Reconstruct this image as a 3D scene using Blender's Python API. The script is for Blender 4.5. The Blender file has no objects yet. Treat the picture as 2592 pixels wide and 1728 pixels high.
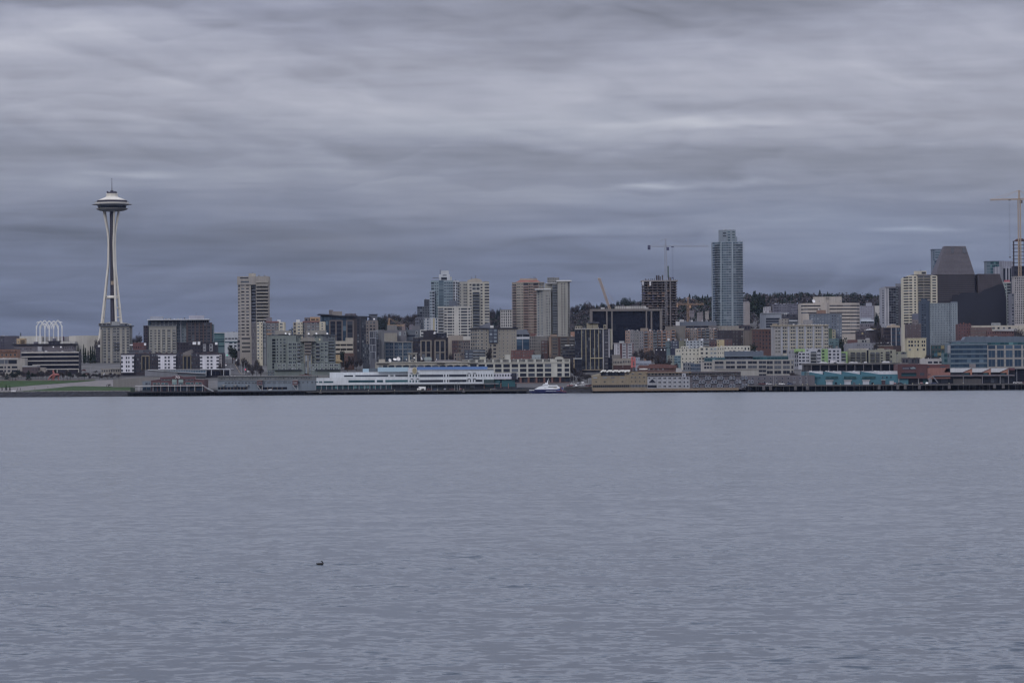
ZENITH = 3.8
WAVE = 1.0
HAZE = 0.000008
import bpy, math, random
from mathutils import Vector
RND = random.Random(11)
SC = bpy.context.scene
COL = SC.collection
rad = math.radians

# ------------------------------------------------------------------ survey frame
# the photographer stands on the far shore, 9 m above the water, looking almost level
# north-east with a long lens; the city front runs along y = 2800 m.
FPX, CX, CY, HZ = 9378.0, 1296.0, 864.0, 967.0
CAMZ = 8.65
TH = math.atan((HZ - CY) / FPX)
RO = rad(0.42)
cT, sT, cR, sR = math.cos(TH), math.sin(TH), math.cos(RO), math.sin(RO)
FW = Vector((0, cT, sT)); UP0 = Vector((0, -sT, cT)); RT0 = Vector((1, 0, 0))
RT = RT0 * cR - UP0 * sR
UP = RT0 * sR + UP0 * cR
ZN = {'A': (0, 780, 330/2250), 'B': (320, 680, 330/1568), 'C': (640, 760, 330/2070), 'D': (950, 670, 340/1568),
      'E': (1280, 670, 340/1568), 'F': (1600, 570, 340/1212), 'G': (1920, 720, 340/1904), 'H': (2220, 600, 372/1458),
      'N': (210, 440, 140/549), 'I': (2260, 900, 180/2352), 'J': (2420, 900, 172/2352), 'K': (330, 930, 200/2352),
      'L': (1030, 900, 200/2352), 'M': (1430, 900, 200/2352), 'P': (1620, 900, 200/2352), 'Q': (540, 860, 200/2240),
      'R': (0, 940, 240/2352), 'S': (1320, 940, 180/2352), 'T': (2480, 450, 112/702), 'O': (0, 0, 1.0), 'U': (1400, 650, 700/2352)}
def bearing(z, x, y):
    ox, oy, s = ZN[z]
    dx, dy = ox + x*s - CX, CY - (oy + y*s)
    return FW*FPX + RT*dx + UP*dy
def W(z, x, y, Y):
    """survey reading -> point at distance Y (metres, north-east)"""
    r = bearing(z, x, y); t = Y / r.y
    return Vector((r.x*t, Y, CAMZ + r.z*t))

def lerp_tab(tab, v):
    if v <= tab[0][0]: return tab[0][1]
    for (a, fa), (b, fb) in zip(tab, tab[1:]):
        if v <= b: return fa + (fb-fa)*(v-a)/(b-a)
    return tab[-1][1]
PROF = [(2832, 4.3), (2900, 7.5), (2950, 12.5), (3000, 17), (3100, 21), (3200, 25), (3300, 28), (3500, 34), (3900, 40), (4300, 44), (9000, 44)]
RIDGE = [(-900, 18), (-420, 22), (-270, 45), (-190, 78), (0, 82), (80, 90), (160, 99), (300, 108), (400, 108), (700, 104), (1500, 90)]
def ground(x, y):
    z = lerp_tab(PROF, y)
    t = min(1, max(0, (y-3950)/950)); t = t*t*(3-2*t)
    xr = x * 4900/max(y, 1)
    g = z + (lerp_tab(RIDGE, xr)-44)*t
    if y > 4950: g -= (y-4950)*0.03
    return max(g, 2)
def drape(z, x, y):
    r = bearing(z, x, y); Y = 2835.0
    while Y < 5200:
        t = Y/r.y
        if CAMZ + r.z*t <= ground(r.x*t, Y): break
        Y += 1.0
    t = Y/r.y
    return Vector((r.x*t, Y, ground(r.x*t, Y)))

# ------------------------------------------------------------------ materials
def lin(c):
    c /= 255.0
    return c/12.92 if c <= 0.04045 else ((c+0.055)/1.055)**2.4
HAZEC = (0.006, 0.007, 0.012)
SAT = 0.55
LIGHT = (0.56, 0.565, 0.59)
def alb(c, k=0.8):
    """photographed colour of a surface -> its base colour"""
    a = [max(0.004, (lin(v)-h)/L*k) for v, L, h in zip(c, LIGHT, HAZEC)]
    y = .3*a[0]+.5*a[1]+.2*a[2]
    k_ = SAT if a[0] > a[2] else 0.8
    return tuple(min(0.85, max(0.006, y+(v-y)*k_)) for v in a)
_mats = {}
def nodes(m):
    m.use_nodes = True
    nt = m.node_tree; nt.nodes.clear()
    return nt, nt.nodes, nt.links
def N(ns, t, **kw):
    n = ns.new(t)
    for k, v in kw.items():
        if k.startswith('i_'):
            key = k[2:]; key = int(key) if key.isdigit() else key.replace('_', ' ')
            n.inputs[key].default_value = v
        else: setattr(n, k, v)
    return n
def rgba(c): return (c[0], c[1], c[2], 1)
def wall(c, var=0.16, rough=0.85, spec=0.3, raw=False, joint=0.0):
    key = ('w', tuple(c), var, rough, raw, joint)
    if key in _mats: return _mats[key]
    a = c if raw else alb(c)
    m = bpy.data.materials.new('painted_wall_%d_%d_%d' % tuple(int(v*255) if raw else v for v in c)); _mats[key] = m
    nt, ns, lk = nodes(m)
    out = N(ns, 'ShaderNodeOutputMaterial'); p = N(ns, 'ShaderNodeBsdfPrincipled', i_Roughness=rough)
    p.inputs['Specular IOR Level'].default_value = spec
    tc = N(ns, 'ShaderNodeTexCoord'); mp = N(ns, 'ShaderNodeMapping'); mp.inputs['Scale'].default_value = (0.9, 0.9, 0.07)
    n1 = N(ns, 'ShaderNodeTexNoise', i_Scale=1.0, i_Detail=3.0)
    n2 = N(ns, 'ShaderNodeTexNoise', i_Scale=0.09, i_Detail=4.0, i_Roughness=0.6)
    lk.new(tc.outputs['Object'], mp.inputs[0]); lk.new(mp.outputs[0], n1.inputs[0]); lk.new(tc.outputs['Object'], n2.inputs[0])
    ad = N(ns, 'ShaderNodeMath', operation='ADD'); lk.new(n1.outputs[0], ad.inputs[0]); lk.new(n2.outputs[0], ad.inputs[1])
    mr = N(ns, 'ShaderNodeMapRange'); mr.inputs[1].default_value = 0.6; mr.inputs[2].default_value = 1.4
    mr.inputs[3].default_value = 1-var*1.3; mr.inputs[4].default_value = 1+var
    lk.new(ad.outputs[0], mr.inputs[0])
    mx = N(ns, 'ShaderNodeVectorMath', operation='SCALE'); mx.inputs[0].default_value = a
    lk.new(mr.outputs[0], mx.inputs['Scale']); last = mx.outputs[0]
    if joint:
        sx = N(ns, 'ShaderNodeSeparateXYZ'); lk.new(tc.outputs['Object'], sx.inputs[0])
        md = N(ns, 'ShaderNodeMath', operation='PINGPONG'); md.inputs[1].default_value = joint/2; lk.new(sx.outputs[2], md.inputs[0])
        gt = N(ns, 'ShaderNodeMath', operation='LESS_THAN'); gt.inputs[1].default_value = 0.12; lk.new(md.outputs[0], gt.inputs[0])
        m2 = N(ns, 'ShaderNodeMix', data_type='RGBA'); lk.new(gt.outputs[0], m2.inputs[0]); lk.new(last, m2.inputs[6])
        m2.inputs[7].default_value = rgba([v*0.6 for v in a]); last = m2.outputs[2]
    lk.new(last, p.inputs['Base Color']); lk.new(p.outputs[0], out.inputs[0])
    return m
def glass(kind='dark'):
    key = ('g', kind)
    if key in _mats: return _mats[key]
    pal = {'dark': ((.012, .014, .022), (.035, .04, .055), (.10, .11, .13), .55, .82),
           'black': ((.008, .009, .016), (.012, .013, .02), (.02, .022, .03), .6, .97),
           'mix': ((.018, .02, .03), (.045, .052, .065), (.15, .16, .175), .45, .78),
           'light': ((.05, .06, .075), (.16, .19, .22), (.26, .29, .32), .30, .72),
           'teal': ((.012, .04, .05), (.03, .085, .10), (.10, .19, .20), .5, .85),
           'blue': ((.018, .035, .06), (.045, .075, .115), (.11, .16, .21), .5, .85),
           'sky': ((.060, .085, .108), (.09, .12, .145), (.17, .21, .24), .5, .85)}[kind]
    m = bpy.data.materials.new('window_glass_' + kind); _mats[key] = m
    nt, ns, lk = nodes(m)
    out = N(ns, 'ShaderNodeOutputMaterial'); p = N(ns, 'ShaderNodeBsdfPrincipled', i_Roughness=0.12)
    p.inputs['Specular IOR Level'].default_value = .2 if kind == 'black' else .4
    oi = N(ns, 'ShaderNodeObjectInfo'); ge = N(ns, 'ShaderNodeNewGeometry')
    ad = N(ns, 'ShaderNodeMath', operation='ADD'); lk.new(oi.outputs['Random'], ad.inputs[0]); lk.new(ge.outputs['Random Per Island'], ad.inputs[1])
    fr = N(ns, 'ShaderNodeMath', operation='FRACT'); lk.new(ad.outputs[0], fr.inputs[0])
    cr = N(ns, 'ShaderNodeValToRGB'); e = cr.color_ramp.elements
    e[0].color = rgba(pal[0]); e[0].position = 0.0
    e[1].color = rgba(pal[2]); e[1].position = 1.0
    q = cr.color_ramp.elements.new(pal[3]); q.color = rgba([v*1.2 for v in pal[0]])
    q = cr.color_ramp.elements.new(pal[4]); q.color = rgba(pal[1])
    lk.new(fr.outputs[0], cr.inputs[0]); lk.new(cr.outputs[0], p.inputs['Base Color']); lk.new(p.outputs[0], out.inputs[0])
    return m
def plain(name, c, rough=0.6, metal=0.0, emit=None, raw=False, var=0.12, scale=2.0):
    key = ('p', name)
    if key in _mats: return _mats[key]
    a = c if raw else alb(c)
    m = bpy.data.materials.new(name); _mats[key] = m
    nt, ns, lk = nodes(m)
    out = N(ns, 'ShaderNodeOutputMaterial'); p = N(ns, 'ShaderNodeBsdfPrincipled', i_Roughness=rough, i_Metallic=metal)
    if rough > .75: p.inputs['Specular IOR Level'].default_value = .12
    tc = N(ns, 'ShaderNodeTexCoord'); n1 = N(ns, 'ShaderNodeTexNoise', i_Scale=scale, i_Detail=4.0)
    lk.new(tc.outputs['Object'], n1.inputs[0])
    mr = N(ns, 'ShaderNodeMapRange'); mr.inputs[1].default_value = 0.3; mr.inputs[2].default_value = 0.7
    mr.inputs[3].default_value = 1-var; mr.inputs[4].default_value = 1+var
    lk.new(n1.outputs[0], mr.inputs[0])
    mx = N(ns, 'ShaderNodeVectorMath', operation='SCALE'); mx.inputs[0].default_value = a
    lk.new(mr.outputs[0], mx.inputs['Scale']); lk.new(mx.outputs[0], p.inputs['Base Color'])
    if emit:
        p.inputs['Emission Color'].default_value = rgba(emit[0]); p.inputs['Emission Strength'].default_value = emit[1]
    lk.new(p.outputs[0], out.inputs[0])
    return m
def leafy(name, c1, c2):
    key = ('l', name)
    if key in _mats: return _mats[key]
    m = bpy.data.materials.new(name); _mats[key] = m
    nt, ns, lk = nodes(m)
    out = N(ns, 'ShaderNodeOutputMaterial'); p = N(ns, 'ShaderNodeBsdfPrincipled', i_Roughness=0.9)
    p.inputs['Specular IOR Level'].default_value = 0.15
    ge = N(ns, 'ShaderNodeNewGeometry'); oi = N(ns, 'ShaderNodeObjectInfo')
    ad = N(ns, 'ShaderNodeMath', operation='MULTIPLY_ADD'); ad.inputs[1].default_value = 0.6; lk.new(ge.outputs['Random Per Island'], ad.inputs[0])
    h = N(ns, 'ShaderNodeMath', operation='MULTIPLY'); h.inputs[1].default_value = 0.4; lk.new(oi.outputs['Random'], h.inputs[0]); lk.new(h.outputs[0], ad.inputs[2])
    mx = N(ns, 'ShaderNodeMix', data_type='RGBA'); mx.inputs[6].default_value = rgba(c1); mx.inputs[7].default_value = rgba(c2)
    lk.new(ad.outputs[0], mx.inputs[0]); lk.new(mx.outputs[2], p.inputs['Base Color']); lk.new(p.outputs[0], out.inputs[0])
    return m

# ------------------------------------------------------------------ mesh building
def asv(p): return p if isinstance(p, Vector) else Vector(p)
class MB:
    def __init__(s): s.v = []; s.f = []; s.m = []
    def add(s, vs, fs, mi=0):
        o = len(s.v); s.v += [tuple(v) for v in vs]; s.f += [tuple(i+o for i in f) for f in fs]; s.m += [mi]*len(fs)
    def box(s, x0, x1, y0, y1, z0, z1, mi=0):
        s.add([(x0,y0,z0),(x1,y0,z0),(x1,y1,z0),(x0,y1,z0),(x0,y0,z1),(x1,y0,z1),(x1,y1,z1),(x0,y1,z1)],
              [(0,3,2,1),(4,5,6,7),(0,1,5,4),(1,2,6,5),(2,3,7,6),(3,0,4,7)], mi)
    def prism(s, pts, z0, z1, mi=0, caps=True):
        n = len(pts)
        zt = z1 if isinstance(z1, (list, tuple)) else [z1]*n
        vs = [(p[0], p[1], z0) for p in pts] + [(p[0], p[1], zt[i]) for i, p in enumerate(pts)]
        fs = [(i, (i+1) % n, n+(i+1) % n, n+i) for i in range(n)]
        if caps: fs += [tuple(range(n-1, -1, -1)), tuple(range(n, 2*n))]
        s.add(vs, fs, mi)
    def extrude_y(s, prof, y0, y1, mi=0):
        """profile in (x,z) counter-clockwise seen from -y, thickness y0..y1"""
        n = len(prof)
        vs = [(p[0], y0, p[1]) for p in prof] + [(p[0], y1, p[1]) for p in prof]
        fs = [tuple(range(n)), tuple(range(2*n-1, n-1, -1))] + [(i, n+i, n+(i+1) % n, (i+1) % n) for i in range(n)]
        s.add(vs, fs, mi)
    def bar(s, a, b, r, mi=0, n=4, r2=None):
        a, b = asv(a), asv(b); d = (b-a)
        if d.length < 1e-6: return
        d.normalize(); u = d.orthogonal().normalized(); w = d.cross(u); r2 = r if r2 is None else r2
        vs = []
        for c, rr in ((a, r), (b, r2)):
            for k in range(n):
                t = 2*math.pi*(k+.5)/n; vs.append(c+(u*math.cos(t)+w*math.sin(t))*rr)
        fs = [(k, (k+1) % n, n+(k+1) % n, n+k) for k in range(n)] + [tuple(range(n-1, -1, -1)), tuple(range(n, 2*n))]
        s.add(vs, fs, mi)
    def lathe(s, prof, n=24, mi=0, c=(0, 0)):
        vs = []; fs = []
        for r, z in prof:
            for k in range(n):
                t = 2*math.pi*k/n; vs.append((c[0]+r*math.cos(t), c[1]+r*math.sin(t), z))
        for j in range(len(prof)-1):
            for k in range(n):
                a = j*n+k; b = j*n+(k+1) % n; fs.append((a, b, b+n, a+n))
        fs += [tuple(range(n-1, -1, -1)), tuple(range((len(prof)-1)*n, len(prof)*n))]
        s.add(vs, fs, mi)
    def mesh(s, name, mats, off=(0, 0, 0), smooth=False):
        me = bpy.data.meshes.new(name)
        ox, oy, oz = off
        me.from_pydata([(v[0]-ox, v[1]-oy, v[2]-oz) for v in s.v], [], s.f)
        for m in (mats if isinstance(mats, (list, tuple)) else [mats]): me.materials.append(m)
        if any(s.m): me.polygons.foreach_set('material_index', s.m)
        if smooth: me.polygons.foreach_set('use_smooth', [True]*len(s.f))
        me.update(); return me
    def build(s, name, mats, parent=None, off=(0, 0, 0), smooth=False):
        me = s.mesh(name, mats, off, smooth)
        o = bpy.data.objects.new(name, me); COL.objects.link(o)
        if parent is not None: o.parent = parent
        return o
def tag(o, label=None, cat=None, group=None, kind=None):
    if label: o['label'] = label
    if cat: o['category'] = cat
    if group: o['group'] = group
    if kind: o['kind'] = kind
    return o
def empty(name, loc, rz=0, label=None, cat=None, group=None):
    o = bpy.data.objects.new(name, None); COL.objects.link(o); o.empty_display_size = 1
    o.location = loc; o.rotation_euler = (0, 0, rz)
    return tag(o, label, cat, group)
def child(name, me, parent, loc=(0, 0, 0), rz=0, scale=None):
    o = bpy.data.objects.new(name, me); COL.objects.link(o); o.parent = parent; o.location = loc; o.rotation_euler = (0, 0, rz)
    if scale: o.scale = scale
    return o
def copy_tree(o, parent=None):
    c = o.copy(); COL.objects.link(c)
    if parent is not None: c.parent = parent
    for ch in list(o.children): copy_tree(ch, c)
    return c

# ------------------------------------------------------------------ camera
cam = bpy.data.cameras.new('camera'); cam.sensor_width = 36; cam.lens = 36*FPX/2592
cam.clip_start = 1; cam.clip_end = 30000
co = bpy.data.objects.new('camera', cam); COL.objects.link(co)
from mathutils import Matrix
co.matrix_world = Matrix(((RT.x, UP.x, -FW.x, 0), (RT.y, UP.y, -FW.y, 0), (RT.z, UP.z, -FW.z, CAMZ), (0, 0, 0, 1)))
SC.camera = co

# ------------------------------------------------------------------ daylight
SUN_EL, SUN_AZ = rad(32), rad(205)
sun = bpy.data.lights.new('sun', 'SUN'); sun.energy = 1.0; sun.angle = rad(20); sun.color = (1.0, 0.97, 0.94)
so = bpy.data.objects.new('sun', sun); COL.objects.link(so)
sd = Vector((math.sin(SUN_AZ)*math.cos(SUN_EL), math.cos(SUN_AZ)*math.cos(SUN_EL), math.sin(SUN_EL)))
so.rotation_euler = sd.to_track_quat('Z', 'Y').to_euler(); so.location = (0, -50, 300)
w = bpy.data.worlds.new('World'); SC.world = w; w.use_nodes = True
nt = w.node_tree; ns = nt.nodes; lk = nt.links; ns.clear()
out = N(ns, 'ShaderNodeOutputWorld'); bg = N(ns, 'ShaderNodeBackground'); bg.inputs[1].default_value = 0.1
sky = N(ns, 'ShaderNodeTexSky'); sky.sky_type = 'NISHITA'; sky.sun_disc = False; sky.sun_elevation = SUN_EL; sky.sun_rotation = SUN_AZ
tc = N(ns, 'ShaderNodeTexCoord'); sx = N(ns, 'ShaderNodeSeparateXYZ'); lk.new(tc.outputs['Generated'], sx.inputs[0])
def MT(op, a, b=None, c=None, clamp=False):
    n = N(ns, 'ShaderNodeMath', operation=op); n.use_clamp = clamp
    for i, v in enumerate((a, b, c)):
        if v is None: continue
        if isinstance(v, (int, float)): n.inputs[i].default_value = v
        else: lk.new(v, n.inputs[i])
    return n.outputs[0]
az = MT('ARCTAN2', sx.outputs[0], sx.outputs[1]); el = MT('ARCSINE', sx.outputs[2])
def VEC(sxx, sy, ox=0.0, tilt=0.0):
    cb = N(ns, 'ShaderNodeCombineXYZ'); lk.new(MT('MULTIPLY', az, sxx), cb.inputs[0])
    e2 = MT('ADD', el, MT('MULTIPLY', az, tilt)) if tilt else el
    lk.new(MT('MULTIPLY', e2, sy), cb.inputs[1]); cb.inputs[2].default_value = ox; return cb.outputs[0]
def NOI(vec, detail=4, rough=.5, dist=0.0):
    n = N(ns, 'ShaderNodeTexNoise', i_Scale=1.0, i_Detail=float(detail), i_Roughness=rough, i_Distortion=dist); lk.new(vec, n.inputs[0]); return n.outputs[0]
def CEN(n, k): return MT('MULTIPLY', MT('SUBTRACT', n, 0.5), k)
def BLOB(a0, e0, sa, se, amp, tilt=0.0):
    """a soft-edged patch of brighter or darker cloud at a bearing"""
    da = MT('DIVIDE', MT('SUBTRACT', az, a0), sa)
    ee = MT('SUBTRACT', MT('ADD', el, warp_s), e0)
    if tilt: ee = MT('SUBTRACT', ee, MT('MULTIPLY', MT('SUBTRACT', az, a0), tilt))
    de = MT('DIVIDE', ee, se)
    r2 = MT('ADD', MT('MULTIPLY', da, da), MT('MULTIPLY', de, de))
    return MT('MULTIPLY', MT('EXPONENT', MT('MULTIPLY', r2, -1.0)), amp)
warp = CEN(NOI(VEC(9, 34, 3.1, 0.05), 3, .5, 0.6), 0.030)
warp_s = CEN(NOI(VEC(30, 120, 8.3), 3, .5, .8), 0.007)
elw = MT('ADD', MT('ADD', el, warp), warp_s)
ramp = N(ns, 'ShaderNodeValToRGB'); ramp.color_ramp.interpolation = 'B_SPLINE'
lk.new(MT('DIVIDE', elw, 0.13), ramp.inputs[0])
def skyc(r, g, b, k=1.0): return (lin(r)*k, lin(g)*k, lin(b)*k, 1)
ST = [(0.0, (98, 107, 132)), (0.13, (97, 107, 134)), (0.24, (106, 115, 140)), (0.34, (117, 124, 146)), (0.43, (136, 140, 157)),
      (0.50, (140, 144, 161)), (0.56, (160, 162, 177)), (0.68, (158, 160, 176)), (0.80, (146, 149, 168)), (0.92, (138, 142, 163)), (1.0, (144, 148, 167))]
els = ramp.color_ramp.elements
els[0].position = ST[0][0]; els[0].color = skyc(*ST[0][1]); els[1].position = ST[-1][0]; els[1].color = skyc(*ST[-1][1])
for p_, c_ in ST[1:-1]:
    q = els.new(p_); q.color = skyc(*c_)
# thin strata low down, billows and folds higher up
str1 = NOI(VEC(17, 190, 1.7, 0.012), 4, .48, 0.9)
str2 = NOI(VEC(26, 480, 5.2, -0.01), 2, .5, 0.3)
bil = NOI(VEC(52, 170, 9.4, 0.08), 4, .45, 0.9)
fold = NOI(VEC(16, 60, 2.2, 0.14), 3, .4, 2.6)
hi = MT('MULTIPLY', MT('SUBTRACT', el, 0.045), 25.0, clamp=True)
lo = MT('SUBTRACT', 1.0, hi)
mod = MT('ADD', MT('MULTIPLY', CEN(str1, 0.66), MT('MULTIPLY_ADD', lo, .7, .3)), CEN(str2, 0.2))
mod = MT('ADD', mod, MT('MULTIPLY', CEN(bil, 0.28), MT('MULTIPLY_ADD', hi, .8, .2)))
mod = MT('ADD', mod, MT('MULTIPLY', CEN(fold, 0.32), MT('MULTIPLY_ADD', hi, .7, .3)))
# crisp lower edges of thin cloud sheets: folds of one smooth field
def SHEET(v, k):
    f = MT('FRACT', MT('MULTIPLY', v, k)); up = MT('DIVIDE', MT('SUBTRACT', 1.0, f), 0.16, clamp=True)
    return MT('SUBTRACT', MT('MULTIPLY', f, up), 0.42)
ph1 = MT('ADD', MT('ADD', MT('MULTIPLY', el, 58.0), MT('MULTIPLY', az, 5.0)), MT('MULTIPLY', NOI(VEC(9, 20, 11.3), 3, .5, .4), 4.2))
ph2 = MT('ADD', MT('ADD', MT('MULTIPLY', el, 118.0), MT('MULTIPLY', az, -5.0)), MT('MULTIPLY', NOI(VEC(13, 34, 14.9), 3, .5, .4), 5.0))
gate = NOI(VEC(8, 30, 19.0), 2, .5)
sh1 = SHEET(ph1, 1.0); sh2 = MT('MULTIPLY', SHEET(ph2, 1.0), MT('MULTIPLY', MT('SUBTRACT', gate, .35), 3.2, clamp=True))
mod = MT('ADD', mod, MT('MULTIPLY', sh1, MT('MULTIPLY_ADD', hi, .09, .07))); mod = MT('ADD', mod, MT('MULTIPLY', sh2, MT('MULTIPLY_ADD', lo, .04, .14)))
def AE(px, py):
    r = bearing('O', px, py); return math.atan2(r.x, r.y), math.atan2(r.z, r.y)
for px, py, wx, wy, amp, tl in [(60, 95, 420, 50, .42, .06), (330, 215, 700, 60, .10, 0), (1250, 318, 620, 50, .30, -.02), (1800, 312, 260, 12, .38, .04), (1640, 474, 75, 9, .62, .0),
        (1850, 466, 160, 8, .22, 0), (2310, 580, 120, 6, .4, 0), (360, 450, 110, 12, .3, 0), (200, 455, 360, 45, .22, 0), (900, 440, 500, 60, .12, 0), (1500, 500, 700, 30, .12, 0), (1850, 560, 500, 30, .16, 0), (420, 500, 500, 30, -.06, 0), (1150, 250, 500, 40, .10, .03), (650, 160, 260, 18, .12, .05), (1700, 240, 500, 22, .08, .02), (1700, 405, 800, 26, -.14, .01), (900, 405, 500, 18, -.10, 0),
        (350, 590, 600, 40, -.20, 0), (1000, 640, 700, 60, -.10, 0), (1500, 590, 300, 14, .16, .03), (2200, 620, 600, 60, .30, 0), (2250, 500, 500, 20, .12, 0),
        (1700, 15, 900, 45, -.22, .05), (1300, 130, 500, 40, -.12, .12), (2400, 110, 400, 90, .12, .05), (100, 10, 300, 26, -.25, .02), (2330, 730, 500, 30, -.14, 0), (1300, 820, 1800, 26, .10, 0), (1560, 770, 260, 12, .18, 0),
        (700, 380, 900, 12, -.08, .0), (1750, 180, 700, 40, .10, .04)]:
    a0, e0 = AE(px, py)
    mod = MT('ADD', mod, BLOB(a0, e0, wx/FPX, wy/FPX, amp, tl))
fac = MT('MAXIMUM', MT('ADD', 1.0, mod), 0.3)
above = MT('POWER', MT('MULTIPLY', MT('SUBTRACT', el, 0.11), 1.0, clamp=True), 0.6)
fac = MT('MULTIPLY', fac, MT('MULTIPLY_ADD', above, ZENITH, 1.0))
sc_ = N(ns, 'ShaderNodeVectorMath', operation='SCALE'); lk.new(ramp.outputs[0], sc_.inputs[0]); lk.new(MT('MULTIPLY', fac, 10.0), sc_.inputs['Scale'])
# brighter folds are less blue
warm = N(ns, 'ShaderNodeMix', data_type='RGBA', blend_type='MULTIPLY'); lk.new(MT('MULTIPLY', MT('SUBTRACT', fac, 1.05), 1.6, clamp=True), warm.inputs[0])
lk.new(sc_.outputs[0], warm.inputs[6]); warm.inputs[7].default_value = (1.05, 1.03, .93, 1)
mxs = N(ns, 'ShaderNodeMix', data_type='RGBA'); mxs.inputs[0].default_value = 0.96
lk.new(sky.outputs[0], mxs.inputs[6]); lk.new(warm.outputs[2], mxs.inputs[7])
lk.new(mxs.outputs[2], bg.inputs[0]); lk.new(bg.outputs[0], out.inputs[0])

w.cycles.sampling_method = 'MANUAL'; w.cycles.sample_map_resolution = 256
vs = SC.view_settings; vs.view_transform = 'Standard'; vs.look = 'None'; vs.exposure = 0; vs.gamma = 1
SC.render.engine = 'CYCLES'
cy = SC.cycles; cy.use_denoising = True; cy.max_bounces = 5; cy.diffuse_bounces = 2; cy.glossy_bounces = 3; cy.volume_bounces = 0
cy.use_adaptive_sampling = True; cy.adaptive_threshold = 0.012; cy.adaptive_min_samples = 16; cy.sample_clamp_indirect = 3; cy.pixel_filter_type = 'BLACKMAN_HARRIS'; cy.filter_width = 1.35

# ------------------------------------------------------------------ water
def water():
    nr = 1; mb = MB()
    mb.add([(-2500, -60, 0), (2500, -60, 0), (2500, 2990, 0), (-2500, 2990, 0)], [(0, 1, 2, 3)])
    m = bpy.data.materials.new('bay_water'); nt, ns, lk = nodes(m)
    out = N(ns, 'ShaderNodeOutputMaterial'); p = N(ns, 'ShaderNodeBsdfPrincipled', i_Roughness=0.2, i_IOR=1.33)
    p.inputs['Base Color'].default_value = (0.032, 0.047, 0.070, 1)
    ge = N(ns, 'ShaderNodeNewGeometry')
    def noi(sx, sy, det, rough=.55, dist=0.0, z=0.0, rot=0.0):
        mp = N(ns, 'ShaderNodeMapping'); mp.inputs['Scale'].default_value = (sx, sy, 1); mp.inputs['Location'].default_value = (0, 0, z); mp.inputs['Rotation'].default_value = (0, 0, rot)
        lk.new(ge.outputs['Position'], mp.inputs[0])
        n = N(ns, 'ShaderNodeTexNoise', i_Scale=1.0, i_Detail=float(det), i_Roughness=rough, i_Distortion=dist); lk.new(mp.outputs[0], n.inputs[0]); return n.outputs[0]
    def mt(op, a, b, c=None, clamp=False):
        n = N(ns, 'ShaderNodeMath', operation=op); n.use_clamp = clamp
        for i, v in enumerate((a, b, c)):
            if v is None: continue
            if isinstance(v, (int, float)): n.inputs[i].default_value = v
            else: lk.new(v, n.inputs[i])
        return n.outputs[0]
    def slope(sx, sy, det, rough, dist, z, rot=0.0):
        mp = N(ns, 'ShaderNodeMapping'); mp.inputs['Scale'].default_value = (sx, sy, 1); mp.inputs['Location'].default_value = (0, 0, z); mp.inputs['Rotation'].default_value = (0, 0, rot)
        lk.new(ge.outputs['Position'], mp.inputs[0])
        n = N(ns, 'ShaderNodeTexNoise', i_Scale=1.0, i_Detail=float(det), i_Roughness=rough, i_Distortion=dist); lk.new(mp.outputs[0], n.inputs[0])
        sb = N(ns, 'ShaderNodeVectorMath', operation='SUBTRACT'); sb.inputs[1].default_value = (.5, .5, .5); lk.new(n.outputs[1], sb.inputs[0]); return sb.outputs[0]
    def vs(op, a, b=None, sc=None):
        n = N(ns, 'ShaderNodeVectorMath', operation=op); lk.new(a, n.inputs[0])
        if b is not None: lk.new(b, n.inputs[1])
        if sc is not None:
            if isinstance(sc, (int, float)): n.inputs['Scale'].default_value = sc
            else: lk.new(sc, n.inputs['Scale'])
        return n.outputs[0]
    # surface slope of ripples, wavelets and swell (crests run across the bay), stronger in wind patches
    pat = noi(0.0009, 0.0055, 4, .6, 0.4, 9.0); pat2 = noi(0.02, 0.05, 3, .6, 0.4, 2.0)
    ps = mt('MULTIPLY_ADD', mt('ADD', mt('MULTIPLY', mt('SUBTRACT', pat, .5), 1.7), mt('MULTIPLY', mt('SUBTRACT', pat2, .5), .35)), 3.4, 1.0)
    ps = mt('MAXIMUM', ps, 0.25)
    rip = slope(1.35, 1.2, 2, .55, 0.3, 1.0, 0.1); wav = slope(0.42, 0.5, 3, .55, 0.4, 4.0, -0.12); wv2 = slope(0.11, 0.19, 2, .55, 0.4, 6.0, 0.1); swl = slope(0.03, 0.07, 2, .5, 0.2, 7.0, 0.1)
    sl = vs('ADD', vs('SCALE', rip, sc=0.85*WAVE), vs('SCALE', wav, sc=0.70*WAVE)); sl = vs('ADD', sl, vs('SCALE', wv2, sc=0.24*WAVE)); sl = vs('SCALE', sl, sc=ps); sl = vs('ADD', sl, vs('SCALE', swl, sc=0.10*WAVE))
    # scattered steep little wave faces
    stp = noi(0.8, 0.9, 3, .6, 0.5, 21.0, 0.1); msk = mt('MULTIPLY', mt('SUBTRACT', stp, 0.64), 14.0, clamp=True)
    cbv = N(ns, 'ShaderNodeCombineXYZ'); lk.new(mt('MULTIPLY', msk, -0.55), cbv.inputs[1]); sl = vs('ADD', sl, cbv.outputs[0])
    stb = noi(0.8, 0.85, 3, .6, 0.5, 33.0, -0.1); mskb = mt('MULTIPLY', mt('SUBTRACT', stb, 0.57), 9.0, clamp=True)
    cbb = N(ns, 'ShaderNodeCombineXYZ'); lk.new(mt('MULTIPLY', mskb, -0.14), cbb.inputs[1]); sl = vs('ADD', sl, cbb.outputs[0])
    ml = N(ns, 'ShaderNodeVectorMath', operation='MULTIPLY'); ml.inputs[1].default_value = (.8, 1, 0); lk.new(sl, ml.inputs[0])
    ad = N(ns, 'ShaderNodeVectorMath', operation='ADD'); ad.inputs[1].default_value = (0, 0, 1); lk.new(ml.outputs[0], ad.inputs[0])
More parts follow.
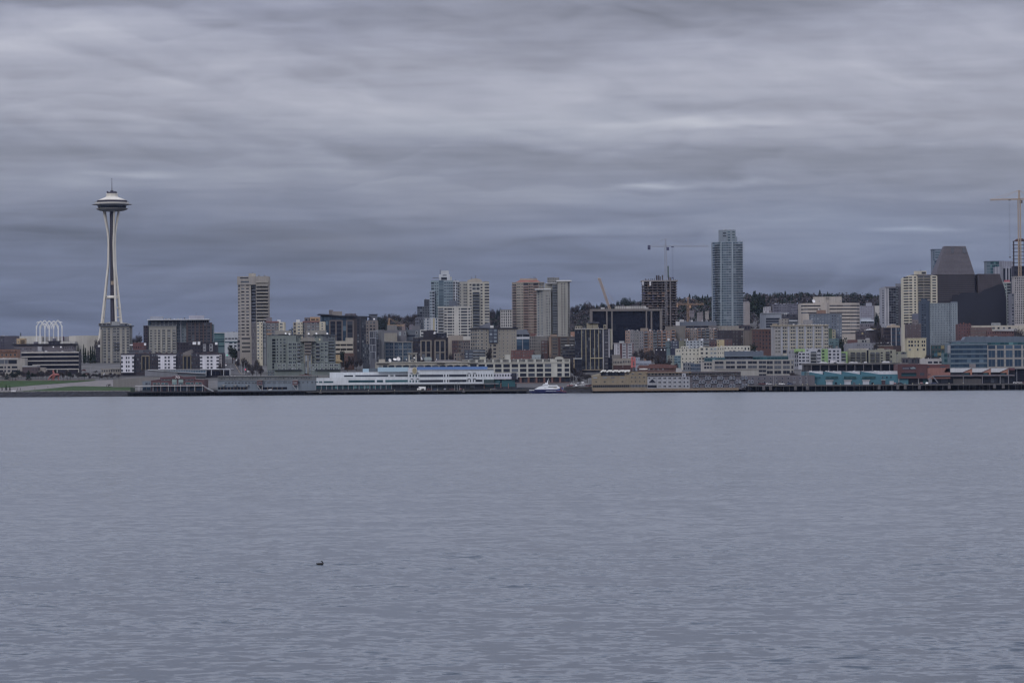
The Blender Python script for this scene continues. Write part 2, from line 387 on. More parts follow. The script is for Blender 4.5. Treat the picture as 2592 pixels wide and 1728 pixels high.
    nz = N(ns, 'ShaderNodeVectorMath', operation='NORMALIZE'); lk.new(ad.outputs[0], nz.inputs[0]); lk.new(nz.outputs[0], p.inputs['Normal']); lk.new(p.outputs[0], out.inputs[0])
    o = mb.build('water', m); tag(o, kind='structure'); return o
water()
# ------------------------------------------------------------------ ground
def terrain():
    xs = [-2600, -1700, -1100, -800] + [-620+20*i for i in range(63)] + [800, 1100, 1700, 2600]
    ys = [2832, 2840, 2860, 2880, 2900, 2925, 2950, 2975, 3000, 3050, 3100, 3150, 3200, 3300, 3400, 3500, 3700, 3900] + [3950+50*i for i in range(26)] + [5600, 6200, 7500]
    vs = [(x, y, ground(x, y)) for y in ys for x in xs]; n = len(xs)
    fs = [(j*n+i, j*n+i+1, (j+1)*n+i+1, (j+1)*n+i) for j in range(len(ys)-1) for i in range(n-1)]
    mb = MB(); mb.add(vs, fs)
    m = plain('city_ground', (.085, .083, .085), .95, raw=True, var=.35, scale=.05)
    tag(mb.build('ground', m), kind='structure')
    # stone bank where the land meets the water
    mb = MB(); rr = random.Random(5); nx = 420; rows = [(2812, -1.0), (2817, 0.9), (2822, 2.0), (2827, 3.3), (2832.5, 4.25)]
    vs = []
    for j, (y, z) in enumerate(rows):
        for i in range(nx):
            x = -640+ i*3.2
            e = 0 if j == 4 else 1
            vs.append((x+rr.uniform(-.8, .8), y+rr.uniform(-1.2, 1.2)*e, z+rr.uniform(-.45, .35)*e))
    mb.add(vs, [(j*nx+i, j*nx+i+1, (j+1)*nx+i+1, (j+1)*nx+i) for j in range(4) for i in range(nx-1)])
    tag(mb.build('rock_bank', plain('wet_rock', (.020, .020, .024), .95, raw=True, var=.6, scale=.6)), 'dark rock bank sloping into the water below the seawall', 'rocks', kind='stuff')
terrain()
def drape_strip(name, z, top, bot, mat, lift=0.15, n=48, kind='structure', rows=4):
    """a sheet laid on the slope between two surveyed edges"""
    vs = []
    x0 = max(top[0][0], bot[0][0]); x1 = min(top[-1][0], bot[-1][0])
    for i in range(n+1):
        x = x0+(x1-x0)*i/n
        a = drape(z, x, lerp_tab(top, x)); b = drape(z, x, lerp_tab(bot, x))
        for j in range(rows+1):
            t = j/rows; X = b.x+(a.x-b.x)*t; Y = b.y+(a.y-b.y)*t
            vs.append((X, Y, ground(X, Y)+lift))
    mb = MB(); r = rows+1
    mb.add(vs, [(i*r+j, (i+1)*r+j, (i+1)*r+j+1, i*r+j+1) for i in range(n) for j in range(rows)])
    o = mb.build(name, mat); tag(o, kind=kind); return o

# ------------------------------------------------------------------ buildings
_wm = {}
def win_mesh(w, h, g, f):
    """a window: pane, and a projecting frame with sill where it has one"""
    key = (round(w, 2), round(h, 2), g, tuple(f) if f else None)
    if key in _wm: return _wm[key]
    mb = MB(); mats = [glass(g)]
    a, b = w/2, h/2
    mb.box(-a, a, -0.06, 0.04, -b, b, 0)
    if f:
        mats.append(wall(f)); t = min(.22, w*.12, h*.12)
        mb.box(-a, a, -0.16, 0.0, b-t, b+.02, 1); mb.box(-a, a, -0.22, 0.0, -b-.02, -b+t, 1)
        mb.box(-a-.02, -a+t, -0.16, 0.0, -b+t, b-t, 1); mb.box(a-t, a+.02, -0.16, 0.0, -b+t, b-t, 1)
        if w > 1.9: mb.box(-t*.4, t*.4, -0.14, 0.0, -b+t, b-t, 1)
    me = mb.mesh('window', mats); _wm[key] = (me, mb, mats); return _wm[key]
_bm = {}
def balc_mesh(w, d, rail, slab):
    key = (round(w, 2), round(d, 2), rail, slab)
    if key in _bm: return _bm[key]
    mb = MB(); mb.box(-w/2, w/2, -d, 0, -.14, .14, 0)
    mb.box(-w/2, w/2, -d-.02, -d+.06, .5, 1.12, 1)
    for s in (-w/2, w/2-.06): mb.box(s, s+.06, -d+.06, 0, .5, 1.1, 1)
    mats = [wall(slab), plain('rail_%d_%d_%d' % rail, rail, .4)]
    me = mb.mesh('balcony', mats); _bm[key] = (me, mb, mats); return _bm[key]
def wn(nx, ny, wf=.6, hf=.6, g='dark', f=None, y=None, x=(0, 1), skip=(), rows=None):
    return dict(k='w', nx=nx, ny=ny, wf=wf, hf=hf, g=g, f=f, y=y, x=x, skip=skip, rows=rows)
def bal(ny, y=None, x=(0, 1), rail=(92, 100, 112), slab=(120, 118, 118), g='dark', d=1.6, n=1, wf=.94):
    return dict(k='b', ny=ny, y=y, x=x, rail=rail, slab=slab, g=g, d=d, nx=n, wf=wf)
def led(ny, c, y=None, x=(0, 1), t=.45, d=.35, name='ledge', edges=False):
    return dict(k='l', ny=ny, c=c, y=y, x=x, t=t, d=d, name=name, edges=edges)
def pil(nx, c, w=.8, d=.35, y=None, x=(0, 1), name='pilaster'):
    return dict(k='p', nx=nx, c=c, w=w, d=d, y=y, x=x, name=name)
class Bd:
    def __init__(s, z, Y, label, x0, x1, yb, name='building', cat='building', grp=None, cap=100):
        s.z, s.Y, s.cap = z, Y, cap
        p = W(z, (x0+x1)/2, yb, Y); s.g = ground(p.x, Y)
        s.zb = min(p.z, s.g) if p.z < s.g+3 else s.g
        s.root = empty(name, (p.x, Y, s.zb), 0, label, cat, grp); s.o = (p.x, Y, s.zb); s.w = []
    def zz(s, y, xc, dY=0): return W(s.z, xc, y, s.Y+dY).z
    def xx(s, x, y, dY=0): return W(s.z, x, y, s.Y+dY).x
    def mass(s, X, yt, yb, c, F=(), dep=22, off=None, dY=0, part='wall', ft=None, down=None, par=None, joint=0.0, var=.16, slope=None, cornice=None):
        """a block whose front runs through the survey readings X; F = openings per front face"""
        ym = (yt+yb)/2; xc = (X[0]+X[-1])/2
        off = off or [0]*len(X)
        P = [(s.xx(x, ym, dY), s.Y+dY+o) for x, o in zip(X, off)]
        z1 = s.zz(yt, xc, dY); zb = s.zz(yb, xc, dY)
        gz = min(ground(P[0][0], s.Y+dY), ground(P[-1][0], s.Y+dY))-1.5
        if down is None: down = True
        z0 = min(zb, gz) if down else zb
        mx = max(p[1] for p in P)+dep
        poly = P + [(P[-1][0]-.3, mx), (P[0][0]+.3, mx)]
        mb = MB(); wmat = c if not isinstance(c, tuple) else wall(c, var=var, joint=joint)
        if slope:      # roof edge heights (survey y) for every front point
            zt = [s.zz(y, x, dY) for y, x in zip(slope, X)]; zt += [zt[-1], zt[0]]
            mb.prism(poly, z0, zt)
        else: mb.prism(poly, z0, z1)
        wo = mb.build(part, wmat, s.root, s.o)
        if cornice:
            cc, th, pr = cornice; cb = MB()
            q = [(P[0][0]-pr, P[0][1]-pr)] + [(p[0], p[1]-pr) for p in P[1:-1]] + [(P[-1][0]+pr, P[-1][1]-pr), (P[-1][0]+pr, mx+pr), (P[0][0]-pr, mx+pr)]
            cb.prism(q, z1+.003, z1+th); cb.build('cornice', wall(cc), s.root, s.o)
        for i, spec in enumerate(F):
            if not spec: continue
            a, b = Vector((P[i][0], P[i][1], 0)), Vector((P[i+1][0], P[i+1][1], 0))
            for sp in (spec if isinstance(spec, list) else [spec]): s.face(a, b, z1, zb, sp, xc, dY)
        return wo
    def face(s, a, b, z1, z0, sp, xc, dY):
        d = b-a; L = d.length; u = d/L; nrm = Vector((u.y, -u.x, 0)); rz = math.atan2(u.y, u.x)
        if sp['y']: z1, z0 = s.zz(sp['y'][0], xc, dY), s.zz(sp['y'][1], xc, dY)
        fx0, fx1 = sp['x']
        if sp['k'] == 'w':
            ny = sp['ny']; nx = sp['nx']
            cells = [(k/nx, (k+1)/nx, sp['wf']) for k in range(nx)] if isinstance(nx, int) else [(p, q, 1.0) for p, q in nx]
            ch = (z1-z0)/ny
            for j in range(ny):
                if sp['rows'] is not None and j not in sp['rows']: continue
                for k, (p, q, wf) in enumerate(cells):
                    if k in sp['skip'] or (j, k) in sp['skip']: continue
                    c0 = (fx0+(fx1-fx0)*p)*L; c1 = (fx0+(fx1-fx0)*q)*L; w = (c1-c0)*wf; h = ch*sp['hf']
                    if isinstance(nx, int) and nx == 1 and wf >= .9 and w > 14:
                        m = int(w//9)+1
                        for t in range(m):
                            pos = a+u*((c0+c1)/2-w/2+w*(t+.5)/m); s.w.append((w/m*h, w/m*.985, h, sp['g'], sp['f'], (pos.x, pos.y, z1-ch*(j+.5)), rz))
                        continue
                    pos = a+u*((c0+c1)/2)
                    s.w.append((w*h, w, h, sp['g'], sp['f'], (pos.x, pos.y, z1-ch*(j+.5)), rz))
        elif sp['k'] == 'b':
            ny = sp['ny']; ch = (z1-z0)/ny; n = sp['nx']
            for k in range(n):
                c = (fx0+(fx1-fx0)*(k+.5)/n)*L; w = (fx1-fx0)*L/n*sp['wf']; pos = a+u*c
                me = balc_mesh(w, sp['d'], sp['rail'], sp['slab'])[0]
                for j in range(ny):
                    s.w.append((w*ch*.7, w*.94, ch*.72, sp['g'], None, (pos.x, pos.y, z1-ch*(j+.47)), rz))
                    child('balcony', me, s.root, (pos.x-s.o[0], pos.y-s.o[1], z1-ch*(j+.94)-s.o[2]), rz)
        elif sp['k'] == 'l':
            ny = sp['ny']; ch = (z1-z0)/ny; w = (fx1-fx0)*L; pos = a+u*((fx0+fx1)/2*L)
            mb = MB(); mb.box(-w/2-.01, w/2+.01, -sp['d'], 0, -sp['t']/2, sp['t']/2); me = mb.mesh(sp['name'], wall(sp['c']))
            for j in range(ny+1 if sp['edges'] else ny):
                child(sp['name'], me, s.root, (pos.x-s.o[0], pos.y-s.o[1], z1-ch*j-s.o[2]), rz)
        elif sp['k'] == 'p':
            nx = sp['nx']; fr = [k/nx for k in range(nx+1)] if isinstance(nx, int) else nx
            h = z1-z0; mb = MB(); mb.box(-sp['w']/2, sp['w']/2, -sp['d'], 0, -h/2, h/2); me = mb.mesh(sp['name'], wall(sp['c']))
            for f in fr:
                pos = a+u*((fx0+(fx1-fx0)*f)*L)
                child(sp['name'], me, s.root, (pos.x-s.o[0], pos.y-s.o[1], (z1+z0)/2-s.o[2]), rz)
    def box(s, part, x0, x1, y0, y1, c, dY=0, dep=6, mat=None):
        a = s.xx(x0, (y0+y1)/2, dY); b = s.xx(x1, (y0+y1)/2, dY); xc = (x0+x1)/2
        mb = MB(); mb.box(a, b, s.Y+dY, s.Y+dY+dep, s.zz(y1, xc, dY), s.zz(y0, xc, dY))
        return mb.build(part, mat or wall(c), s.root, s.o)
    def poly(s, part, pts, c, dY=0, dep=1, mat=None, parent=None):
        pr = []
        for x, y in pts:
            p = W(s.z, x, y, s.Y+dY); pr.append((p.x, p.z))
        A = sum(pr[i][0]*pr[(i+1) % len(pr)][1]-pr[(i+1) % len(pr)][0]*pr[i][1] for i in range(len(pr)))
        if A < 0: pr.reverse()
        mb = MB(); mb.extrude_y(pr, s.Y+dY, s.Y+dY+dep)
        return mb.build(part, mat or wall(c), parent or s.root, s.o)
    def bars(s, part, segs, c, r=.15, dY=0, mat=None, n=4):
        mb = MB()
        for x0, y0, x1, y1 in segs: mb.bar(W(s.z, x0, y0, s.Y+dY), W(s.z, x1, y1, s.Y+dY), r, n=n)
        return mb.build(part, mat or wall(c), s.root, s.o)
    def dish(s, x, y, rpx, c=(175, 175, 180), dY=3, tilt=(0.3, -1, .5)):
        p = W(s.z, x, y, s.Y+dY); R_ = rpx*ZN[s.z][2]/FPX*(s.Y+dY); mb = MB(); n = 16
        rings = [(t*R_, (t*t)*R_*.28) for t in (0.05, .4, .7, 1.0)]
        mb.lathe(rings, n)
        o = mb.build('satellite_dish', wall(c), s.root); o.location = (p.x-s.o[0], p.y-s.o[1], p.z-s.o[2])
        o.rotation_euler = Vector(tilt).to_track_quat('Z', 'Y').to_euler()
    def roofstuff(s, x0, x1, y, n, seed=1, hmax=14, dY=6, cols=((95, 97, 105), (120, 120, 126), (70, 72, 84), (150, 150, 158))):
        """plant boxes, ducts and vents standing on the roof line"""
        r = random.Random(seed)
        for k in range(n):
            c = x0+(x1-x0)*(k+r.uniform(.15, .85))/n; w_ = (x1-x0)/n*r.uniform(.18, .55); h = hmax*r.uniform(.35, 1)
            s.box('rooftop_unit', c-w_/2, c+w_/2, y-h, y+4, r.choice(cols), dY=dY+r.uniform(0, 4), dep=r.uniform(2, 5))
    def mast(s, x, y0, y1, r=.12, c=(80, 82, 95), dY=5):
        s.bars('antenna', [(x, y0, x, y1)], c, r, dY)
    def done(s):
        L = sorted(s.w, key=lambda t: -t[0])
        for _, w, h, g, f, p, rz in L[:s.cap]:
            me = win_mesh(w, h, g, f)[0]; child('window', me, s.root, (p[0]-s.o[0], p[1]-s.o[1], p[2]-s.o[2]), rz)
        rest = L[s.cap:]
        if rest:
            mats = []; mb = MB()
            for _, w, h, g, f, p, rz in rest:
                _, src, ml = win_mesh(w, h, g, f); idx = []
                for m in ml:
                    if m not in mats: mats.append(m)
                    idx.append(mats.index(m))
                c, sn = math.cos(rz), math.sin(rz); o = len(mb.v)
                mb.v += [(p[0]+v[0]*c-v[1]*sn, p[1]+v[0]*sn+v[1]*c, p[2]+v[2]) for v in src.v]
                mb.f += [tuple(i+o for i in q) for q in src.f]; mb.m += [idx[i] for i in src.m]
            o = mb.build('window', mats, s.root, s.o); tag(o, kind='stuff')
        s.w = []
        return s.root
# ================================================================== far left (zone A)
b = Bd('A', 2990, 'beige low office with wide window strips at the far left edge, behind the park trees', 0, 425, 1230)
b.mass([-160, 310, 425], 860, 1230, (122, 116, 114), [[wn([(0, .175), (.2, .5), (.52, .64), (.66, .99)], 1, 1, .95, y=(890, 960), x=(.02, .97)), wn([(.05, .2), (.22, .46), (.5, .56), (.62, .72), (.77, .98)], 2, 1, .55, y=(985, 1115))], None])
b.box('parapet', -160, 312, 858, 884, (140, 136, 136), dY=-.4, dep=1); b.roofstuff(40, 300, 860, 5, 3, 16); b.done()
b = Bd('A', 3060, 'small orange brick building with light arched windows at the far left', 0, 290, 860)
b.mass([-150, 296], 712, 870, (112, 72, 52), [[wn(6, 1, .5, .6, 'mix', (110, 100, 95), y=(770, 840)), wn(9, 1, .5, .5, 'dark', y=(722, 752)), led(1, (60, 45, 50), y=(760, 790), t=.5)]]); b.done()
b = Bd('A', 3320, 'dark grey flats with an ochre end wall, behind the orange brick building', 0, 430, 700)
b.mass([-160, 78, 286], 478, 720, (62, 60, 74), [wn(7, 5, .5, .5, 'mix'), [wn(6, 4, .5, .5, 'mix', (85, 88, 100), y=(540, 700))]])
b.mass([286, 430], 520, 640, (142, 116, 78), [wn([(.15, .3)], 1, 1, .4, y=(560, 600))], dep=14); b.bars('balcony', [(350, 555, 425, 555), (350, 590, 425, 590)], (50, 45, 50), .5, dY=-1.5); b.roofstuff(-100, 130, 478, 5, 9, 14); b.done()
b = Bd('A', 3240, 'grey stucco building with two chimney blocks, behind the black-banded office', 250, 1265, 750)
b.mass([240, 550, 1040, 1268], 640, 770, (84, 80, 90), [wn(9, 1, .5, .35, 'mix', y=(670, 730)), None, wn(6, 1, .4, .6, 'dark', (100, 100, 110), y=(650, 720))], cornice=((38, 38, 52), 1.4, 1.2))
b.box('chimney', 580, 640, 578, 645, (78, 76, 92), 2, 8); b.mass([835, 1028], 580, 640, (70, 70, 84), [wn(3, 1, .7, .5)], dY=2, dep=8, down=False, cornice=((40, 40, 54), .8, .7)); b.box('chimney', 908, 956, 520, 585, (72, 72, 88), 4, 6)
b.box('rooftop_unit', 650, 720, 660, 745, (128, 128, 138), -4, 6); b.box('rooftop_unit', 1215, 1232, 600, 640, (70, 72, 88), 2, 3); b.done()
b = Bd('A', 3020, 'low office of black glass bands between cream stripes, behind the red sculpture', 370, 1355, 1110)
b.mass([372, 432, 1356], 752, 1112, (38, 38, 52), [wn(3, 5, .97, .8, 'black', y=(772, 1046)), [wn(22, 5, .97, .8, 'black', y=(772, 1046), x=(0, 1)), pil([0, .2, .4, .6, .8, 1], (120, 116, 110), .8, .3, y=(1050, 1112))]])
for yy, x0 in ((752, 368), (826, 372), (898, 428), (967, 560), (1042, 782)):
    b.box('spandrel', x0, 1360, yy, yy+(20 if yy == 752 else 15), (148, 142, 140), -.5, .6)
b.roofstuff(400, 1330, 752, 15, 5, 30, dY=5); b.dish(1050, 670, 14); b.dish(920, 668, 12); b.done()
b = Bd('A', 2985, 'low purple-brown brick block with a pale flat roof beside the park trees', 385, 650, 1210)
b.mass([385, 545, 650], 1010, 1215, (68, 56, 66), [None, wn(2, 2, .2, .2)]); b.box('roof', 385, 640, 990, 1012, (128, 128, 134), -.3, 20); b.mass([545, 785], 1075, 1215, (118, 108, 104), [wn(4, 1, .4, .3, y=(1090, 1150))], dY=3, dep=14); b.mass([690, 785], 1020, 1080, (112, 104, 100), dY=5, dep=8); b.done()
# long pale concert-hall walls behind
b = Bd('A', 3950, 'long cream exhibition hall with ribbed blank walls, behind the white arches', 150, 1720, 700, cap=40)
b.mass([150, 716], 480, 580, (150, 147, 142), [pil(30, (136, 132, 130), .25, .12)], dep=40, down=False)
b.mass([400, 1292], 575, 720, (142, 140, 138), [pil(24, (128, 126, 126), .25, .12)], dY=-30, dep=26)
b.mass([716, 1185], 490, 580, (120, 118, 122), [pil(16, (100, 98, 104), .3, .12)], dY=10, dep=26)
b.mass([1182, 1300, 1500, 1722, 1860], 472, 720, (147, 143, 138), [pil(7, (132, 128, 126), .25, .12), pil(11, (132, 128, 126), .25, .12), pil(12, (132, 128, 126), .25, .12)], off=[6, 1, 0, 3, 8], dY=-10, dep=30, slope=[480, 474, 470, 472, 480]); b.box('door', 1083, 1100, 485, 560, (70, 40, 66), 8, 2); b.done()
# gothic arches of the science pavilion
def arches():
    p = W('A', 850, 560, 3850); r = empty('arch_towers', (p.x, 3850, ground(p.x, 3850)), 0, 'cluster of tall white pointed lattice arches standing behind low roofs', 'arches'); o = tuple(r.location)
    mat = wall((176, 176, 178))
    rows = [(0, [(628, 256, 250), (692, 250, 215), (775, 240, 205), (850, 250, 222), (925, 250, 216), (1005, 240, 205), (1070, 250, 215)]), (16, [(700, 0, 0), (1000, 0, 0)])]
    piers = [628, 692, 775, 850, 925, 1005, 1070]
    apex = [(660, 228), (765, 205), (852, 214), (930, 214), (998, 204)]
    def pier(x, dy):
        mb = MB()
        for s_ in (-6, 6):
            mb.bar(W('A', x+s_*.7, 300, 3850+dy), W('A', x+s_*.7, 620, 3850+dy), .3, n=6)
        for k in range(9): mb.bar(W('A', x-6, 300+k*34, 3850+dy), W('A', x+6, 317+k*34, 3850+dy), .18)
        mb.build('pier', mat, r, o)
    for i, x in enumerate(piers): pier(x, 0 if i % 2 else 9)
    def arch(xa, xb, ytop, ysp, dy):
        mb = MB(); xm = (xa+xb)/2
        for (x0, sg) in ((xa, 1), (xb, -1)):
            last = None; last2 = None
            for k in range(11):
                H = ysp-ytop; Am = 2*math.atan(abs(xm-x0)/H); Rr = H/math.sin(Am); t = k/10*Am; x = x0+(1 if xm > x0 else -1)*Rr*(1-math.cos(t)); y = ysp-Rr*math.sin(t)
                q = W('A', x, y, 3850+dy); q2 = W('A', x+sg*9, y+7, 3850+dy)
                if last: mb.bar(last, q, .27, n=6); mb.bar(last2, q2, .2); mb.bar(last, q2, .1)
                last, last2 = q, q2
        mb.build('arch', mat, r, o)
    for xa, xb, yt, dy in [(628, 775, 222, 9), (692, 850, 208, 0), (775, 925, 216, 0), (850, 1005, 218, 9), (925, 1072, 206, 0), (700, 830, 262, 14), (880, 1000, 262, 14)]: arch(xa, xb, yt, 350, dy)
    mb = MB(); mb.bar(W('A', 628, 250, 3859), W('A', 700, 226, 3859), .35); mb.bar(W('A', 1000, 226, 3859), W('A', 1074, 246, 3859), .35); mb.build('tie_beam', mat, r, o)
arches()
b = Bd('A', 3310, 'pale grey-green apartment tower with many windows directly below the observation tower', 1720, 2235, 1100)
fr = (110, 112, 118)
b.mass([1722, 1772, 1915, 2235], 312, 1130, (106, 105, 104), [wn(1, 14, .8, .66, 'mix', fr, y=(330, 1000)), wn(2, 14, .66, .66, 'mix', fr, y=(330, 1000)),
       [wn([(.12, .28), (.32, .46), (.62, .74), (.84, .98)], 14, 1, .66, 'mix', fr, y=(330, 1000)), pil([.02, .54, .8], (126, 121, 114), 1.6, .5, y=(365, 1040))]], dep=24, off=[5, 0, 0, 0], cornice=((66, 70, 82), .9, 1.2))
b.mass([1700, 1765, 1905], 258, 300, (92, 92, 98), [wn(1, 1, .7, .5), wn(2, 1, .7, .5)], dY=8, dep=12, down=False)
b.mass([1925, 2062], 228, 305, (112, 114, 120), [], dY=2, dep=10, down=False, slope=[226, 232]); b.mass([2080, 2200], 262, 305, (92, 94, 104), [wn(2, 1, .6, .5)], dY=5, dep=10, down=False)
b.bars('pilaster', [(1850, 365, 1850, 1040), (1745, 365, 1745, 1040)], (126, 121, 114), .8, -.3); b.face  # corner strips
for yy in range(5): b.box('balcony', 1962, 2060, 598+yy*52+(150 if yy > 2 else 0), 606+yy*52+(150 if yy > 2 else 0), (80, 84, 96), -1.4, 1.4)
b.done()
b = Bd('A', 3330, 'narrow dark slab with a small white roof box, between the cypress trees and the tower', 1652, 1724, 950)
b.mass([1652, 1725], 632, 980, (58, 56, 68), [wn(3, 8, .5, .5)]); b.box('rooftop_unit', 1690, 1724, 633, 668, (180, 180, 188), -1, 3); b.done()
b = Bd('A', 3000, 'low cream podium and sheds at the foot of the grey-green tower', 1740, 2150, 1200)
b.mass([1745, 2110], 1040, 1200, (112, 106, 102), [wn(9, 2, .5, .4, 'mix')], dep=14); b.box('roof', 1900, 2110, 1035, 1046, (140, 138, 136), -1, 10)
b.roofstuff(1780, 2100, 1150, 7, 21, 40, dY=-8); b.done()

# ================================================================== zone B
b = Bd('B', 2990, 'long charcoal apartment terrace with three white projecting bays, behind the glass pavilion', -60, 1165, 1245)
b.mass([-70, 92, 185, 275, 382, 594, 685, 775, 885, 1112, 1165], 1015, 1250, (50, 47, 58),
   [None, wn(3, 5, .6, .55, 'mix', (60, 62, 76)), wn(2, 1, .8, .9, 'dark', y=(1060, 1210)), wn(4, 5, .6, .55, 'mix', (60, 62, 76)), None, wn(3, 5, .6, .55, 'mix', (60, 62, 76)), wn(2, 1, .8, .9, 'dark', y=(1060, 1210)), wn(4, 5, .6, .55, 'mix', (60, 62, 76)), None, wn(2, 5, .6, .5, 'mix')], dep=24, down=True)
wf = (166, 166, 178)
for x0, x1, ye in ((-62, 90, 1248), (382, 594, 1209), (885, 1114, 1209)):
    b.mass([x0, x1], 1046, ye, wf, [[wn([(.0, .13), (.36, .47), (.55, .66), (.86, 1)], 4, 1, .52, 'dark', (90, 92, 104))]], dY=-3, dep=3.2, down=False, part='bay', cornice=((178, 178, 188), .5, .3))
for x0, x1 in ((185, 275), (685, 775)):
    b.bars('pilaster', [(x0, 1050, x0, 1215), ((x0+x1)/2, 1050, (x0+x1)/2, 1215), (x1, 1050, x1, 1215), (x0, 1050, x1, 1050)], (98, 88, 72), .5, -.6)
b.poly('roof', [(680, 1010), (780, 972), (780, 1040), (680, 1040)], (96, 90, 92), -1, 14)
b.mass([1114, 1150], 1030, 1200, (120, 112, 118), [wn(1, 5, .8, .5, 'dark', (150, 145, 150))], dY=-1.5, dep=3, down=False, part='bay')
b.roofstuff(100, 1100, 1015, 14, 8, 16, cols=((70, 50, 55), (60, 45, 52), (80, 60, 66))); b.done()
b = Bd('B', 3080, 'charcoal block with two white-framed window stacks and white roof boxes', 640, 1090, 1010)
b.mass([610, 920, 1092], 884, 1020, (44, 42, 54), [wn(9, 3, .4, .4), [wn([(.02, .2), (.47, .68)], 2, 1, .86, 'mix', (158, 158, 168), y=(905, 992)), wn([(.3, .4), (.8, .95)], 2, 1, .3, 'dark')]], dep=16)
for x0, x1, y0, y1 in ((690, 755, 908, 918), (768, 785, 898, 912), (796, 838, 880, 912), (857, 886, 876, 914), (1066, 1092, 884, 914)): b.box('rooftop_unit', x0, x1, y0, y1, (182, 182, 190), 1 if y0 > 890 else -1, 4)
b.done()
b = Bd('B', 3120, 'small red brick block with a white roof box, left of the big condominium', 75, 230, 975)
b.mass([78, 212], 888, 985, (88, 50, 56), [[wn(5, 1, .4, .5, y=(925, 965))]]); b.box('rooftop_unit', 212, 232, 893, 922, (180, 180, 190), 0, 4); b.box('rooftop_unit', 40, 76, 909, 923, (170, 170, 180), 0, 6); b.roofstuff(90, 200, 888, 3, 4, 8); b.done()
b = Bd('B', 3060, 'low grey building with faint window rows below the small red brick block', 40, 270, 1045)
b.mass([30, 272], 975, 1045, (72, 74, 86), [wn(10, 2, .5, .5, 'mix')]); b.done()
b = Bd('B', 3310, 'broad condominium of cream tower, glass bay and dark brick bay under one thin white roof', 205, 1045, 1010)
b.mass([205, 258], 682, 1010, (56, 50, 62), [wn(2, 9, .6, .5)], dY=6)
b.mass([270, 370, 600], 690, 1020, (112, 111, 108), [[wn([(.12, .42), (.66, .95)], 9, 1, .6, 'mix', (122, 122, 122), y=(728, 1012))], [wn([(.02, .16), (.27, .42), (.53, .7), (.8, .98)], 9, 1, .6, 'mix', (118, 120, 122), y=(728, 1012)), pil([0, .22, .48, .75], (124, 120, 112), 1.3, .5, y=(722, 1015))]], cornice=((88, 92, 100), .8, .8))
b.mass([305, 605], 628, 692, (88, 92, 100), [[wn(6, 2, .7, .7, 'mix')]], dY=5, dep=10, down=False)
b.mass([258, 600, 664, 728], 618, 1000, (88, 96, 110), [[wn(8, 1, .7, .8, 'blue', y=(622, 690))], [wn(2, 10, .86, .84, 'blue', (120, 128, 140))], wn(2, 10, .9, .84, 'sky', (110, 120, 132))], dY=9, dep=14)
b.bars('mullion', [(655, 620, 655, 1000)], (150, 155, 168), .5, 8)
b.mass([728, 1018], 648, 905, (66, 54, 60), [[wn([(.05, .17), (.2, .32), (.37, .49), (.54, .66), (.7, .8), (.84, .97)], 7, 1, .84, 'dark', (70, 74, 86)), pil([0, .345, .52, .68, 1], (72, 56, 60), 1.2, .6)]], dY=4, dep=18)
b.mass([1018, 1046], 666, 905, (84, 98, 108), [wn(1, 8, .8, .7, 'sky')], dY=6, dep=14)
b.box('roof', 248, 992, 606, 616, (158, 162, 172), 0, 26); b.mass([728, 990], 616, 650, (90, 96, 108), [wn(10, 1, .7, .8, 'mix')], dY=7, dep=12, down=False)
b.roofstuff(440, 720, 606, 7, 2, 20, 8); b.mass([750, 932], 562, 608, (118, 118, 132), [], dY=14, dep=8, down=False); b.mass([285, 440], 572, 608, (110, 114, 128), [], dY=14, dep=8, down=False); b.mast(840, 530, 565); b.done()
b = Bd('B', 3650, 'green-glass and white-banded office left of the tall cream tower', 1045, 1335, 950)
b.mass([1046, 1216], 768, 960, (70, 88, 98), [[wn(1, 6, .98, .62, 'teal', y=(780, 945)), led(6, (110, 122, 128), y=(775, 945), t=.3)]]); b.mass([1180, 1340], 762, 960, (132, 136, 146), [[wn(4, 1, .8, .2, 'dark', y=(800, 880)), wn(1, 1, .95, .3, 'teal', y=(860, 905)), wn([(.35, .6), (.72, .9)], 2, 1, .5, 'dark', y=(870, 950))]], dY=-6)
b.box('roof', 1046, 1216, 764, 774, (132, 138, 146), -1, 20); b.roofstuff(1180, 1330, 762, 3, 2, 10); b.mast(1325, 730, 765); b.done()
# tall cream tower at the street corner
b = Bd('B', 3220, 'tall cream concrete apartment tower with balconies on its right side, left of centre', 1335, 1710, 1060, name='apartment_tower', cat='tower')
cr_ = (124, 117, 113)
b.mass([1336, 1372, 1500], 190, 850, cr_, [[wn([(.1, .35), (.6, .85)], 17, 1, .5, 'dark')], [wn([(.08, .38), (.54, .80)], 16, 1, .4, 'dark', y=(180, 812))]], off=[6, 0, 0], dep=22)
b.mass([1332, 1500, 1712], 92, 192, (120, 114, 112), [[wn([(.2, .8)], 1, 1, .6, 'dark', y=(100, 122)), wn([(.25, .85)], 1, 1, .7, 'light', y=(145, 172))], None], dY=-.8, dep=24, down=False)
b.mass([1500, 1558], 150, 870, (72, 76, 92), [bal(17, y=(190, 850), rail=(88, 94, 112), slab=(84, 88, 102), d=1.0)], dY=3, dep=18)
b.mass([1558, 1712], 150, 900, (116, 110, 108), [[bal(18, y=(130, 862), rail=(128, 122, 116), slab=(128, 122, 116), d=1.8), wn(5, 18, .5, .4, 'dark', y=(130, 862))]], dep=20)
b.mass([1368, 1510], 815, 1065, cr_, [[wn([(.12, .84)], 1, 1, .7, 'dark', y=(826, 852)), wn([(.15, .85)], 3, 1, .34, 'dark', y=(872, 1018))]], dY=-3, dep=20)
b.mass([1336, 1370], 850, 1000, (92, 88, 98), [wn(1, 3, .9, .5, 'dark')], dY=2)
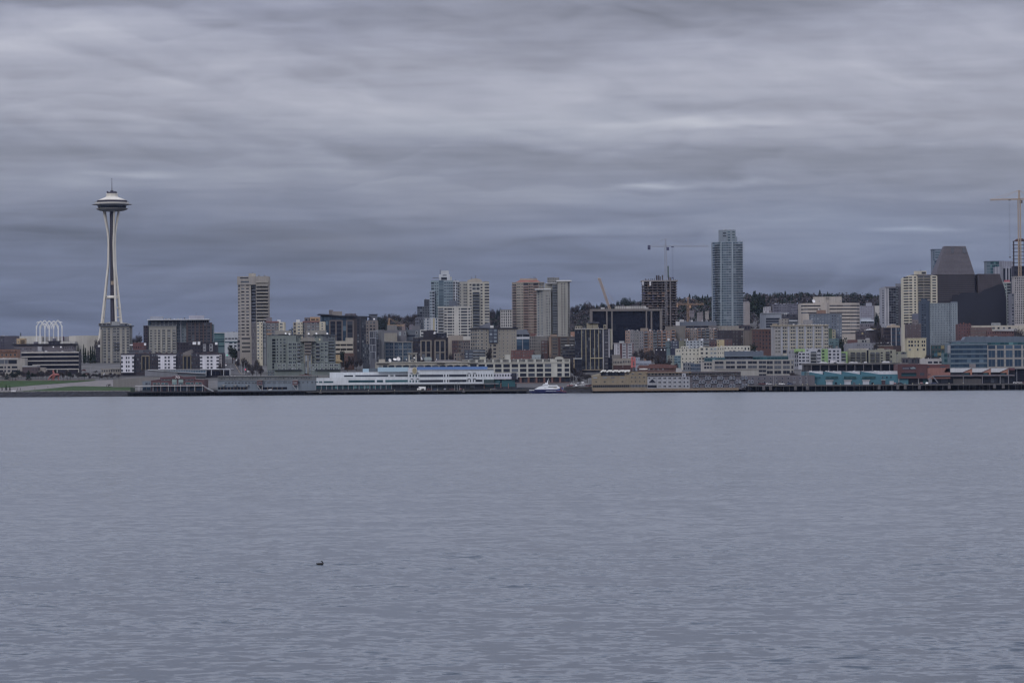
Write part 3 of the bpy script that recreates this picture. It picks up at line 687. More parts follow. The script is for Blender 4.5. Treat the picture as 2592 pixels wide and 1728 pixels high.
b.mass([1470, 1552], 58, 95, (128, 122, 112), [], dY=4, dep=8, down=False); b.roofstuff(1480, 1550, 58, 3, 4, 14); b.roofstuff(1580, 1700, 95, 6, 5, 22); b.done()
b = Bd('B', 2960, 'low glass and concrete park pavilion with a white open frame at its right end', 220, 1250, 1290, name='pavilion', cat='pavilion')
b.poly('wall', [(222, 1216), (262, 1214), (615, 1250), (615, 1290), (222, 1290)], (94, 96, 106), 0, 10)
b.poly('roof', [(250, 1211), (960, 1207), (960, 1216), (420, 1217), (262, 1222)], (132, 134, 142), -1, 14)
b.poly('glazing', [(430, 1218), (955, 1216), (955, 1256), (600, 1238)], (0, 0, 0), -.3, 3, mat=glass('blue'))
b.poly('roof_edge', [(262, 1216), (960, 1254), (960, 1262), (262, 1222)], (138, 142, 150), -.8, 2)
b.bars('mullion', [(470+i*20, 1217, 470+i*20, 1226+i*1.2) for i in range(25)], (128, 134, 146), .12, -.5)
b.poly('ramp_wall', [(615, 1262), (955, 1262), (955, 1290), (615, 1290)], (76, 84, 96), 1, 6)
b.bars('portal_frame', [(958, 1211, 1248, 1208), (1245, 1208, 1245, 1280), (1170, 1212, 1170, 1280), (1022, 1212, 1022, 1280), (958, 1212, 958, 1280)], (136, 138, 148), .32, 0)
b.mass([958, 1245], 1222, 1290, (44, 44, 56), [wn(5, 1, .9, .8, 'black')], dY=8, dep=8); b.done()
b = Bd('B', 2888, 'long plain concrete retaining wall with tall panel joints left of the red pier house', 0, 400, 1450, name='retaining_wall', cat='wall')
b.mass([-160, 300, 440], 1302, 1460, (104, 100, 102), [pil(30, (92, 88, 92), .18, .08), pil(8, (90, 90, 96), .18, .08)], dep=3, slope=[1330, 1302, 1302]); b.done()
# ================================================================== zone C / D back rows
b = Bd('C', 3190, 'yellow-cream apartment bays joined to brown flats, right of the tall tower', 0, 500, 950)
cy_ = (150, 141, 118); gb = (92, 86, 92)
b.mass([-20, 62], 350, 940, (84, 82, 92), [[wn(4, 11, .4, .8, 'mix', (110, 108, 112))]], dY=-1)
b.mass([62, 156], 345, 945, cy_, [[wn([(.08, .42)], 11, 1, .5, 'mix', (150, 155, 165)), wn([(.78, .9)], 11, 1, .5, 'dark')]], dY=-3, part='bay')
b.mass([156, 212], 350, 860, (94, 98, 106), [wn(1, 9, .8, .6, 'mix', (116, 122, 132), y=(360, 840))], dY=-1)
b.mass([204, 415], 340, 900, gb, [[wn([(.1, .34), (.46, .68), (.8, .98)], 9, 1, .6, 'mix', (128, 134, 144), y=(360, 840)), led(1, (104, 60, 66), y=(342, 360), t=1.2)]], dY=0)
b.box('panel', 206, 296, 470, 482, (130, 98, 74), -.3, .3); b.box('panel', 206, 296, 520, 545, (130, 98, 74), -.3, .3)
b.mass([412, 502], 345, 620, cy_, [wn([(.18, .7)], 5, 1, .55, 'mix', (150, 155, 165), y=(350, 610))], dY=-3, part='bay')
b.mass([215, 300], 272, 345, (92, 84, 92), [], dY=5, dep=8, down=False); b.box('rooftop_unit', 388, 436, 308, 345, (158, 160, 168), 4, 4); b.roofstuff(20, 200, 345, 4, 8, 14); b.done()
b = Bd('C', 3230, 'cream-ended brown flats with an orange penthouse, behind the huge grey-green condominium', 640, 1140, 600)
b.mass([640, 692], 346, 640, (122, 116, 108), [wn(1, 5, .5, .5)], dY=-1)
b.mass([690, 790], 345, 640, cy_, [[wn([(.2, .62)], 6, 1, .5, 'mix', (150, 155, 165)), wn([(.82, .95)], 6, 1, .5, 'dark')]], dY=-3, part='bay')
b.mass([790, 1060], 340, 640, gb, [[wn([(.02, .13), (.28, .44), (.52, .7), (.82, .97)], 6, 1, .6, 'mix', (128, 134, 144)), led(1, (98, 60, 68), y=(340, 360), t=1.4)]])
b.mass([1058, 1142], 340, 480, cy_, [wn([(.35, .7)], 3, 1, .5, 'dark', (150, 155, 165), y=(350, 470))], dY=-3, part='bay')
b.mass([820, 1062], 272, 345, (90, 80, 88), [wn(4, 1, .5, .4)], dY=6, dep=10, down=False); b.mass([908, 1066], 264, 330, (140, 104, 66), [wn([(.1, .5), (.62, .85)], 1, 1, .5, 'dark', y=(285, 325))], dY=2, dep=10, down=False, part='penthouse')
b.box('rooftop_unit', 688, 742, 306, 348, (152, 154, 162), 4, 4); b.done()
b = Bd('C', 2990, 'huge grey-green stepped condominium with a tan shallow gable over its centre bay', 210, 1390, 1190)
gg = (90, 97, 99)
b.mass([212, 300, 545, 690], 560, 1190, gg, [[wn([(.35, .4)], 1, .1, .1)], [wn([(.03, .25), (.33, .41), (.55, .64), (.76, .9)], 12, 1, .52, 'dark', y=(600, 1190)), wn([(.03, .25)], 10, 1, .7, 'mix', y=(610, 1080))], [wn([(.1, .44), (.54, .94)], 11, 1, .8, 'mix', (112, 122, 124), y=(650, 1180))]], off=[8, 0, 0, 0], dep=26)
b.mass([545, 560, 760, 830, 930, 1000, 1070, 1200], 655, 1190, gg, [None, [wn([(.02, .31), (.36, .65), (.72, .98)], 9, 1, .74, 'mix', (112, 122, 124), y=(665, 1185)), bal(9, y=(680, 1180), x=(.70, 1), d=1.4)], wn([(.1, .5)], 10, 1, .5, 'dark', (104, 110, 112), y=(660, 1185)), None, wn([(.25, .8)], 10, 1, .5, 'dark', (110, 114, 114), y=(660, 1185)),
       bal(8, y=(680, 1180), d=1.4, x=(0, .9)), [wn([(.03, .45), (.52, .94)], 10, 1, .74, 'mix', (112, 122, 124), y=(665, 1185))]], dY=-5, dep=20)
b.mass([1200, 1300], 600, 1100, (84, 90, 94), [bal(10, y=(610, 1090), d=1.6, slab=(96, 102, 104))], dY=-2, dep=22)
b.mass([818, 932], 645, 1190, (104, 98, 94), [[bal(4, y=(655, 852), d=1.4, slab=(112, 102, 98), rail=(112, 102, 98)), wn(5, 3, .8, .94, 'light', (128, 132, 138), y=(866, 1160)), pil([0, .5, 1], (112, 104, 84), .5, .5, y=(866, 1175))]], dY=-8, dep=6, part='bay')
b.poly('gable', [(742, 650), (780, 598), (868, 578), (960, 598), (996, 650)], (106, 102, 98), -9, 8)
b.mass([340, 820], 1000, 1115, (86, 94, 96), [[wn([(.12, .22), (.27, .37), (.46, .56), (.6, .7), (.78, .88)], 2, 1, .72, 'mix', (140, 146, 150))]], dY=-9, dep=8)
b.mass([930, 1392], 1000, 1115, (86, 94, 96), [[wn([(.02, .1), (.14, .22), (.32, .4), (.46, .56), (.62, .76), (.78, .92)], 2, 1, .7, 'mix', (140, 146, 150))]], dY=-9, dep=8)
b.box('canopy', 340, 775, 1100, 1106, (48, 54, 66), -11, 10); b.box('canopy', 985, 1392, 1098, 1104, (48, 54, 66), -11, 10)
b.mass([235, 1390], 1104, 1200, (62, 64, 74), [wn([(.0, .05), (.07, .12), (.16, .21), (.23, .28), (.34, .39), (.46, .5), (.57, .61), (.67, .71), (.77, .8), (.86, .9), (.94, .98)], 2, 1, .7, 'light', (110, 118, 122))], dY=-8, dep=6)
for x0, x1, y0, y1, c in ((262, 425, 558, 602, (74, 78, 88)), (425, 560, 548, 608, gg), (560, 760, 556, 615, gg), (975, 1110, 552, 615, gg), (1108, 1302, 556, 606, (76, 80, 90))): b.mass([x0, x1], y0, y1+50, c, [[wn(max(2, int((x1-x0)/45)), 1, .5, .5, 'mix', y=(y0+12, y0+48))]], dY=4, dep=14, down=False, cornice=((62, 66, 76), .6, .9))
b.mass([350, 606], 480, 556, (110, 107, 104), [], dY=10, dep=12, down=False); b.mass([845, 900], 482, 560, (104, 102, 102), [], dY=10, dep=12, down=False); b.mass([900, 1162], 475, 560, (108, 105, 103), [], dY=11, dep=12, down=False)
for x, y in ((520, 528), (580, 536), (1008, 528), (886, 530), (1180, 528)): b.dish(x, y, 16, dY=2)
for x, y in ((642, 628), (1062, 622)): b.box('stair_light_wall', x-10, x+10, y-16, y+16, (160, 148, 112), 3.5, .6)
b.roofstuff(600, 830, 556, 5, 3, 14); b.done()
b = Bd('C', 3270, 'dark glass block with brown pilasters and a thin overhanging roof on the skyline', 1070, 1795, 950)
b.mass([1075, 1222, 1420, 1492, 1595, 1655], 240, 980, (52, 58, 70), [wn(5, 9, .9, .88, 'blue', y=(250, 900)), [wn([(.02, .48), (.54, .96)], 9, 1, .86, 'dark', y=(325, 900)), pil([0, .5, 1], (92, 82, 84), 1.2, .6, y=(320, 920)), wn(6, 1, .8, .8, 'blue', y=(245, 310)), led(1, (92, 82, 84), y=(322, 340), t=.9)], wn(1, 9, .9, .9, 'blue'), [wn(1, 9, .86, .86, 'dark', y=(325, 900)), pil([0, 1], (92, 82, 84), 1.2, .6, y=(320, 920)), led(1, (92, 82, 84), y=(322, 340), t=.9)], [wn(1, 9, .7, .7), pil([.1, .5, .9], (66, 58, 66), 1.2, .5)]], dep=26)
b.mass([1655, 1802], 262, 1000, (44, 46, 58), [[wn(4, 11, .7, .66, 'mix', y=(290, 820)), pil([.35], (58, 58, 70), .9, .8)]], dY=-4, dep=26)
b.poly('roof', [(1012, 230), (1050, 214), (1200, 222), (1420, 245), (1860, 252), (1860, 262), (1420, 256), (1200, 240)], (46, 50, 62), -3, 28)
b.mass([1208, 1276], 152, 235, (90, 84, 90), [], dY=12, dep=8, down=False); b.mass([1262, 1415], 176, 245, (112, 106, 106), [pil(9, (98, 92, 94), .2, .15)], dY=9, dep=10, down=False); b.mass([1462, 1640], 212, 248, (84, 80, 92), [], dY=12, dep=8, down=False); b.roofstuff(1470, 1640, 212, 4, 7, 12)
b.mass([1848, 1972], 228, 320, (72, 76, 90), [pil(8, (86, 90, 104), .2, .15)], dY=10, dep=12, cornice=((56, 60, 74), .5, .6)); b.done()
b = Bd('C', 3200, 'brown stucco block with a grid of square windows beside the dark glass block', 1795, 1985, 720)
b.mass([1797, 1985], 322, 1000, (94, 86, 86), [wn([(.06, .18), (.34, .52), (.62, .78)], 7, 1, .5, 'dark', y=(330, 690))]); b.dish(1925, 298, 14, dY=2); b.roofstuff(1810, 1960, 322, 4, 6, 16); b.done()
b = Bd('C', 3040, 'slate-blue flats with a light steel frame, left of the glass grid office', 1740, 2070, 1010)
b.mass([1745, 1860], 690, 1000, (58, 62, 74), [wn(4, 6, .6, .6, 'mix')], dY=6)
b.mass([1858, 1960], 492, 1010, (74, 76, 88), [[wn(4, 1, .6, .96, 'mix', y=(500, 590)), wn(4, 3, .6, .9, 'mix', y=(600, 930)), led(4, (122, 126, 138), y=(490, 925), t=.35), pil([0, .95], (118, 122, 134), .4, .4)]])
b.mass([1958, 2075], 468, 620, (80, 82, 90), [[wn([(.05, .25)], 4, 1, .6, 'light', (150, 155, 165))]], dY=5); b.mass([1960, 2020], 620, 1010, (60, 62, 72), [wn(1, 6, .6, .5, 'mix')], dY=2); b.done()
b = Bd('C', 3130, 'cream open parking garage with dark gaps between three decks', 1300, 1595, 860, name='parking_garage', cat='garage')
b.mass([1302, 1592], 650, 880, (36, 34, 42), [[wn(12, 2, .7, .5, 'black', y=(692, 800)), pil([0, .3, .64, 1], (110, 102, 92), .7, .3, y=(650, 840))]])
for y0, y1 in ((645, 694), (722, 764), (794, 836)): b.box('parapet', 1302, 1592, y0, y1, (134, 126, 114), -1, 1)
b.mass([1470, 1592], 594, 650, (130, 122, 112), [], dY=2, dep=10, down=False, part='stair_tower'); b.done()
b = Bd('C', 3060, 'little ochre house front below the cream parking garage', 1305, 1425, 975)
b.mass([1305, 1382], 862, 960, (146, 120, 72), [wn(3, 3, .3, .35, 'mix')], dep=12); b.poly('wall', [(1305, 930), (1382, 940), (1430, 975), (1305, 975)], (142, 118, 72), -1, 3); b.done()
b = Bd('C', 3070, 'low red-brown building with tan lintels beside the dark round tree', 1450, 1600, 960)
b.mass([1452, 1602], 838, 960, (84, 58, 56), [wn([(.05, .2), (.36, .62), (.72, .9)], 1, 1, .5, 'mix', (110, 90, 78), y=(865, 920))]); b.done()

# ---------------- zone D towers
b = Bd('D', 3650, 'dark grey stepped office behind the teal glass tower', 465, 635, 760)
b.mass([490, 550, 635], 486, 760, (66, 72, 84), [wn(2, 9, .9, .7, 'dark'), wn(3, 9, .7, .6, 'dark', (78, 82, 94))]); b.mass([570, 640], 405, 500, (58, 62, 74), [wn(3, 4, .6, .5)], dY=3, down=False); b.mass([465, 570], 618, 780, (82, 84, 98), [wn(5, 4, .6, .5, 'mix')], dY=-20, dep=12); b.mass([515, 570], 640, 780, (60, 64, 76), [wn(3, 4, .6, .5, 'mix')], dY=-24, dep=12); b.roofstuff(575, 635, 405, 3, 5, 14); b.done()
b = Bd('D', 3520, 'pale teal glass residential tower with a white mechanical crown', 635, 980, 620, name='apartment_tower', cat='tower')
b.mass([650, 690, 742, 800, 860, 906], 184, 780, (96, 112, 124), [wn(1, 18, .8, .6, 'dark', y=(196, 790)), wn(2, 18, .9, .6, 'blue', (116, 128, 140), y=(196, 790)), wn(1, 18, .96, .93, 'sky', y=(180, 790)), wn(2, 18, .9, .62, 'blue', (112, 122, 134), y=(196, 790)), wn(2, 18, .95, .62, 'blue', (108, 118, 130), y=(196, 790))], off=[6, 2, 0, 0, 0, 0])
b.mass([634, 662, 695], 304, 780, (116, 124, 138), [wn(1, 14, .8, .5, 'sky', y=(310, 790)), wn(1, 14, .8, .6, 'dark', y=(310, 790))], dY=-2)
b.mass([905, 978], 186, 640, (128, 132, 142), [[wn([(.1, .35), (.5, .75)], 14, 1, .6, 'dark', y=(196, 650)), pil([.42, .86], (146, 150, 160), .7, .4)]], dY=1)
b.mass([742, 870], 112, 186, (140, 144, 154), [[wn([(.35, .7)], 1, 1, .5, 'dark', y=(112, 134)), wn(1, 1, .7, .8, 'dark', y=(142, 182), x=(.1, .85))]], dY=4, dep=10, down=False, part='penthouse'); b.mass([765, 858], 68, 114, (138, 142, 152), [], dY=6, dep=8, down=False, part='penthouse'); b.box('canopy', 668, 742, 150, 156, (90, 94, 108), 2, 8)
b.mass([865, 892], 140, 186, (132, 134, 130), [], dY=5, dep=8, down=False); b.mass([862, 992], 420, 484, (76, 82, 98), [], dY=-12, dep=10, down=False)
b.mast(757, 55, 112, .3); b.roofstuff(890, 970, 186, 4, 2, 16); b.roofstuff(680, 740, 186, 3, 3, 10); b.done()
b = Bd('D', 3460, 'cream residential tower with a rounded roof arch and a column of balconies', 960, 1340, 700, name='apartment_tower', cat='tower')
cw = (136, 132, 124)
b.mass([962, 985, 1080], 202, 730, (122, 120, 116), [bal(15, d=1.0, slab=(128, 124, 118)), [wn([(.0, .2), (.45, .95)], 15, 1, .5, 'mix', (128, 128, 128), y=(215, 730))]], off=[5, 0, 0])
b.mass([1080, 1132, 1222, 1258, 1275, 1332], 205, 735, cw, [[wn([(.4, .85)], 15, 1, .5, 'mix', y=(215, 735))], [wn([(.02, .48), (.54, .98)], 2, 1, .75, 'dark', (120, 125, 130), y=(215, 300)), bal(12, y=(315, 735), rail=(70, 78, 92), slab=(110, 112, 116))], wn([(.2, .85)], 15, 1, .5, 'mix', y=(215, 735)), pil([.5], (150, 144, 124), .5, .3), [wn([(.04, .96)], 15, 1, .52, 'mix', y=(215, 735))]], dY=-3)
b.poly('roof', [(1064, 206), (1075, 182), (1130, 163), (1180, 158), (1230, 170), (1258, 206)], (128, 120, 112), 1, 16)
b.mass([1258, 1325], 194, 210, (110, 106, 104), [], dY=3, dep=10, down=False); b.mass([985, 1062], 196, 206, (104, 102, 104), [], dY=3, dep=10, down=False)
b.mast(1170, 125, 165, .3); b.mast(1122, 140, 170, .25); b.roofstuff(1090, 1300, 196, 6, 6, 12); b.done()
b = Bd('D', 3310, 'white mid-rise slab with strip windows in front of the two residential towers', 730, 1115, 850)
ww = (146, 143, 140)
b.mass([732, 800, 925, 972, 1115], 492, 870, ww, [[bal(10, y=(500, 840), slab=(136, 136, 138), rail=(120, 124, 132), d=1.4)], [wn([(.05, .28), (.34, .8), (.86, .96)], 10, 1, .56, 'mix', y=(500, 840))], None, [wn([(.02, .12), (.2, .72), (.8, .96)], 10, 1, .58, 'mix', y=(500, 840))]], cornice=((152, 150, 148), .5, .4)); b.box('rooftop_unit', 925, 938, 482, 494, (170, 170, 172), 2, 3); b.done()
b = Bd('D', 3390, 'small white block with one yellow vertical strip, left of the white slab', 565, 730, 760)
b.mass([567, 730], 622, 790, (136, 138, 146), [[wn([(.02, .1), (.2, .36), (.42, .46), (.62, .66), (.84, .95)], 5, 1, .8, 'blue', (140, 144, 152)), pil([.72], (146, 132, 70), .9, .4), pil([.52, .62, .82], (152, 155, 164), .5, .4)]]); b.done()
b = Bd('D', 3200, 'white and grey low terrace of small square windows behind the charcoal office', 425, 610, 880)
b.mass([370, 468, 522, 612], 758, 900, (78, 84, 96), [wn(1, 3, .95, .5, 'dark'), wn([(.1, .5)], 2, 1, .5, 'dark', (150, 152, 158)), wn([(.1, .45), (.6, .95)], 2, 1, .5, 'dark', (150, 152, 158))], dep=10); b.mass([522, 600], 758, 835, (146, 146, 150), [wn([(.15, .5)], 2, 1, .5, 'dark')], dY=-2, dep=3, down=False); b.mass([424, 526], 712, 770, (84, 84, 94), [], dY=6, dep=12); b.done()
b = Bd('D', 3060, 'charcoal office with tall tan-framed bays and a dark stepped top', 440, 900, 1110)
b.mass([442, 530, 655, 695, 818, 900], 850, 1130, (42, 40, 50), [wn(3, 5, .6, .5), [wn([(.12, .42), (.56, .86)], 3, 1, .9, 'dark', y=(890, 1110)), pil([0.02, .49, .96], (104, 96, 90), 1.0, .6, y=(880, 1120)), led(2, (104, 96, 90), y=(884, 1160), t=.8)], None, [wn([(.12, .42), (.56, .86)], 3, 1, .9, 'dark', y=(890, 1110)), pil([0.02, .49, .96], (104, 96, 90), 1.0, .6, y=(880, 1120)), led(2, (104, 96, 90), y=(884, 1160), t=.8)], wn(3, 5, .5, .5)])
b.mass([560, 712], 768, 870, (42, 40, 52), [], dY=4, dep=12, down=False); b.mass([712, 835], 795, 870, (44, 44, 56), [wn(4, 2, .8, .6, 'dark')], dY=5, dep=12, down=False); b.mass([600, 685], 762, 800, (50, 48, 58), [], dY=7, dep=8, down=False); b.poly('awning', [(676, 806), (688, 780), (706, 784), (700, 808)], (170, 170, 178), -2, 3); b.roofstuff(450, 880, 850, 9, 4, 12); b.done()
b = Bd('D', 3070, 'glass grid office with pale frame lines, behind the satellite dishes', 15, 440, 1120)
b.mass([18, 112, 440], 905, 1140, (70, 78, 92), [[wn(2, 5, .9, .8, 'blue'), led(5, (100, 104, 112), t=.4)], [wn([(.02, .14), (.17, .3), (.34, .47), (.5, .62), (.66, .79), (.83, .95)], 5, 1, .84, 'blue', (90, 104, 122), y=(905, 1110)), pil([0, .32, .63, .97], (108, 108, 112), .7, .7), led(3, (106, 108, 114), y=(905, 1150), t=.5)]], off=[4, 0, 0], cornice=((112, 110, 112), .7, .9)); b.mass([400, 470], 880, 1000, (56, 58, 68), [wn(1, 4, .8, .4)], dY=4); b.roofstuff(40, 420, 900, 9, 9, 10); b.done()
b = Bd('D', 3180, 'tan parapet block with grey flats of tall pale windows, above the glass grid office', 0, 370, 890)
b.mass([100, 255], 796, 900, (112, 107, 100), [], dY=-10, dep=8); b.mass([0, 110, 360], 762, 900, (82, 82, 92), [[wn([(.1, .2), (.4, .6)], 3, 1, .7, 'light', (130, 134, 144))], [wn([(.66, .76), (.9, .98)], 1, 1, .6, 'light', (140, 144, 152), y=(770, 840))]]); b.mass([138, 252], 706, 770, (94, 92, 96), [], dY=3, dep=8); b.done()
b = Bd('D', 3090, 'tan apartment block with a charcoal centre bay and scattered small windows, below the far hill', 1110, 1790, 1090)
tn = (112, 106, 98)
b.mass([1112, 1190, 1325, 1430, 1568, 1650], 748, 1110, tn, [wn(3, 9, .6, .6, 'mix', (86, 92, 104)), [wn([(.02, .18), (.32, .5), (.72, .86)], 9, 1, .5, 'dark', (130, 132, 136))], [wn([(.08, .4), (.56, .9)], 5, 1, .62, 'light', (60, 66, 82), y=(752, 912)), wn([(.1, .3), (.5, .8)], 4, 1, .5, 'mix', y=(920, 1090))], [wn([(.1, .22), (.42, .54), (.78, .9)], 9, 1, .42, 'dark', (140, 140, 140))], [wn([(.3, .45), (.6, .75)], 9, 1, .45, 'dark', (140, 140, 140))]], off=[4, 0, 0, 0, 0, 0], cornice=((44, 46, 58), .9, 1.2))
b.mass([1325, 1428], 748, 912, (50, 56, 72), [wn([(.08, .4), (.56, .9)], 4, 1, .62, 'light', (90, 98, 112))], dY=-1.2, dep=1.4, down=False, part='bay'); b.done()
b = Bd('D', 3030, 'dark blue-grey flats with glass railings in front of the tan apartment block', 1040, 1305, 1110)
b.mass([1042, 1285], 990, 1120, (54, 58, 72), [[wn([(.05, .15), (.22, .4), (.5, .62), (.68, .9)], 4, 1, .6, 'light', (84, 90, 102)), bal(4, x=(.4, 1), d=1.2, n=2)]]); b.mass([1000, 1110], 905, 1060, (84, 76, 78), [wn(4, 4, .5, .5, 'mix')], dY=8); b.done()
b = Bd('D', 3050, 'brown-red flats with a tan parapet right of the charcoal office', 850, 1110, 1110)
b.mass([850, 1026], 822, 900, (118, 108, 100), [], dY=8, dep=10); b.mass([895, 960, 1110], 882, 1120, (72, 52, 60), [wn(3, 5, .4, .5, 'mix'), [wn([(.1, .4), (.55, .9)], 5, 1, .5, 'mix', (104, 98, 96)), led(5, (104, 96, 92), t=.6)]]); b.mass([920, 1050], 1030, 1120, (108, 98, 94), [wn(4, 2, .5, .5, 'mix')], dY=-5, dep=6); b.done()
b = Bd('D', 3680, 'white concrete grid apartment slab half hidden behind the salmon tower', 1465, 1620, 730)
b.mass([1466, 1620], 528, 760, (140, 138, 138), [[wn(6, 7, .52, .6, 'dark'), pil(6, (148, 146, 146), .7, .4)]], cornice=((90, 92, 100), .5, .5)); b.roofstuff(1480, 1600, 528, 4, 3, 10); b.done()
b = Bd('D', 3330, 'low grey wedge-roofed hall beside the cream tower', 1210, 1345, 740)
b.mass([1210, 1342], 700, 760, (88, 92, 106), [], slope=[716, 668]); b.box('rooftop_unit', 1342, 1380, 708, 738, (158, 158, 162), 0, 5); b.done()
# ================================================================== zone E towers
b = Bd('E', 3520, 'salmon-banded residential tower with a red hipped roof edge', 75, 450, 800, name='apartment_tower', cat='tower')
sb = (142, 112, 102); sc2 = (130, 124, 116)
b.mass([78, 128, 205, 270, 320, 385, 450], 208, 800, (126, 114, 106),
  [bal(19, y=(225, 810), slab=sb, rail=(120, 108, 104), d=1.2), [wn([(.0, .62), (.72, .98)], 19, 1, .52, 'mix', (142, 138, 130), y=(212, 810))], [bal(19, y=(225, 810), slab=(150, 110, 94), rail=(126, 106, 100), d=1.2), wn(1, 1, .9, .8, 'mix', y=(212, 240))],
   [wn(2, 19, .8, .52, 'dark', y=(212, 810)), led(19, (146, 108, 94), y=(240, 825), t=.4)], [bal(19, y=(225, 810), slab=(150, 110, 94), rail=(120, 100, 96), d=1.2), wn(1, 1, .9, .8, 'mix', y=(212, 240))], [wn([(.1, .5), (.6, .98)], 2, 1, .6, 'light', (142, 136, 128), y=(212, 270)), wn(2, 14, .6, .5, 'mix', y=(270, 700))]], off=[8, 2, 0, 0, 0, 0, 5], cornice=((140, 132, 126), .5, .5))
b.poly('roof', [(112, 206), (160, 182), (375, 182), (412, 206)], (146, 80, 70), 2, 18); b.mass([166, 368], 160, 186, (128, 114, 106), [pil(12, (142, 124, 112), .3, .2)], dY=6, dep=10, down=False); b.mast(330, 138, 160, .25); b.mast(345, 142, 160, .25); b.mast(290, 148, 160, .2)
b.box('ledge', 255, 440, 205, 210, (140, 132, 126), -.5, 1); b.done()
b = Bd('E', 3420, 'beige-grey residential tower stepping up to the right under thin white roof slabs', 345, 755, 880, name='apartment_tower', cat='tower')
bg_ = (116, 114, 110)
b.mass([362, 440, 470, 530], 290, 900, (110, 110, 110), [[wn([(.2, .42), (.72, .9)], 19, 1, .5, 'blue', (112, 116, 120), y=(300, 890))], None, [wn([(.12, .32), (.6, .8)], 17, 1, .42, 'mix', y=(350, 880))]], off=[6, 0, 0, 0], dY=-4)
b.mass([455, 610], 218, 860, bg_, [], dY=2); b.mass([545, 610], 222, 860, (96, 98, 102), [bal(20, y=(235, 830), slab=(104, 108, 114), rail=(86, 92, 104), d=1.3)], dY=-1, dep=3)
b.mass([608, 640, 725, 752], 192, 870, bg_, [None, [wn([(.12, .28), (.48, .66)], 21, 1, .42, 'dark', y=(210, 830))], [wn([(.1, .7)], 21, 1, .6, 'dark', (120, 118, 114), y=(200, 840))]], off=[0, 0, 0, 6], dY=-4)
b.box('roof_slab', 594, 768, 180, 194, (164, 164, 168), -5, 26); b.box('roof_slab', 470, 600, 213, 219, (158, 158, 164), -2, 20); b.box('roof_slab', 340, 528, 279, 292, (152, 154, 158), -5, 22)
b.mass([486, 626], 150, 220, (94, 94, 96), [wn(5, 2, .3, .3)], dY=8, dep=10, down=False); b.roofstuff(500, 610, 150, 4, 2, 8); b.done()
b = Bd('E', 3160, 'dark glass office with a white mid band and a grey sloping roof', 65, 280, 990)
b.mass([65, 280], 800, 1000, (46, 52, 66), [[wn(9, 1, .9, .9, 'dark', y=(808, 842)), wn([(.02, .1), (.12, .2), (.26, .58), (.64, .96)], 3, 1, .9, 'blue', y=(866, 985)), pil([.22, .62], (112, 116, 128), .5, .4)]]); b.poly('roof', [(62, 812), (62, 758), (245, 756), (274, 812)], (84, 90, 104), -1, 20); b.box('spandrel', 62, 280, 842, 866, (146, 150, 162), -.8, 1); b.done()
b = Bd('E', 3000, 'red brick warehouse row with arched white-trimmed windows, behind the long arched building', 60, 340, 1080)
b.mass([62, 335], 998, 1120, (92, 52, 54), [[wn(10, 2, .42, .6, 'mix', (118, 100, 100), y=(1005, 1080))]]); b.roofstuff(80, 320, 998, 7, 3, 12, cols=((80, 60, 66), (110, 108, 116))); b.done()
b = Bd('E', 3090, 'brown apartment block of stacked balconies and tan piers, right of the beige-grey tower', 495, 805, 1065)
b.mass([505, 640, 722, 742, 805], 842, 1080, (78, 68, 66), [[wn([(.3, .75)], 6, 1, .5, 'mix', (96, 90, 88), y=(850, 1060)), pil([.05, .15], (112, 88, 72), .9, .5), pil([.88], (72, 44, 48), 1.2, .4)], [bal(6, y=(850, 1060), slab=(98, 92, 90), rail=(86, 84, 88))], None, [bal(6, y=(850, 1060), slab=(98, 92, 90), rail=(86, 84, 88))]], cornice=((96, 86, 84), .5, .5)); b.mass([520, 600], 812, 850, (112, 92, 80), [], dY=8, dep=8, down=False)
b.mass([758, 806], 782, 850, (130, 88, 68), [], dY=10, dep=8, down=False); b.roofstuff(510, 800, 842, 7, 5, 14); b.done()
b = Bd('E', 3110, 'patchwork of grey and maroon low flats between the dark glass office and the brown block', 275, 505, 1000)
b.mass([278, 352, 430, 505], 832, 1010, (96, 92, 92), [wn(3, 5, .5, .5, 'mix'), wn(3, 5, .5, .5, 'mix', (104, 104, 108)), [wn([(.1, .4), (.6, .9)], 5, 1, .5, 'mix', (128, 122, 124))]]); b.mass([415, 495], 885, 1040, (76, 50, 56), [wn([(.1, .4), (.55, .85)], 4, 1, .5, 'mix', (128, 120, 124))], dY=-4, dep=5); b.mass([285, 350], 805, 840, (94, 56, 58), [], dY=4, dep=8); b.roofstuff(290, 490, 832, 6, 8, 12); b.done()
b = Bd('E', 3030, 'dark terraced house with white terrace rails in the gap below the brown block', 660, 810, 1065)
b.mass([662, 812], 945, 1080, (50, 48, 58), [[wn(4, 3, .7, .5, 'mix'), led(3, (84, 88, 98), y=(960, 1075), t=.4)]], dep=10); b.box('awning', 690, 745, 934, 946, (160, 162, 168), -2, 3); b.box('awning', 762, 790, 932, 942, (150, 152, 158), -2, 3); b.done()
b = Bd('E', 3405, 'very large black glass block framed by tan concrete edges', 985, 1826, 930)
b.mass([985, 1014, 1180, 1242, 1800, 1826], 536, 1000, (32, 32, 46), [None, [wn(5, 12, .98, .95, 'black')], [wn(1, 12, .8, .95, 'black')], [wn(12, 12, .98, .95, 'black')], None], off=[0]*6, dep=40)
tnf = (92, 86, 88)
b.box('frame_beam', 982, 1828, 514, 540, tnf, -2.5, 3.5)
for x0, x1 in ((982, 1014), (1174, 1190), (1234, 1250), (1636, 1652), (1694, 1712), (1800, 1828)): b.box('pilaster', x0, x1, 540, 940, tnf, -2.4, 2.8)
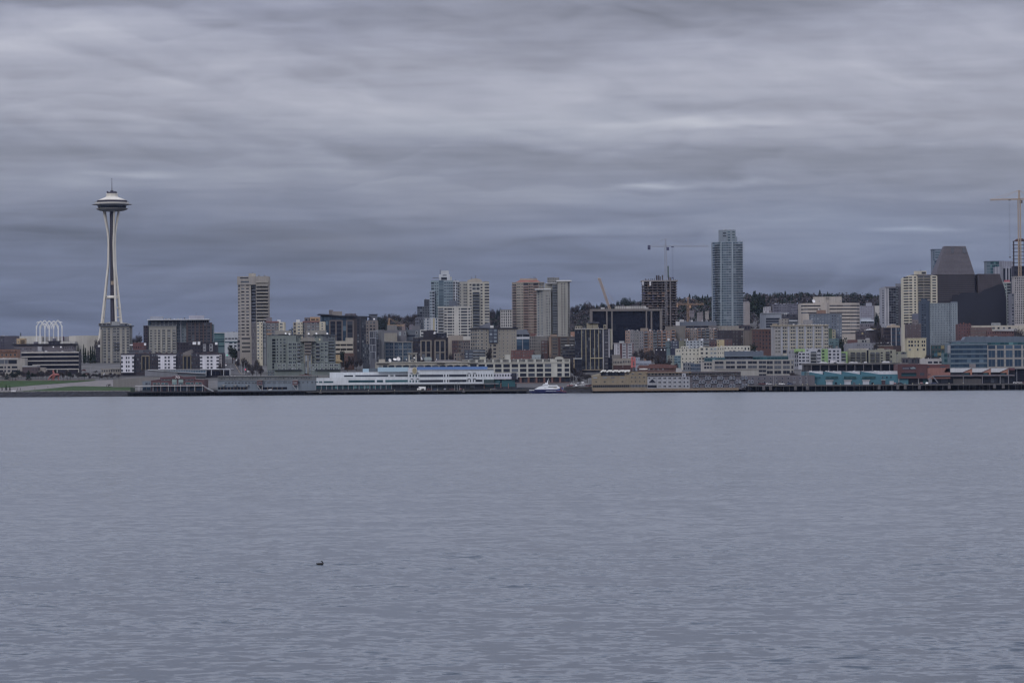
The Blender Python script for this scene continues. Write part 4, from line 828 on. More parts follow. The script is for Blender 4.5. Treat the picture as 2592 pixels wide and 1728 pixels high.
b.mass([1278, 1400, 1470, 1600, 1640], 482, 520, (138, 136, 136), [pil(5, (112, 110, 114), .8, .3), None, pil(5, (112, 110, 114), .8, .3), None], dY=8, dep=10, down=False); b.mass([1110, 1155], 498, 520, (140, 140, 146), [], dY=5, dep=5, down=False); b.box('rooftop_unit', 1630, 1668, 502, 520, (142, 142, 146), 4, 5); b.done()
b = Bd('E', 2990, 'dark apartment block striped with thin yellow vertical lines', 790, 1250, 1230)
yl = (124, 114, 84)
b.mass([808, 888, 1140, 1215, 1248], 756, 1230, (38, 40, 54), [[wn(5, 11, .6, .7, 'dark', y=(765, 1225))], [wn(10, 11, .74, .78, 'dark', y=(762, 1220)), pil([0, .195, .40, .60, .785, .98], yl, .55, .5, y=(752, 1225)), wn(10, 11, .2, .08, 'light', y=(800, 1250))], [pil([0, .9], (122, 122, 132), 1.0, .6, y=(750, 1222)), wn([(.25, .7)], 11, 1, .5, 'mix', (100, 98, 108), y=(762, 1215))], [wn([(.2, .7)], 10, 1, .5, 'dark', y=(770, 1070))]], off=[7, 0, 0, 0, 4], dep=20)
b.box('parapet', 806, 1145, 744, 754, (126, 124, 122), -1, 2); b.box('parapet', 990, 1140, 1082, 1094, (136, 126, 96), -1, 1.4); b.box('parapet', 885, 1145, 1222, 1230, (124, 108, 90), -1, 1.4)
b.mass([1215, 1246], 750, 990, (124, 120, 106), [], dY=1, dep=12, down=False); b.mass([812, 895], 716, 750, (122, 114, 96), [wn(3, 1, .5, .5)], dY=4, dep=8, down=False); b.mass([945, 1080], 680, 745, (120, 112, 92), [pil([.5], (84, 80, 78), .4, .3)], dY=5, dep=10, down=False, part='penthouse'); b.box('canopy', 960, 1092, 668, 682, (62, 64, 76), 3, 14); b.mass([1142, 1174], 700, 748, (126, 116, 90), [wn(1, 1, .5, .6)], dY=6, dep=6, down=False)
b.mass([1195, 1252], 1082, 1225, (36, 36, 50), [[wn(2, 3, .8, .8, 'black'), pil([.9], yl, .8, .4)]], dY=-4, dep=6); b.mass([768, 892], 1092, 1300, (40, 42, 54), [[wn([(.25, .55), (.6, .95)], 3, 1, .8, 'dark', y=(1105, 1250)), pil([.24], (128, 110, 78), .8, .5, y=(1090, 1240))]], dY=-6, dep=8); b.box('roof', 790, 892, 1088, 1100, (130, 132, 136), -7, 8)
b.roofstuff(900, 1130, 744, 8, 5, 20, dY=5); b.mast(1030, 650, 668); b.done()
b = Bd('E', 3100, 'white and maroon apartment block with paired windows, behind the red steel frame', 1265, 1485, 1100)
b.mass([1268, 1300, 1352, 1485], 918, 1120, (128, 128, 138), [pil([.2, .8], (150, 150, 160), .5, .3), [wn([(.2, .3)], 5, 1, .6, 'mix'), pil([.85], (80, 48, 56), 1.4, .3)], [wn([(.08, .38), (.6, .9)], 5, 1, .5, 'dark', (152, 152, 162), y=(950, 1110)), wn([(.08, .38), (.6, .9)], 1, 1, .7, 'light', (152, 152, 162), y=(920, 950)), pil([0, .48, 1], (82, 46, 56), .9, .3)]], cornice=((120, 112, 118), .5, .5)); b.mass([1325, 1385], 884, 925, (122, 126, 134), [], dY=6, dep=8, down=False, slope=[890, 890]); b.done()
b = Bd('E', 2960, 'long tan low building with small paired windows, left of the red steel frame', 1255, 1480, 1210)
b.mass([1255, 1365, 1480], 1092, 1175, (112, 104, 98), [wn(6, 1, .5, .45, 'dark', y=(1110, 1165)), wn(6, 1, .5, .45, 'dark', y=(1105, 1160))]); b.mass([1240, 1340], 1050, 1100, (92, 88, 88), [], dY=8, dep=8); b.mass([1255, 1480], 1172, 1215, (66, 44, 50), [], dY=-2, dep=8); b.done()
b = Bd('E', 2965, 'pale blue-grey shed with white gutters, right of the red steel frame', 1480, 1700, 1210)
b.mass([1490, 1568], 1078, 1215, (104, 110, 126), [wn(3, 3, .4, .3, 'dark', y=(1090, 1180))], dep=10); b.mass([1515, 1700], 1120, 1160, (112, 118, 134), [wn(4, 1, .9, .25, 'dark', y=(1146, 1175))], dY=-3, dep=8, part='annex'); b.done()
# red lifting frame
def red_frame():
    p = W('E', 1487, 1190, 2925); r = empty('lifting_frame', (p.x, 2925, ground(p.x, 2925)), 0, 'bright red steel hoist frame standing left of the pale blue-grey shed', 'hoist'); o = tuple(r.location); m = plain('red_paint', (165, 62, 62), .5)
    for x in (1468, 1482, 1510):
        mb = MB(); mb.bar(W('E', x, 1078 if x != 1482 else 1100, 2925), W('E', x, 1200, 2925), .45); mb.build('column', m, r, o)
    for y in (1082, 1112, 1186):
        mb = MB(); mb.bar(W('E', 1466, y, 2925), W('E', 1512, y, 2925), .35); mb.build('cross_beam', m, r, o)
    mb = MB(); mb.bar(W('E', 1468, 1085, 2925), W('E', 1510, 1150, 2925), .25); mb.bar(W('E', 1510, 1085, 2925), W('E', 1468, 1150, 2925), .25); mb.build('brace', m, r, o)
red_frame()
# long cream arched building above the white pier
b = Bd('D', 2905, 'long cream arched building over red brick piers, with satellite dishes on its roof', 0, 2190, 1310)
ac = (142, 141, 134)
b.mass([0, 145, 1085], 1140, 1320, (124, 120, 112), [[wn([(.3, .5), (.62, .98)], 1, 1, .7, 'mix', y=(1162, 1210))], [wn(11, 1, .8, .85, 'dark', y=(1166, 1215))]], dep=24)
b.box('cornice', 5, 1085, 1132, 1142, (142, 138, 128), -.8, 26); b.box('cornice', 12, 160, 1150, 1158, (64, 62, 66), -1.2, 1.5); b.box('cornice', 718, 812, 1146, 1156, (64, 62, 66), -1.2, 1.5); b.box('cornice', 1080, 1200, 1144, 1153, (64, 62, 66), -1.2, 1.5)
for k in range(11):
    x0 = 150+k*85.4; b.poly('arch', [(x0, 1170), (x0+8, 1170)]+[(x0+8+70*t/6, 1178-10*math.sin(math.pi*t/6)) for t in range(7)]+[(x0+85, 1170), (x0+85, 1160), (x0, 1160)], (126, 122, 114), -.4, .5)
b.mass([40, 115], 1102, 1142, (126, 120, 112), [], dY=2, dep=8, down=False)
for x in (386, 466): b.box('belfry_post', x, x+18, 1046, 1136, (134, 130, 122), 0, 1.6)
b.box('belfry_roof', 374, 492, 1024, 1032, (118, 114, 112), -1, 4); b.box('belfry_beam', 382, 486, 1032, 1050, (132, 128, 120), 0, 2); b.poly('belfry_arch', [(402, 1136), (402, 1118), (418, 1108), (446, 1108), (464, 1118), (464, 1136), (455, 1136), (455, 1124), (440, 1116), (424, 1116), (411, 1124), (411, 1136)], (128, 124, 116), .3, 1)
for x, y, r_, t in ((168, 1116, 20, (.7, -1, .3)), (228, 1108, 22, (.2, -.6, .8)), (268, 1100, 24, (.5, -1, .35)), (362, 1108, 11, (.8, -.5, .4)), (455, 1086, 11, (0, -1, .2)), (536, 1095, 20, (1, -.35, .3)), (712, 1104, 10, (1, -.4, .3))): b.dish(x, y, r_, (178, 176, 176), 1, t)
b.poly('dome', [(570, 1110), (572, 1088), (584, 1076), (644, 1076), (655, 1088), (656, 1110)], (112, 122, 126), 4, 8); b.box('clerestory', 575, 652, 1110, 1132, (92, 96, 104), 4, 7); b.poly('roof', [(690, 1132), (700, 1110), (935, 1110), (985, 1132)], (100, 98, 106), 3, 14)
D2E = lambda x: x  # the right-hand wing, four storeys
s_ = 340/1568
def e2d(x): return x + 330/s_
b.mass([1085, e2d(590), e2d(660), e2d(752)], 1102, 1312, ac, [
  [wn([(k/10.37+.004+j*.0142, k/10.37+.0135+j*.0142) for k in range(10) for j in range(5)], 1, 1, .5, 'black', y=(1088, 1150), x=(.012, .99)), wn([(k/10.37+.010, k/10.37+.085) for k in range(10)], 3, 1, .72, 'dark', y=(1150, 1312), x=(.012, .99))],
  [wn([(.18, .32), (.38, .52), (.58, .72), (.78, .92)], 1, 1, .5, 'black', y=(1088, 1150)), wn([(.18, .92)], 3, 1, .72, 'dark', y=(1150, 1312))],
  [wn([(.32, .4), (.46, .54), (.6, .68), (.74, .82)], 1, 1, .5, 'black', y=(1090, 1152)), wn([(.3, .88)], 3, 1, .72, 'dark', y=(1150, 1312))]], dep=24, down=False, part='upper_wall')
b.mass([1085, e2d(752)], 1310, 1400, (50, 46, 54), [wn(20, 1, .8, .7, 'dark')], dY=1.5, dep=20)
b.box('cornice', 1085, e2d(752), 1136, 1142, (146, 144, 134), -.5, .6)
for k in range(8):
    x = e2d(-10+k*92.3); b.box('brick_pier', x-11, x+11, 1312, 1400, (100, 64, 62), -.3, 1.4)
b.box('brick_band', e2d(20), e2d(750), 1372, 1386, (104, 68, 66), -.5, 1.2)
b.poly('parapet', [(e2d(575), 1105), (e2d(577), 1082), (e2d(598), 1074), (e2d(625), 1070), (e2d(652), 1074), (e2d(672), 1082), (e2d(674), 1105)], ac, -.4, 1.2)
b.mass([1218, 1290], 1072, 1104, (138, 136, 122), [], dY=2, dep=6, down=False); b.mass([e2d(-10), e2d(52)], 1048, 1104, (140, 138, 130), [], dY=2, dep=8, down=False)
b.mass([e2d(305), e2d(410)], 1050, 1104, (106, 116, 124), [wn(6, 1, .7, .4, 'light', (130, 136, 142), y=(1072, 1100))], dY=4, dep=8, down=False); b.mass([1010, 1090], 1106, 1140, (118, 116, 112), [wn(8, 1, .5, .5, 'dark')], dY=3, dep=12, down=False)
b.roofstuff(1300, 2160, 1102, 26, 4, 12, dY=6); b.done()
# ================================================================== zone F
b = Bd('F', 3460, 'half-built concrete tower of bare floor slabs and columns', 95, 405, 925, name='tower_under_construction', cat='building site')
def slabs(b, x0, x1, y0, y1, n, c, cc, ncol, dY=0, dep=24, th=.2, over=.8, cr=.4):
    a = b.xx(x0, (y0+y1)/2, dY); e = b.xx(x1, (y0+y1)/2, dY); xc = (x0+x1)/2
    z1, z0 = b.zz(y0, xc, dY), b.zz(y1, xc, dY); Y = b.Y+dY; h = (z1-z0)/n
    mb = MB(); mb.box(a-over, e+over, Y, Y+dep, -th, th); me = mb.mesh('floor_slab', wall(c))
    for j in range(n+1): child('floor_slab', me, b.root, (-b.o[0], -b.o[1], z0+h*j-b.o[2]))
    H = z1-min(z0, ground(a, Y)-1); mc = MB(); mc.box(-cr, cr, -cr, cr, -H/2, H/2); mm = mc.mesh('column', wall(cc))
    for i in range(ncol):
        x = a+(e-a)*(i+.12)/(ncol-.76)
        for q in (1.2, dep*.5, dep-1.2): child('column', mm, b.root, (x-b.o[0], Y+q-b.o[1], z1-H/2-b.o[2]))
    return z1
slabs(b, 98, 402, 505, 925, 18, (92, 82, 88), (76, 72, 80), 8, th=.28)
b.mass([150, 240, 290], 510, 925, (58, 54, 66), [], dY=9, dep=8, part='core'); b.mass([110, 395], 512, 925, (44, 40, 52), [], dY=18, dep=4, part='core'); b.mass([318, 372], 530, 925, (64, 60, 70), [], dY=6, dep=8, part='core')
for j in range(18):
    for i in range(7):
        if RND.random() < .45: b.box('formwork', 100+i*42, 100+i*42+RND.uniform(10, 38), 512+j*23.3+4, 512+j*23.3+19, RND.choice([(112, 80, 64), (64, 60, 72), (56, 60, 92), (92, 76, 74), (74, 70, 78)]), .6, .3)
b.box('edge_guard', 85, 412, 495, 508, (110, 104, 106), -1, 26); b.box('tarp', 156, 172, 508, 545, (150, 150, 158), -1.5, .4); b.box('tarp', 92, 104, 508, 540, (150, 150, 158), -1.5, .4)
for x, y0, w_ in [(120, 480, 5), (133, 486, 4), (148, 482, 6), (170, 478, 5), (184, 480, 4), (200, 476, 5), (222, 452, 14), (240, 450, 14), (255, 462, 10), (275, 450, 12), (330, 455, 12), (350, 468, 8), (372, 470, 4), (390, 488, 5)]: b.box('formwork', x-w_/2, x+w_/2, y0, 500, RND.choice([(52, 50, 62), (70, 66, 76)]), 4+RND.random()*6, 2)
b.box('hoist_mast', 320, 331, 368, 470, (64, 78, 76), 5, 1.4); b.box('personnel_hoist', 340, 350, 470, 925, (104, 96, 100), -1.2, 1.4); b.done()

def lattice(mb, a, b_, w, n, r=.14, tri=False):
    """a square truss between two points"""
    a, b_ = asv(a), asv(b_); d = (b_-a).normalized(); u = Vector((0, 1, 0)) if abs(d.y) < .9 else Vector((1, 0, 0)); v = d.cross(u).normalized()
    cs = [u*w/2+v*w/2, -u*w/2+v*w/2, -u*w/2-v*w/2, u*w/2-v*w/2]
    for c in cs: mb.bar(a+c, b_+c, r*1.35)
    for k in range(n):
        p, q = a+(b_-a)*k/n, a+(b_-a)*(k+1)/n
        for i in range(4):
            c1, c2 = cs[i], cs[(i+1) % 4]
            mb.bar(p+c1, q+c2, r*.8); mb.bar(p+c1, p+c2, r*.8)
def crane(label, z, Y, xm, yb, yt, yj, xj0, xj1, apex, col, w=2.0, r=.15, cw=(50, 54, 84), droop=0, hook=None):
    p = W(z, xm, yb, Y); g = min(ground(p.x, Y), p.z); root = empty('tower_crane', (p.x, Y, g), 0, label, 'crane'); o = tuple(root.location); m = plain('crane_%d_%d_%d' % col, col, .5); dk = plain('crane_weight_%d' % cw[0], cw, .6)
    top = W(z, xm, yj, Y); X = p.x; mb = MB(); n = int((top.z-g)/2.4); lattice(mb, (X, Y, g), (X, Y, top.z), w, n, r); mb.build('mast', m, root, o)
    ap = W(z, xm, apex, Y); mb = MB(); lattice(mb, (X, Y, top.z), (X, Y, ap.z), w*.55, max(2, int((ap.z-top.z)/2)), r); mb.build('tower_head', m, root, o)
    e0, e1 = W(z, xj0, yj+droop, Y), W(z, xj1, yj-droop, Y)
    for nm, e in (('counter_jib', e0 if abs(e0.x-X) < abs(e1.x-X) else e1), ('jib', e1 if abs(e0.x-X) < abs(e1.x-X) else e0)):
        mb = MB(); zj = top.z; n = int(abs(e.x-X)/2.2); lattice(mb, (X, Y, zj), (e.x, Y, e.z), 1.2 if nm == 'jib' else 1.5, n, r*.85); mb.build(nm, m, root, o)
        mb = MB(); mb.bar((X, Y, ap.z), (X+(e.x-X)*.62, Y, zj+(e.z-zj)*.62+.6), r*.6); mb.bar((X, Y, ap.z), (X+(e.x-X)*.95, Y, zj+(e.z-zj)*.95+.6), r*.6); mb.build('pendant', m, root, o)
        if nm == 'counter_jib':
            sg = 1 if e.x > X else -1; mb = MB(); mb.box(min(e.x, e.x-sg*2.6), max(e.x, e.x-sg*2.6), Y-.8, Y+.8, e.z-3.4, e.z+.8); mb.build('counterweight', dk, root, o)
        elif hook is not None:
            hx = X+(e.x-X)*hook[0]; hz = W(z, xm, hook[1], Y).z; mb = MB(); mb.bar((hx-.4, Y, zj), (hx-.4, Y, hz), .05); mb.bar((hx+.4, Y, zj), (hx+.4, Y, hz), .05); mb.box(hx-.8, hx+.8, Y-.5, Y+.5, hz-1.2, hz); mb.build('hook_block', dk, root, o)
            mb = MB(); mb.box(hx-1.2, hx+1.2, Y-1, Y+1, zj-1.3, zj-.5); mb.build('trolley', dk, root, o)
    mb = MB(); sg = 1 if e1.x > X else -1; mb.box(X+.8, X+3.2, Y-1.2, Y+1.2, top.z-4, top.z-1.2); mb.build('cab', dk, root, o)
    return root
crane('white tower crane standing in front of the half-built concrete tower', 'F', 3452, 308, 925, 185, 188, 140, 690, 121, (116, 116, 126), 1.9, .085, cw=(44, 48, 80), hook=(.16, 470))
crane('orange tower crane in front of the dark hill, right of the half-built tower', 'F', 3900, 506, 860, 712, 712, 650, 392, 648, (128, 94, 66), 2.2, .17, cw=(140, 98, 62))
crane('small orange tower crane against the bare hill trees, left of the teal glass tower', 'D', 4250, 163, 780, 710, 710, 140, 340, 622, (138, 104, 62), 2.2, .2, cw=(96, 60, 60))
def boom():
    p = W('E', 1212, 498, 3560); root = empty('crane_boom', (p.x, 3560, p.z-70), 0, 'tan lattice crane boom leaning left over the very large black block', 'crane'); o = tuple(root.location); m = plain('boom_tan', (140, 118, 104), .5); mb = MB()
    a, e = W('E', 1214, 510, 3560), W('E', 1092, 158, 3560); lattice(mb, W('E', 1215, 520, 3560), e, 1.9, 26, .2); mb.build('boom', m, root, o)
    mb = MB(); lattice(mb, e, W('E', 1078, 170, 3560), 1.2, 3, .2); mb.build('boom_head', m, root, o)
    mb = MB(); mb.bar(W('E', 1130, 230, 3560), W('E', 1260, 430, 3560), .09); mb.bar(W('E', 1078, 172, 3560), W('E', 1080, 235, 3560), .07); mb.build('cable', m, root, o)
    mb = MB(); b0 = W('E', 1215, 515, 3560); mb.box(b0.x-3, b0.x+4, 3557, 3563, b0.z-72, b0.z-1); mb.build('carrier', plain('boom_dark', (50, 48, 58)), root, o)
boom()
b = Bd('F', 3520, 'tallest teal glass residential tower with white floor lines and a raised left crown', 730, 1018, 920, name='apartment_tower', cat='tower')
tl = (102, 118, 128)
b.mass([732, 752, 802, 850, 895, 912, 938, 1000], 148, 915, (104, 114, 128), [wn(1, 35, .9, .66, 'blue', y=(150, 910)), wn(2, 35, .94, .66, 'sky', y=(150, 910)), wn(2, 35, .95, .66, 'sky', y=(150, 910)), wn(2, 35, .9, .62, 'sky', y=(150, 910)), wn(1, 35, .6, .5, 'sky', y=(150, 910)), wn(1, 35, .8, .68, 'sky', y=(150, 910)), [wn(3, 35, .96, .66, 'sky', y=(150, 910))]],
  off=[9, 5, 2, 0, 0, 0, 0, 0], dep=26)
for (x0, x1, dy) in ((733, 850, 1.6), (850, 938, -.3), (938, 1018, -1.3)):
    a_ = b.xx(x0, 530, 0); e_ = b.xx(x1, 530, 0); mb = MB(); mb.box(a_-b.o[0], e_-b.o[0], dy, dy+3, -.18, .18); me = mb.mesh('floor_slab', wall((114, 120, 134)))
    for j in range(35): child('floor_slab', me, b.root, (0, 0, b.zz(150+760*(j+1)/35, 870)-b.o[2]))
b.bars('pilaster', [(803, 150, 803, 905), (905, 150, 905, 905)], (122, 134, 146), .5, -.3)
b.mass([783, 856, 935], 42, 150, (98, 108, 122), [[wn([(.5, .9)], 2, 1, .4, 'dark', y=(60, 110))], [wn([(.05, .4), (.6, .9)], 4, 1, .7, 'blue', (112, 124, 130), y=(50, 148))]], dY=2, dep=12, down=False, part='crown'); b.mass([935, 950], 104, 150, (98, 108, 122), [], dY=2, dep=10, down=False, part='crown'); b.roofstuff(820, 920, 42, 4, 3, 8); b.roofstuff(960, 1000, 148, 4, 4, 10); b.done()
b = Bd('F', 3400, 'low grey hall with a long sloping roof at the foot of the half-built tower', 365, 770, 940)
b.mass([370, 484, 690, 770], 905, 960, (84, 80, 86), [None, wn(3, 1, .96, .7, 'black', y=(906, 926)), None]); b.mass([430, 760], 868, 908, (78, 84, 98), [], dY=2, dep=18, down=False, slope=[872, 866], part='roof'); b.box('rooftop_unit', 395, 430, 870, 905, (150, 150, 156), 0, 5); b.box('rooftop_unit', 430, 468, 850, 872, (132, 132, 138), 4, 5); b.roofstuff(370, 770, 868, 10, 6, 14); b.done()
b = Bd('F', 3420, 'long tan windowless podium under the tallest teal tower', 765, 965, 960)
b.mass([765, 962], 908, 970, (112, 106, 102), [pil(6, (96, 90, 88), .3, .2)], dY=-14, dep=14); b.roofstuff(780, 950, 908, 5, 7, 8, dY=-10); b.mass([962, 1065], 900, 1000, (58, 54, 64), [wn(4, 2, .5, .4)], dY=-10, dep=12); b.mass([1010, 1062], 700, 760, (112, 104, 108), [], dY=600, dep=20); b.done()
b = Bd('F', 3210, 'orange-brick and grey apartment row with stacked bays, below the black block', -60, 400, 1100)
og, gy = (126, 92, 78), (94, 92, 98)
def patch(b, x0, x1, y0, y1, n, seed, cols, ny, dYr=2.5):
    r = random.Random(seed); xs = [x0+(x1-x0)*k/n for k in range(n+1)]
    for k in range(n):
        c = cols[r.randrange(len(cols))]; yy = y0+r.uniform(-6, 6)
        sp = [wn([(.16, .46), (.58, .86)], ny, 1, .52, 'mix', (128, 128, 132))] if r.random() < .6 else [bal(ny, d=1.2, slab=tuple(min(160, v+14) for v in c), x=(.1, .9))]
        b.mass([xs[k], xs[k+1]], yy, y1, c, [sp], dY=r.choice([0, -1.2, -2.4, -.6]), dep=14, part='bay')
patch(b, -60, 392, 950, 1110, 11, 3, [og, og, gy, (136, 96, 78), (98, 96, 104)], 6); b.mass([75, 145], 928, 960, (108, 96, 88), [], dY=5, dep=8, down=False); b.mass([300, 480], 910, 1010, (90, 86, 86), [], dY=6, dep=8); b.roofstuff(-40, 380, 948, 12, 3, 10); b.done()
b = Bd('F', 3230, 'second orange-brick and grey apartment row, right of a tan blank block', 440, 770, 1040)
patch(b, 445, 772, 936, 1060, 9, 8, [og, (132, 92, 74), gy, (108, 94, 92)], 5); b.roofstuff(450, 760, 934, 8, 12, 10); b.done()
b = Bd('F', 3190, 'dark brown brick flats with small lit-looking pale windows, right of the orange-brick rows', 770, 1012, 1080)
b.mass([772, 900, 1012], 946, 1090, (50, 46, 56), [wn(6, 4, .42, .5, 'mix', (70, 68, 76)), [wn([(.1, .2), (.35, .45), (.75, .92)], 4, 1, .5, 'mix', (96, 90, 84))]]); b.mass([895, 1010], 930, 960, (112, 106, 100), [], dY=6, dep=10, down=False); b.roofstuff(780, 1000, 944, 7, 4, 10); b.done()
b = Bd('F', 3160, 'old red-brown brick warehouse with a blank tan side wall', 1010, 1280, 1130)
b.mass([1012, 1086], 950, 1130, (90, 80, 78), [pil(3, (82, 74, 72), .3, .2)], dY=4); b.mass([1086, 1170, 1285], 940, 1140, (80, 52, 54), [[wn(3, 5, .5, .5, 'dark', (70, 60, 64), y=(950, 1110))], [wn(4, 5, .56, .56, 'dark', (66, 56, 62), y=(950, 1120)), pil(4, (86, 56, 56), .7, .4)]], cornice=((104, 96, 92), .5, .5)); b.roofstuff(1090, 1270, 938, 6, 7, 14); b.done()
b = Bd('F', 3110, 'row of narrow townhouses in teal, navy, olive, pale blue, maroon and yellow', 300, 905, 1115)
for x0, x1, y0, c, sp in ((304, 345, 1048, (72, 88, 98), wn(2, 3, .5, .5, 'mix')), (345, 422, 1044, (46, 50, 70), wn([(.05, .2), (.3, .5), (.6, .8)], 3, 1, .5, 'light', (112, 116, 130))), (422, 486, 1044, (92, 94, 80), wn([(.75, .92)], 3, 1, .4)), (486, 642, 1040, (124, 130, 140), wn([(.05, .16), (.24, .36), (.44, .56), (.64, .76), (.84, .95)], 3, 1, .6, 'dark', (140, 146, 156))),
    (642, 696, 1040, (126, 132, 142), bal(3, d=1.2)), (696, 766, 1046, (84, 56, 62), wn(3, 3, .5, .5, 'mix')), (766, 832, 1034, (146, 128, 84), wn([(.1, .25)], 3, 1, .4)), (832, 902, 1036, (86, 54, 58), wn([(.1, .3), (.5, .85)], 3, 1, .5, 'mix', (104, 92, 96)))):
    b.mass([x0, x1], y0, 1115, c, [sp], dY=RND.choice([0, -1, 1]), dep=12, part='bay')
b.mass([640, 905], 1012, 1045, (66, 62, 72), [], dY=8, dep=8, slope=[1030, 1022]); b.roofstuff(320, 880, 1036, 13, 14, 20, cols=((150, 152, 160), (90, 92, 104), (112, 112, 120))); b.done()
b = Bd('F', 3020, 'stepped cream apartment complex with small dark windows above the red roof', 395, 1070, 1245)
cc2 = (140, 137, 127)
b.mass([396, 440, 610], 1112, 1245, cc2, [wn(2, 3, .4, .3), [wn(5, 4, .32, .36, 'dark', y=(1112, 1245))]]); b.mass([440, 505], 1092, 1120, (144, 142, 134), [wn(3, 1, .4, .4)], dY=4, dep=8, down=False)
b.mass([605, 655, 700, 768, 830], 1098, 1245, (144, 140, 128), [wn(1, 4, .5, .6, 'dark', (120, 118, 112)), wn([(.2, .6)], 4, 1, .5, 'mix'), [wn([(.1, .4), (.55, .9)], 4, 1, .5, 'light', (136, 140, 146))], wn(3, 4, .3, .4, 'mix')], dY=-3, dep=12)
b.mass([440, 640], 1188, 1250, (146, 142, 130), [[wn(6, 2, .3, .35, 'dark')]], dY=-9, dep=8); b.mass([826, 1066], 1088, 1140, (148, 146, 138), [[wn(8, 1, .4, .4, 'dark')]], dY=2, dep=10); b.mass([830, 1004], 1114, 1150, (150, 146, 136), [], dY=-2, dep=8)
b.mass([320, 442], 1172, 1245, (106, 110, 106), [[wn(5, 3, .4, .5, 'mix')]], dY=-6, dep=8); b.mass([382, 440], 1178, 1245, (84, 104, 116), [wn(2, 3, .8, .4, 'blue')], dY=-8, dep=8); b.mass([600, 655], 1190, 1245, (128, 124, 118), [wn([(.1, .4), (.6, .9)], 2, 1, .5)], dY=-12, dep=8)
b.roofstuff(450, 1050, 1096, 16, 4, 10, cols=((150, 150, 156), (90, 84, 88))); b.done()
b = Bd('F', 3075, 'dark maroon-black flats with three white roof lights, among bare trees', 205, 312, 1165)
b.mass([206, 310], 1104, 1200, (40, 38, 50), [wn(5, 3, .4, .4)], dep=10)
for x in (220, 264, 294): b.box('roof_light', x-5, x+5, 1118, 1130, (160, 162, 172), -.6, .5)
b.done()
b = Bd('F', 2925, 'long low building under a brick-red roof with white paired windows', 50, 410, 1310)
b.mass([52, 132, 300, 402], 1282, 1320, (84, 58, 60), [wn(3, 1, .4, .5, 'light', (150, 150, 156), y=(1288, 1306)), wn(4, 1, .3, .6, 'light', (150, 150, 156), y=(1286, 1308)), None]); b.poly('roof', [(48, 1292), (64, 1262), (150, 1262), (165, 1252), (300, 1252), (400, 1262), (404, 1288)], (92, 56, 56), -1, 16); b.mass([395, 450], 1288, 1310, (128, 126, 130), [], dY=-3, dep=5); b.done()
b = Bd('F', 2940, 'wide cream-framed office with a slate-blue penthouse, right of the cream complex', 620, 1640, 1440)
kf = (122, 119, 118)
gF = lambda x: (x*340/1904 + 320)/(340/1212)   # G reading -> F reading
b.mass([726, 745, 1212, gF(500)], 1212, 1450, kf, [None, [wn([(.0, .175), (.215, .395), (.425, .61), (.64, .82), (.85, .998)], 2, 1, .66, 'dark', (104, 102, 106), y=(1216, 1298)), wn([(.85, .998)], 4, 1, .66, 'dark', (104, 102, 106), y=(1298, 1438)), led(1, (96, 92, 94), y=(1300, 1330), t=.3)],
   [wn([(.01, .24), (.285, .545), (.6, .86), (.905, .985)], 5, 1, .7, 'dark', (104, 102, 106), y=(1216, 1438))]], dep=22)
b.mass([620, 740], 1232, 1302, (126, 122, 122), [[wn([(.25, .42), (.46, .62), (.66, .82)], 2, 1, .6, 'dark', y=(1236, 1300))]], dY=2, dep=12)
b.mass([655, 840], 1192, 1240, (62, 80, 92), [wn(8, 1, .9, .5, 'teal', y=(1196, 1228))], dY=4, dep=16); b.mass([838, 1185], 1136, 1216, (74, 82, 98), [[wn(9, 1, .94, .28, 'dark', y=(1180, 1215))]], dY=5, dep=16, part='penthouse', down=False); b.mass([1090, gF(425)], 1178, 1216, (66, 84, 96), [[wn(10, 1, .95, .6, 'teal', y=(1182, 1216))]], dY=3, dep=16, part='penthouse', down=False)
b.box('canopy', 835, 1212, 1176, 1181, (92, 104, 116), 3, 2); b.mass([530, 640], 1248, 1310, (76, 84, 100), [wn(6, 2, .7, .5, 'blue')], dY=6, dep=8); b.mass([460, 560], 1238, 1310, (92, 96, 106), [wn(5, 2, .6, .5, 'mix')], dY=10, dep=8); b.roofstuff(860, 1180, 1136, 8, 6, 8); b.done()
# ================================================================== zone G
b = Bd('G', 3560, 'pale grey windowless hall with a dark glass corner, below the hill', 35, 430, 625)
b.mass([36, 104, 306, 432], 406, 640, (112, 118, 132), [pil(3, (104, 110, 124), .25, .15), [wn(1, 4, .97, .76, 'dark', y=(470, 616)), wn([(0, .1)], 1, 1, .1)], None]); b.box('cornice', 36, 432, 402, 412, (124, 130, 142), -.8, 1.2); b.box('rooftop_unit', 340, 430, 404, 408, (120, 120, 130), 3, 4); b.done()
b = Bd('G', 3480, 'tan and dark flat-roofed blocks of mixed height left of the curved cream tower', 305, 735, 575)
b.mass([306, 432], 486, 590, (118, 112, 110), [wn([(.2, .32), (.56, .7), (.85, .95)], 3, 1, .35, 'dark')]); b.mass([345, 480, 612], 420, 520, (54, 54, 66), [wn(3, 2, .5, .4), wn(3, 2, .5, .4)], dY=8); b.mass([430, 725], 496, 590, (80, 86, 100), [wn(7, 2, .6, .3, 'mix')], dY=-8, dep=10); b.box('roof', 434, 552, 508, 520, (162, 166, 176), -9, 3); b.mass([652, 735], 424, 560, (124, 110, 108), [wn([(.1, .2)], 4, 1, .3)], dY=-14, dep=8)
b.mass([560, 770], 530, 580, (122, 124, 132), [], dY=-18, dep=8); b.roofstuff(320, 720, 424, 13, 8, 24, cols=((150, 150, 158), (76, 78, 90), (104, 104, 112))); b.done()
b = Bd('G', 4330, 'terraced grey apartment block high on the wooded hillside', 210, 610, 400)
b.mass([212, 300, 420, 480, 560], 276, 420, (84, 84, 100), [wn(4, 4, .6, .5, 'mix'), wn(5, 4, .7, .5, 'mix', (104, 104, 118)), wn(3, 5, .6, .5, 'mix'), wn(4, 4, .6, .5, 'mix')])
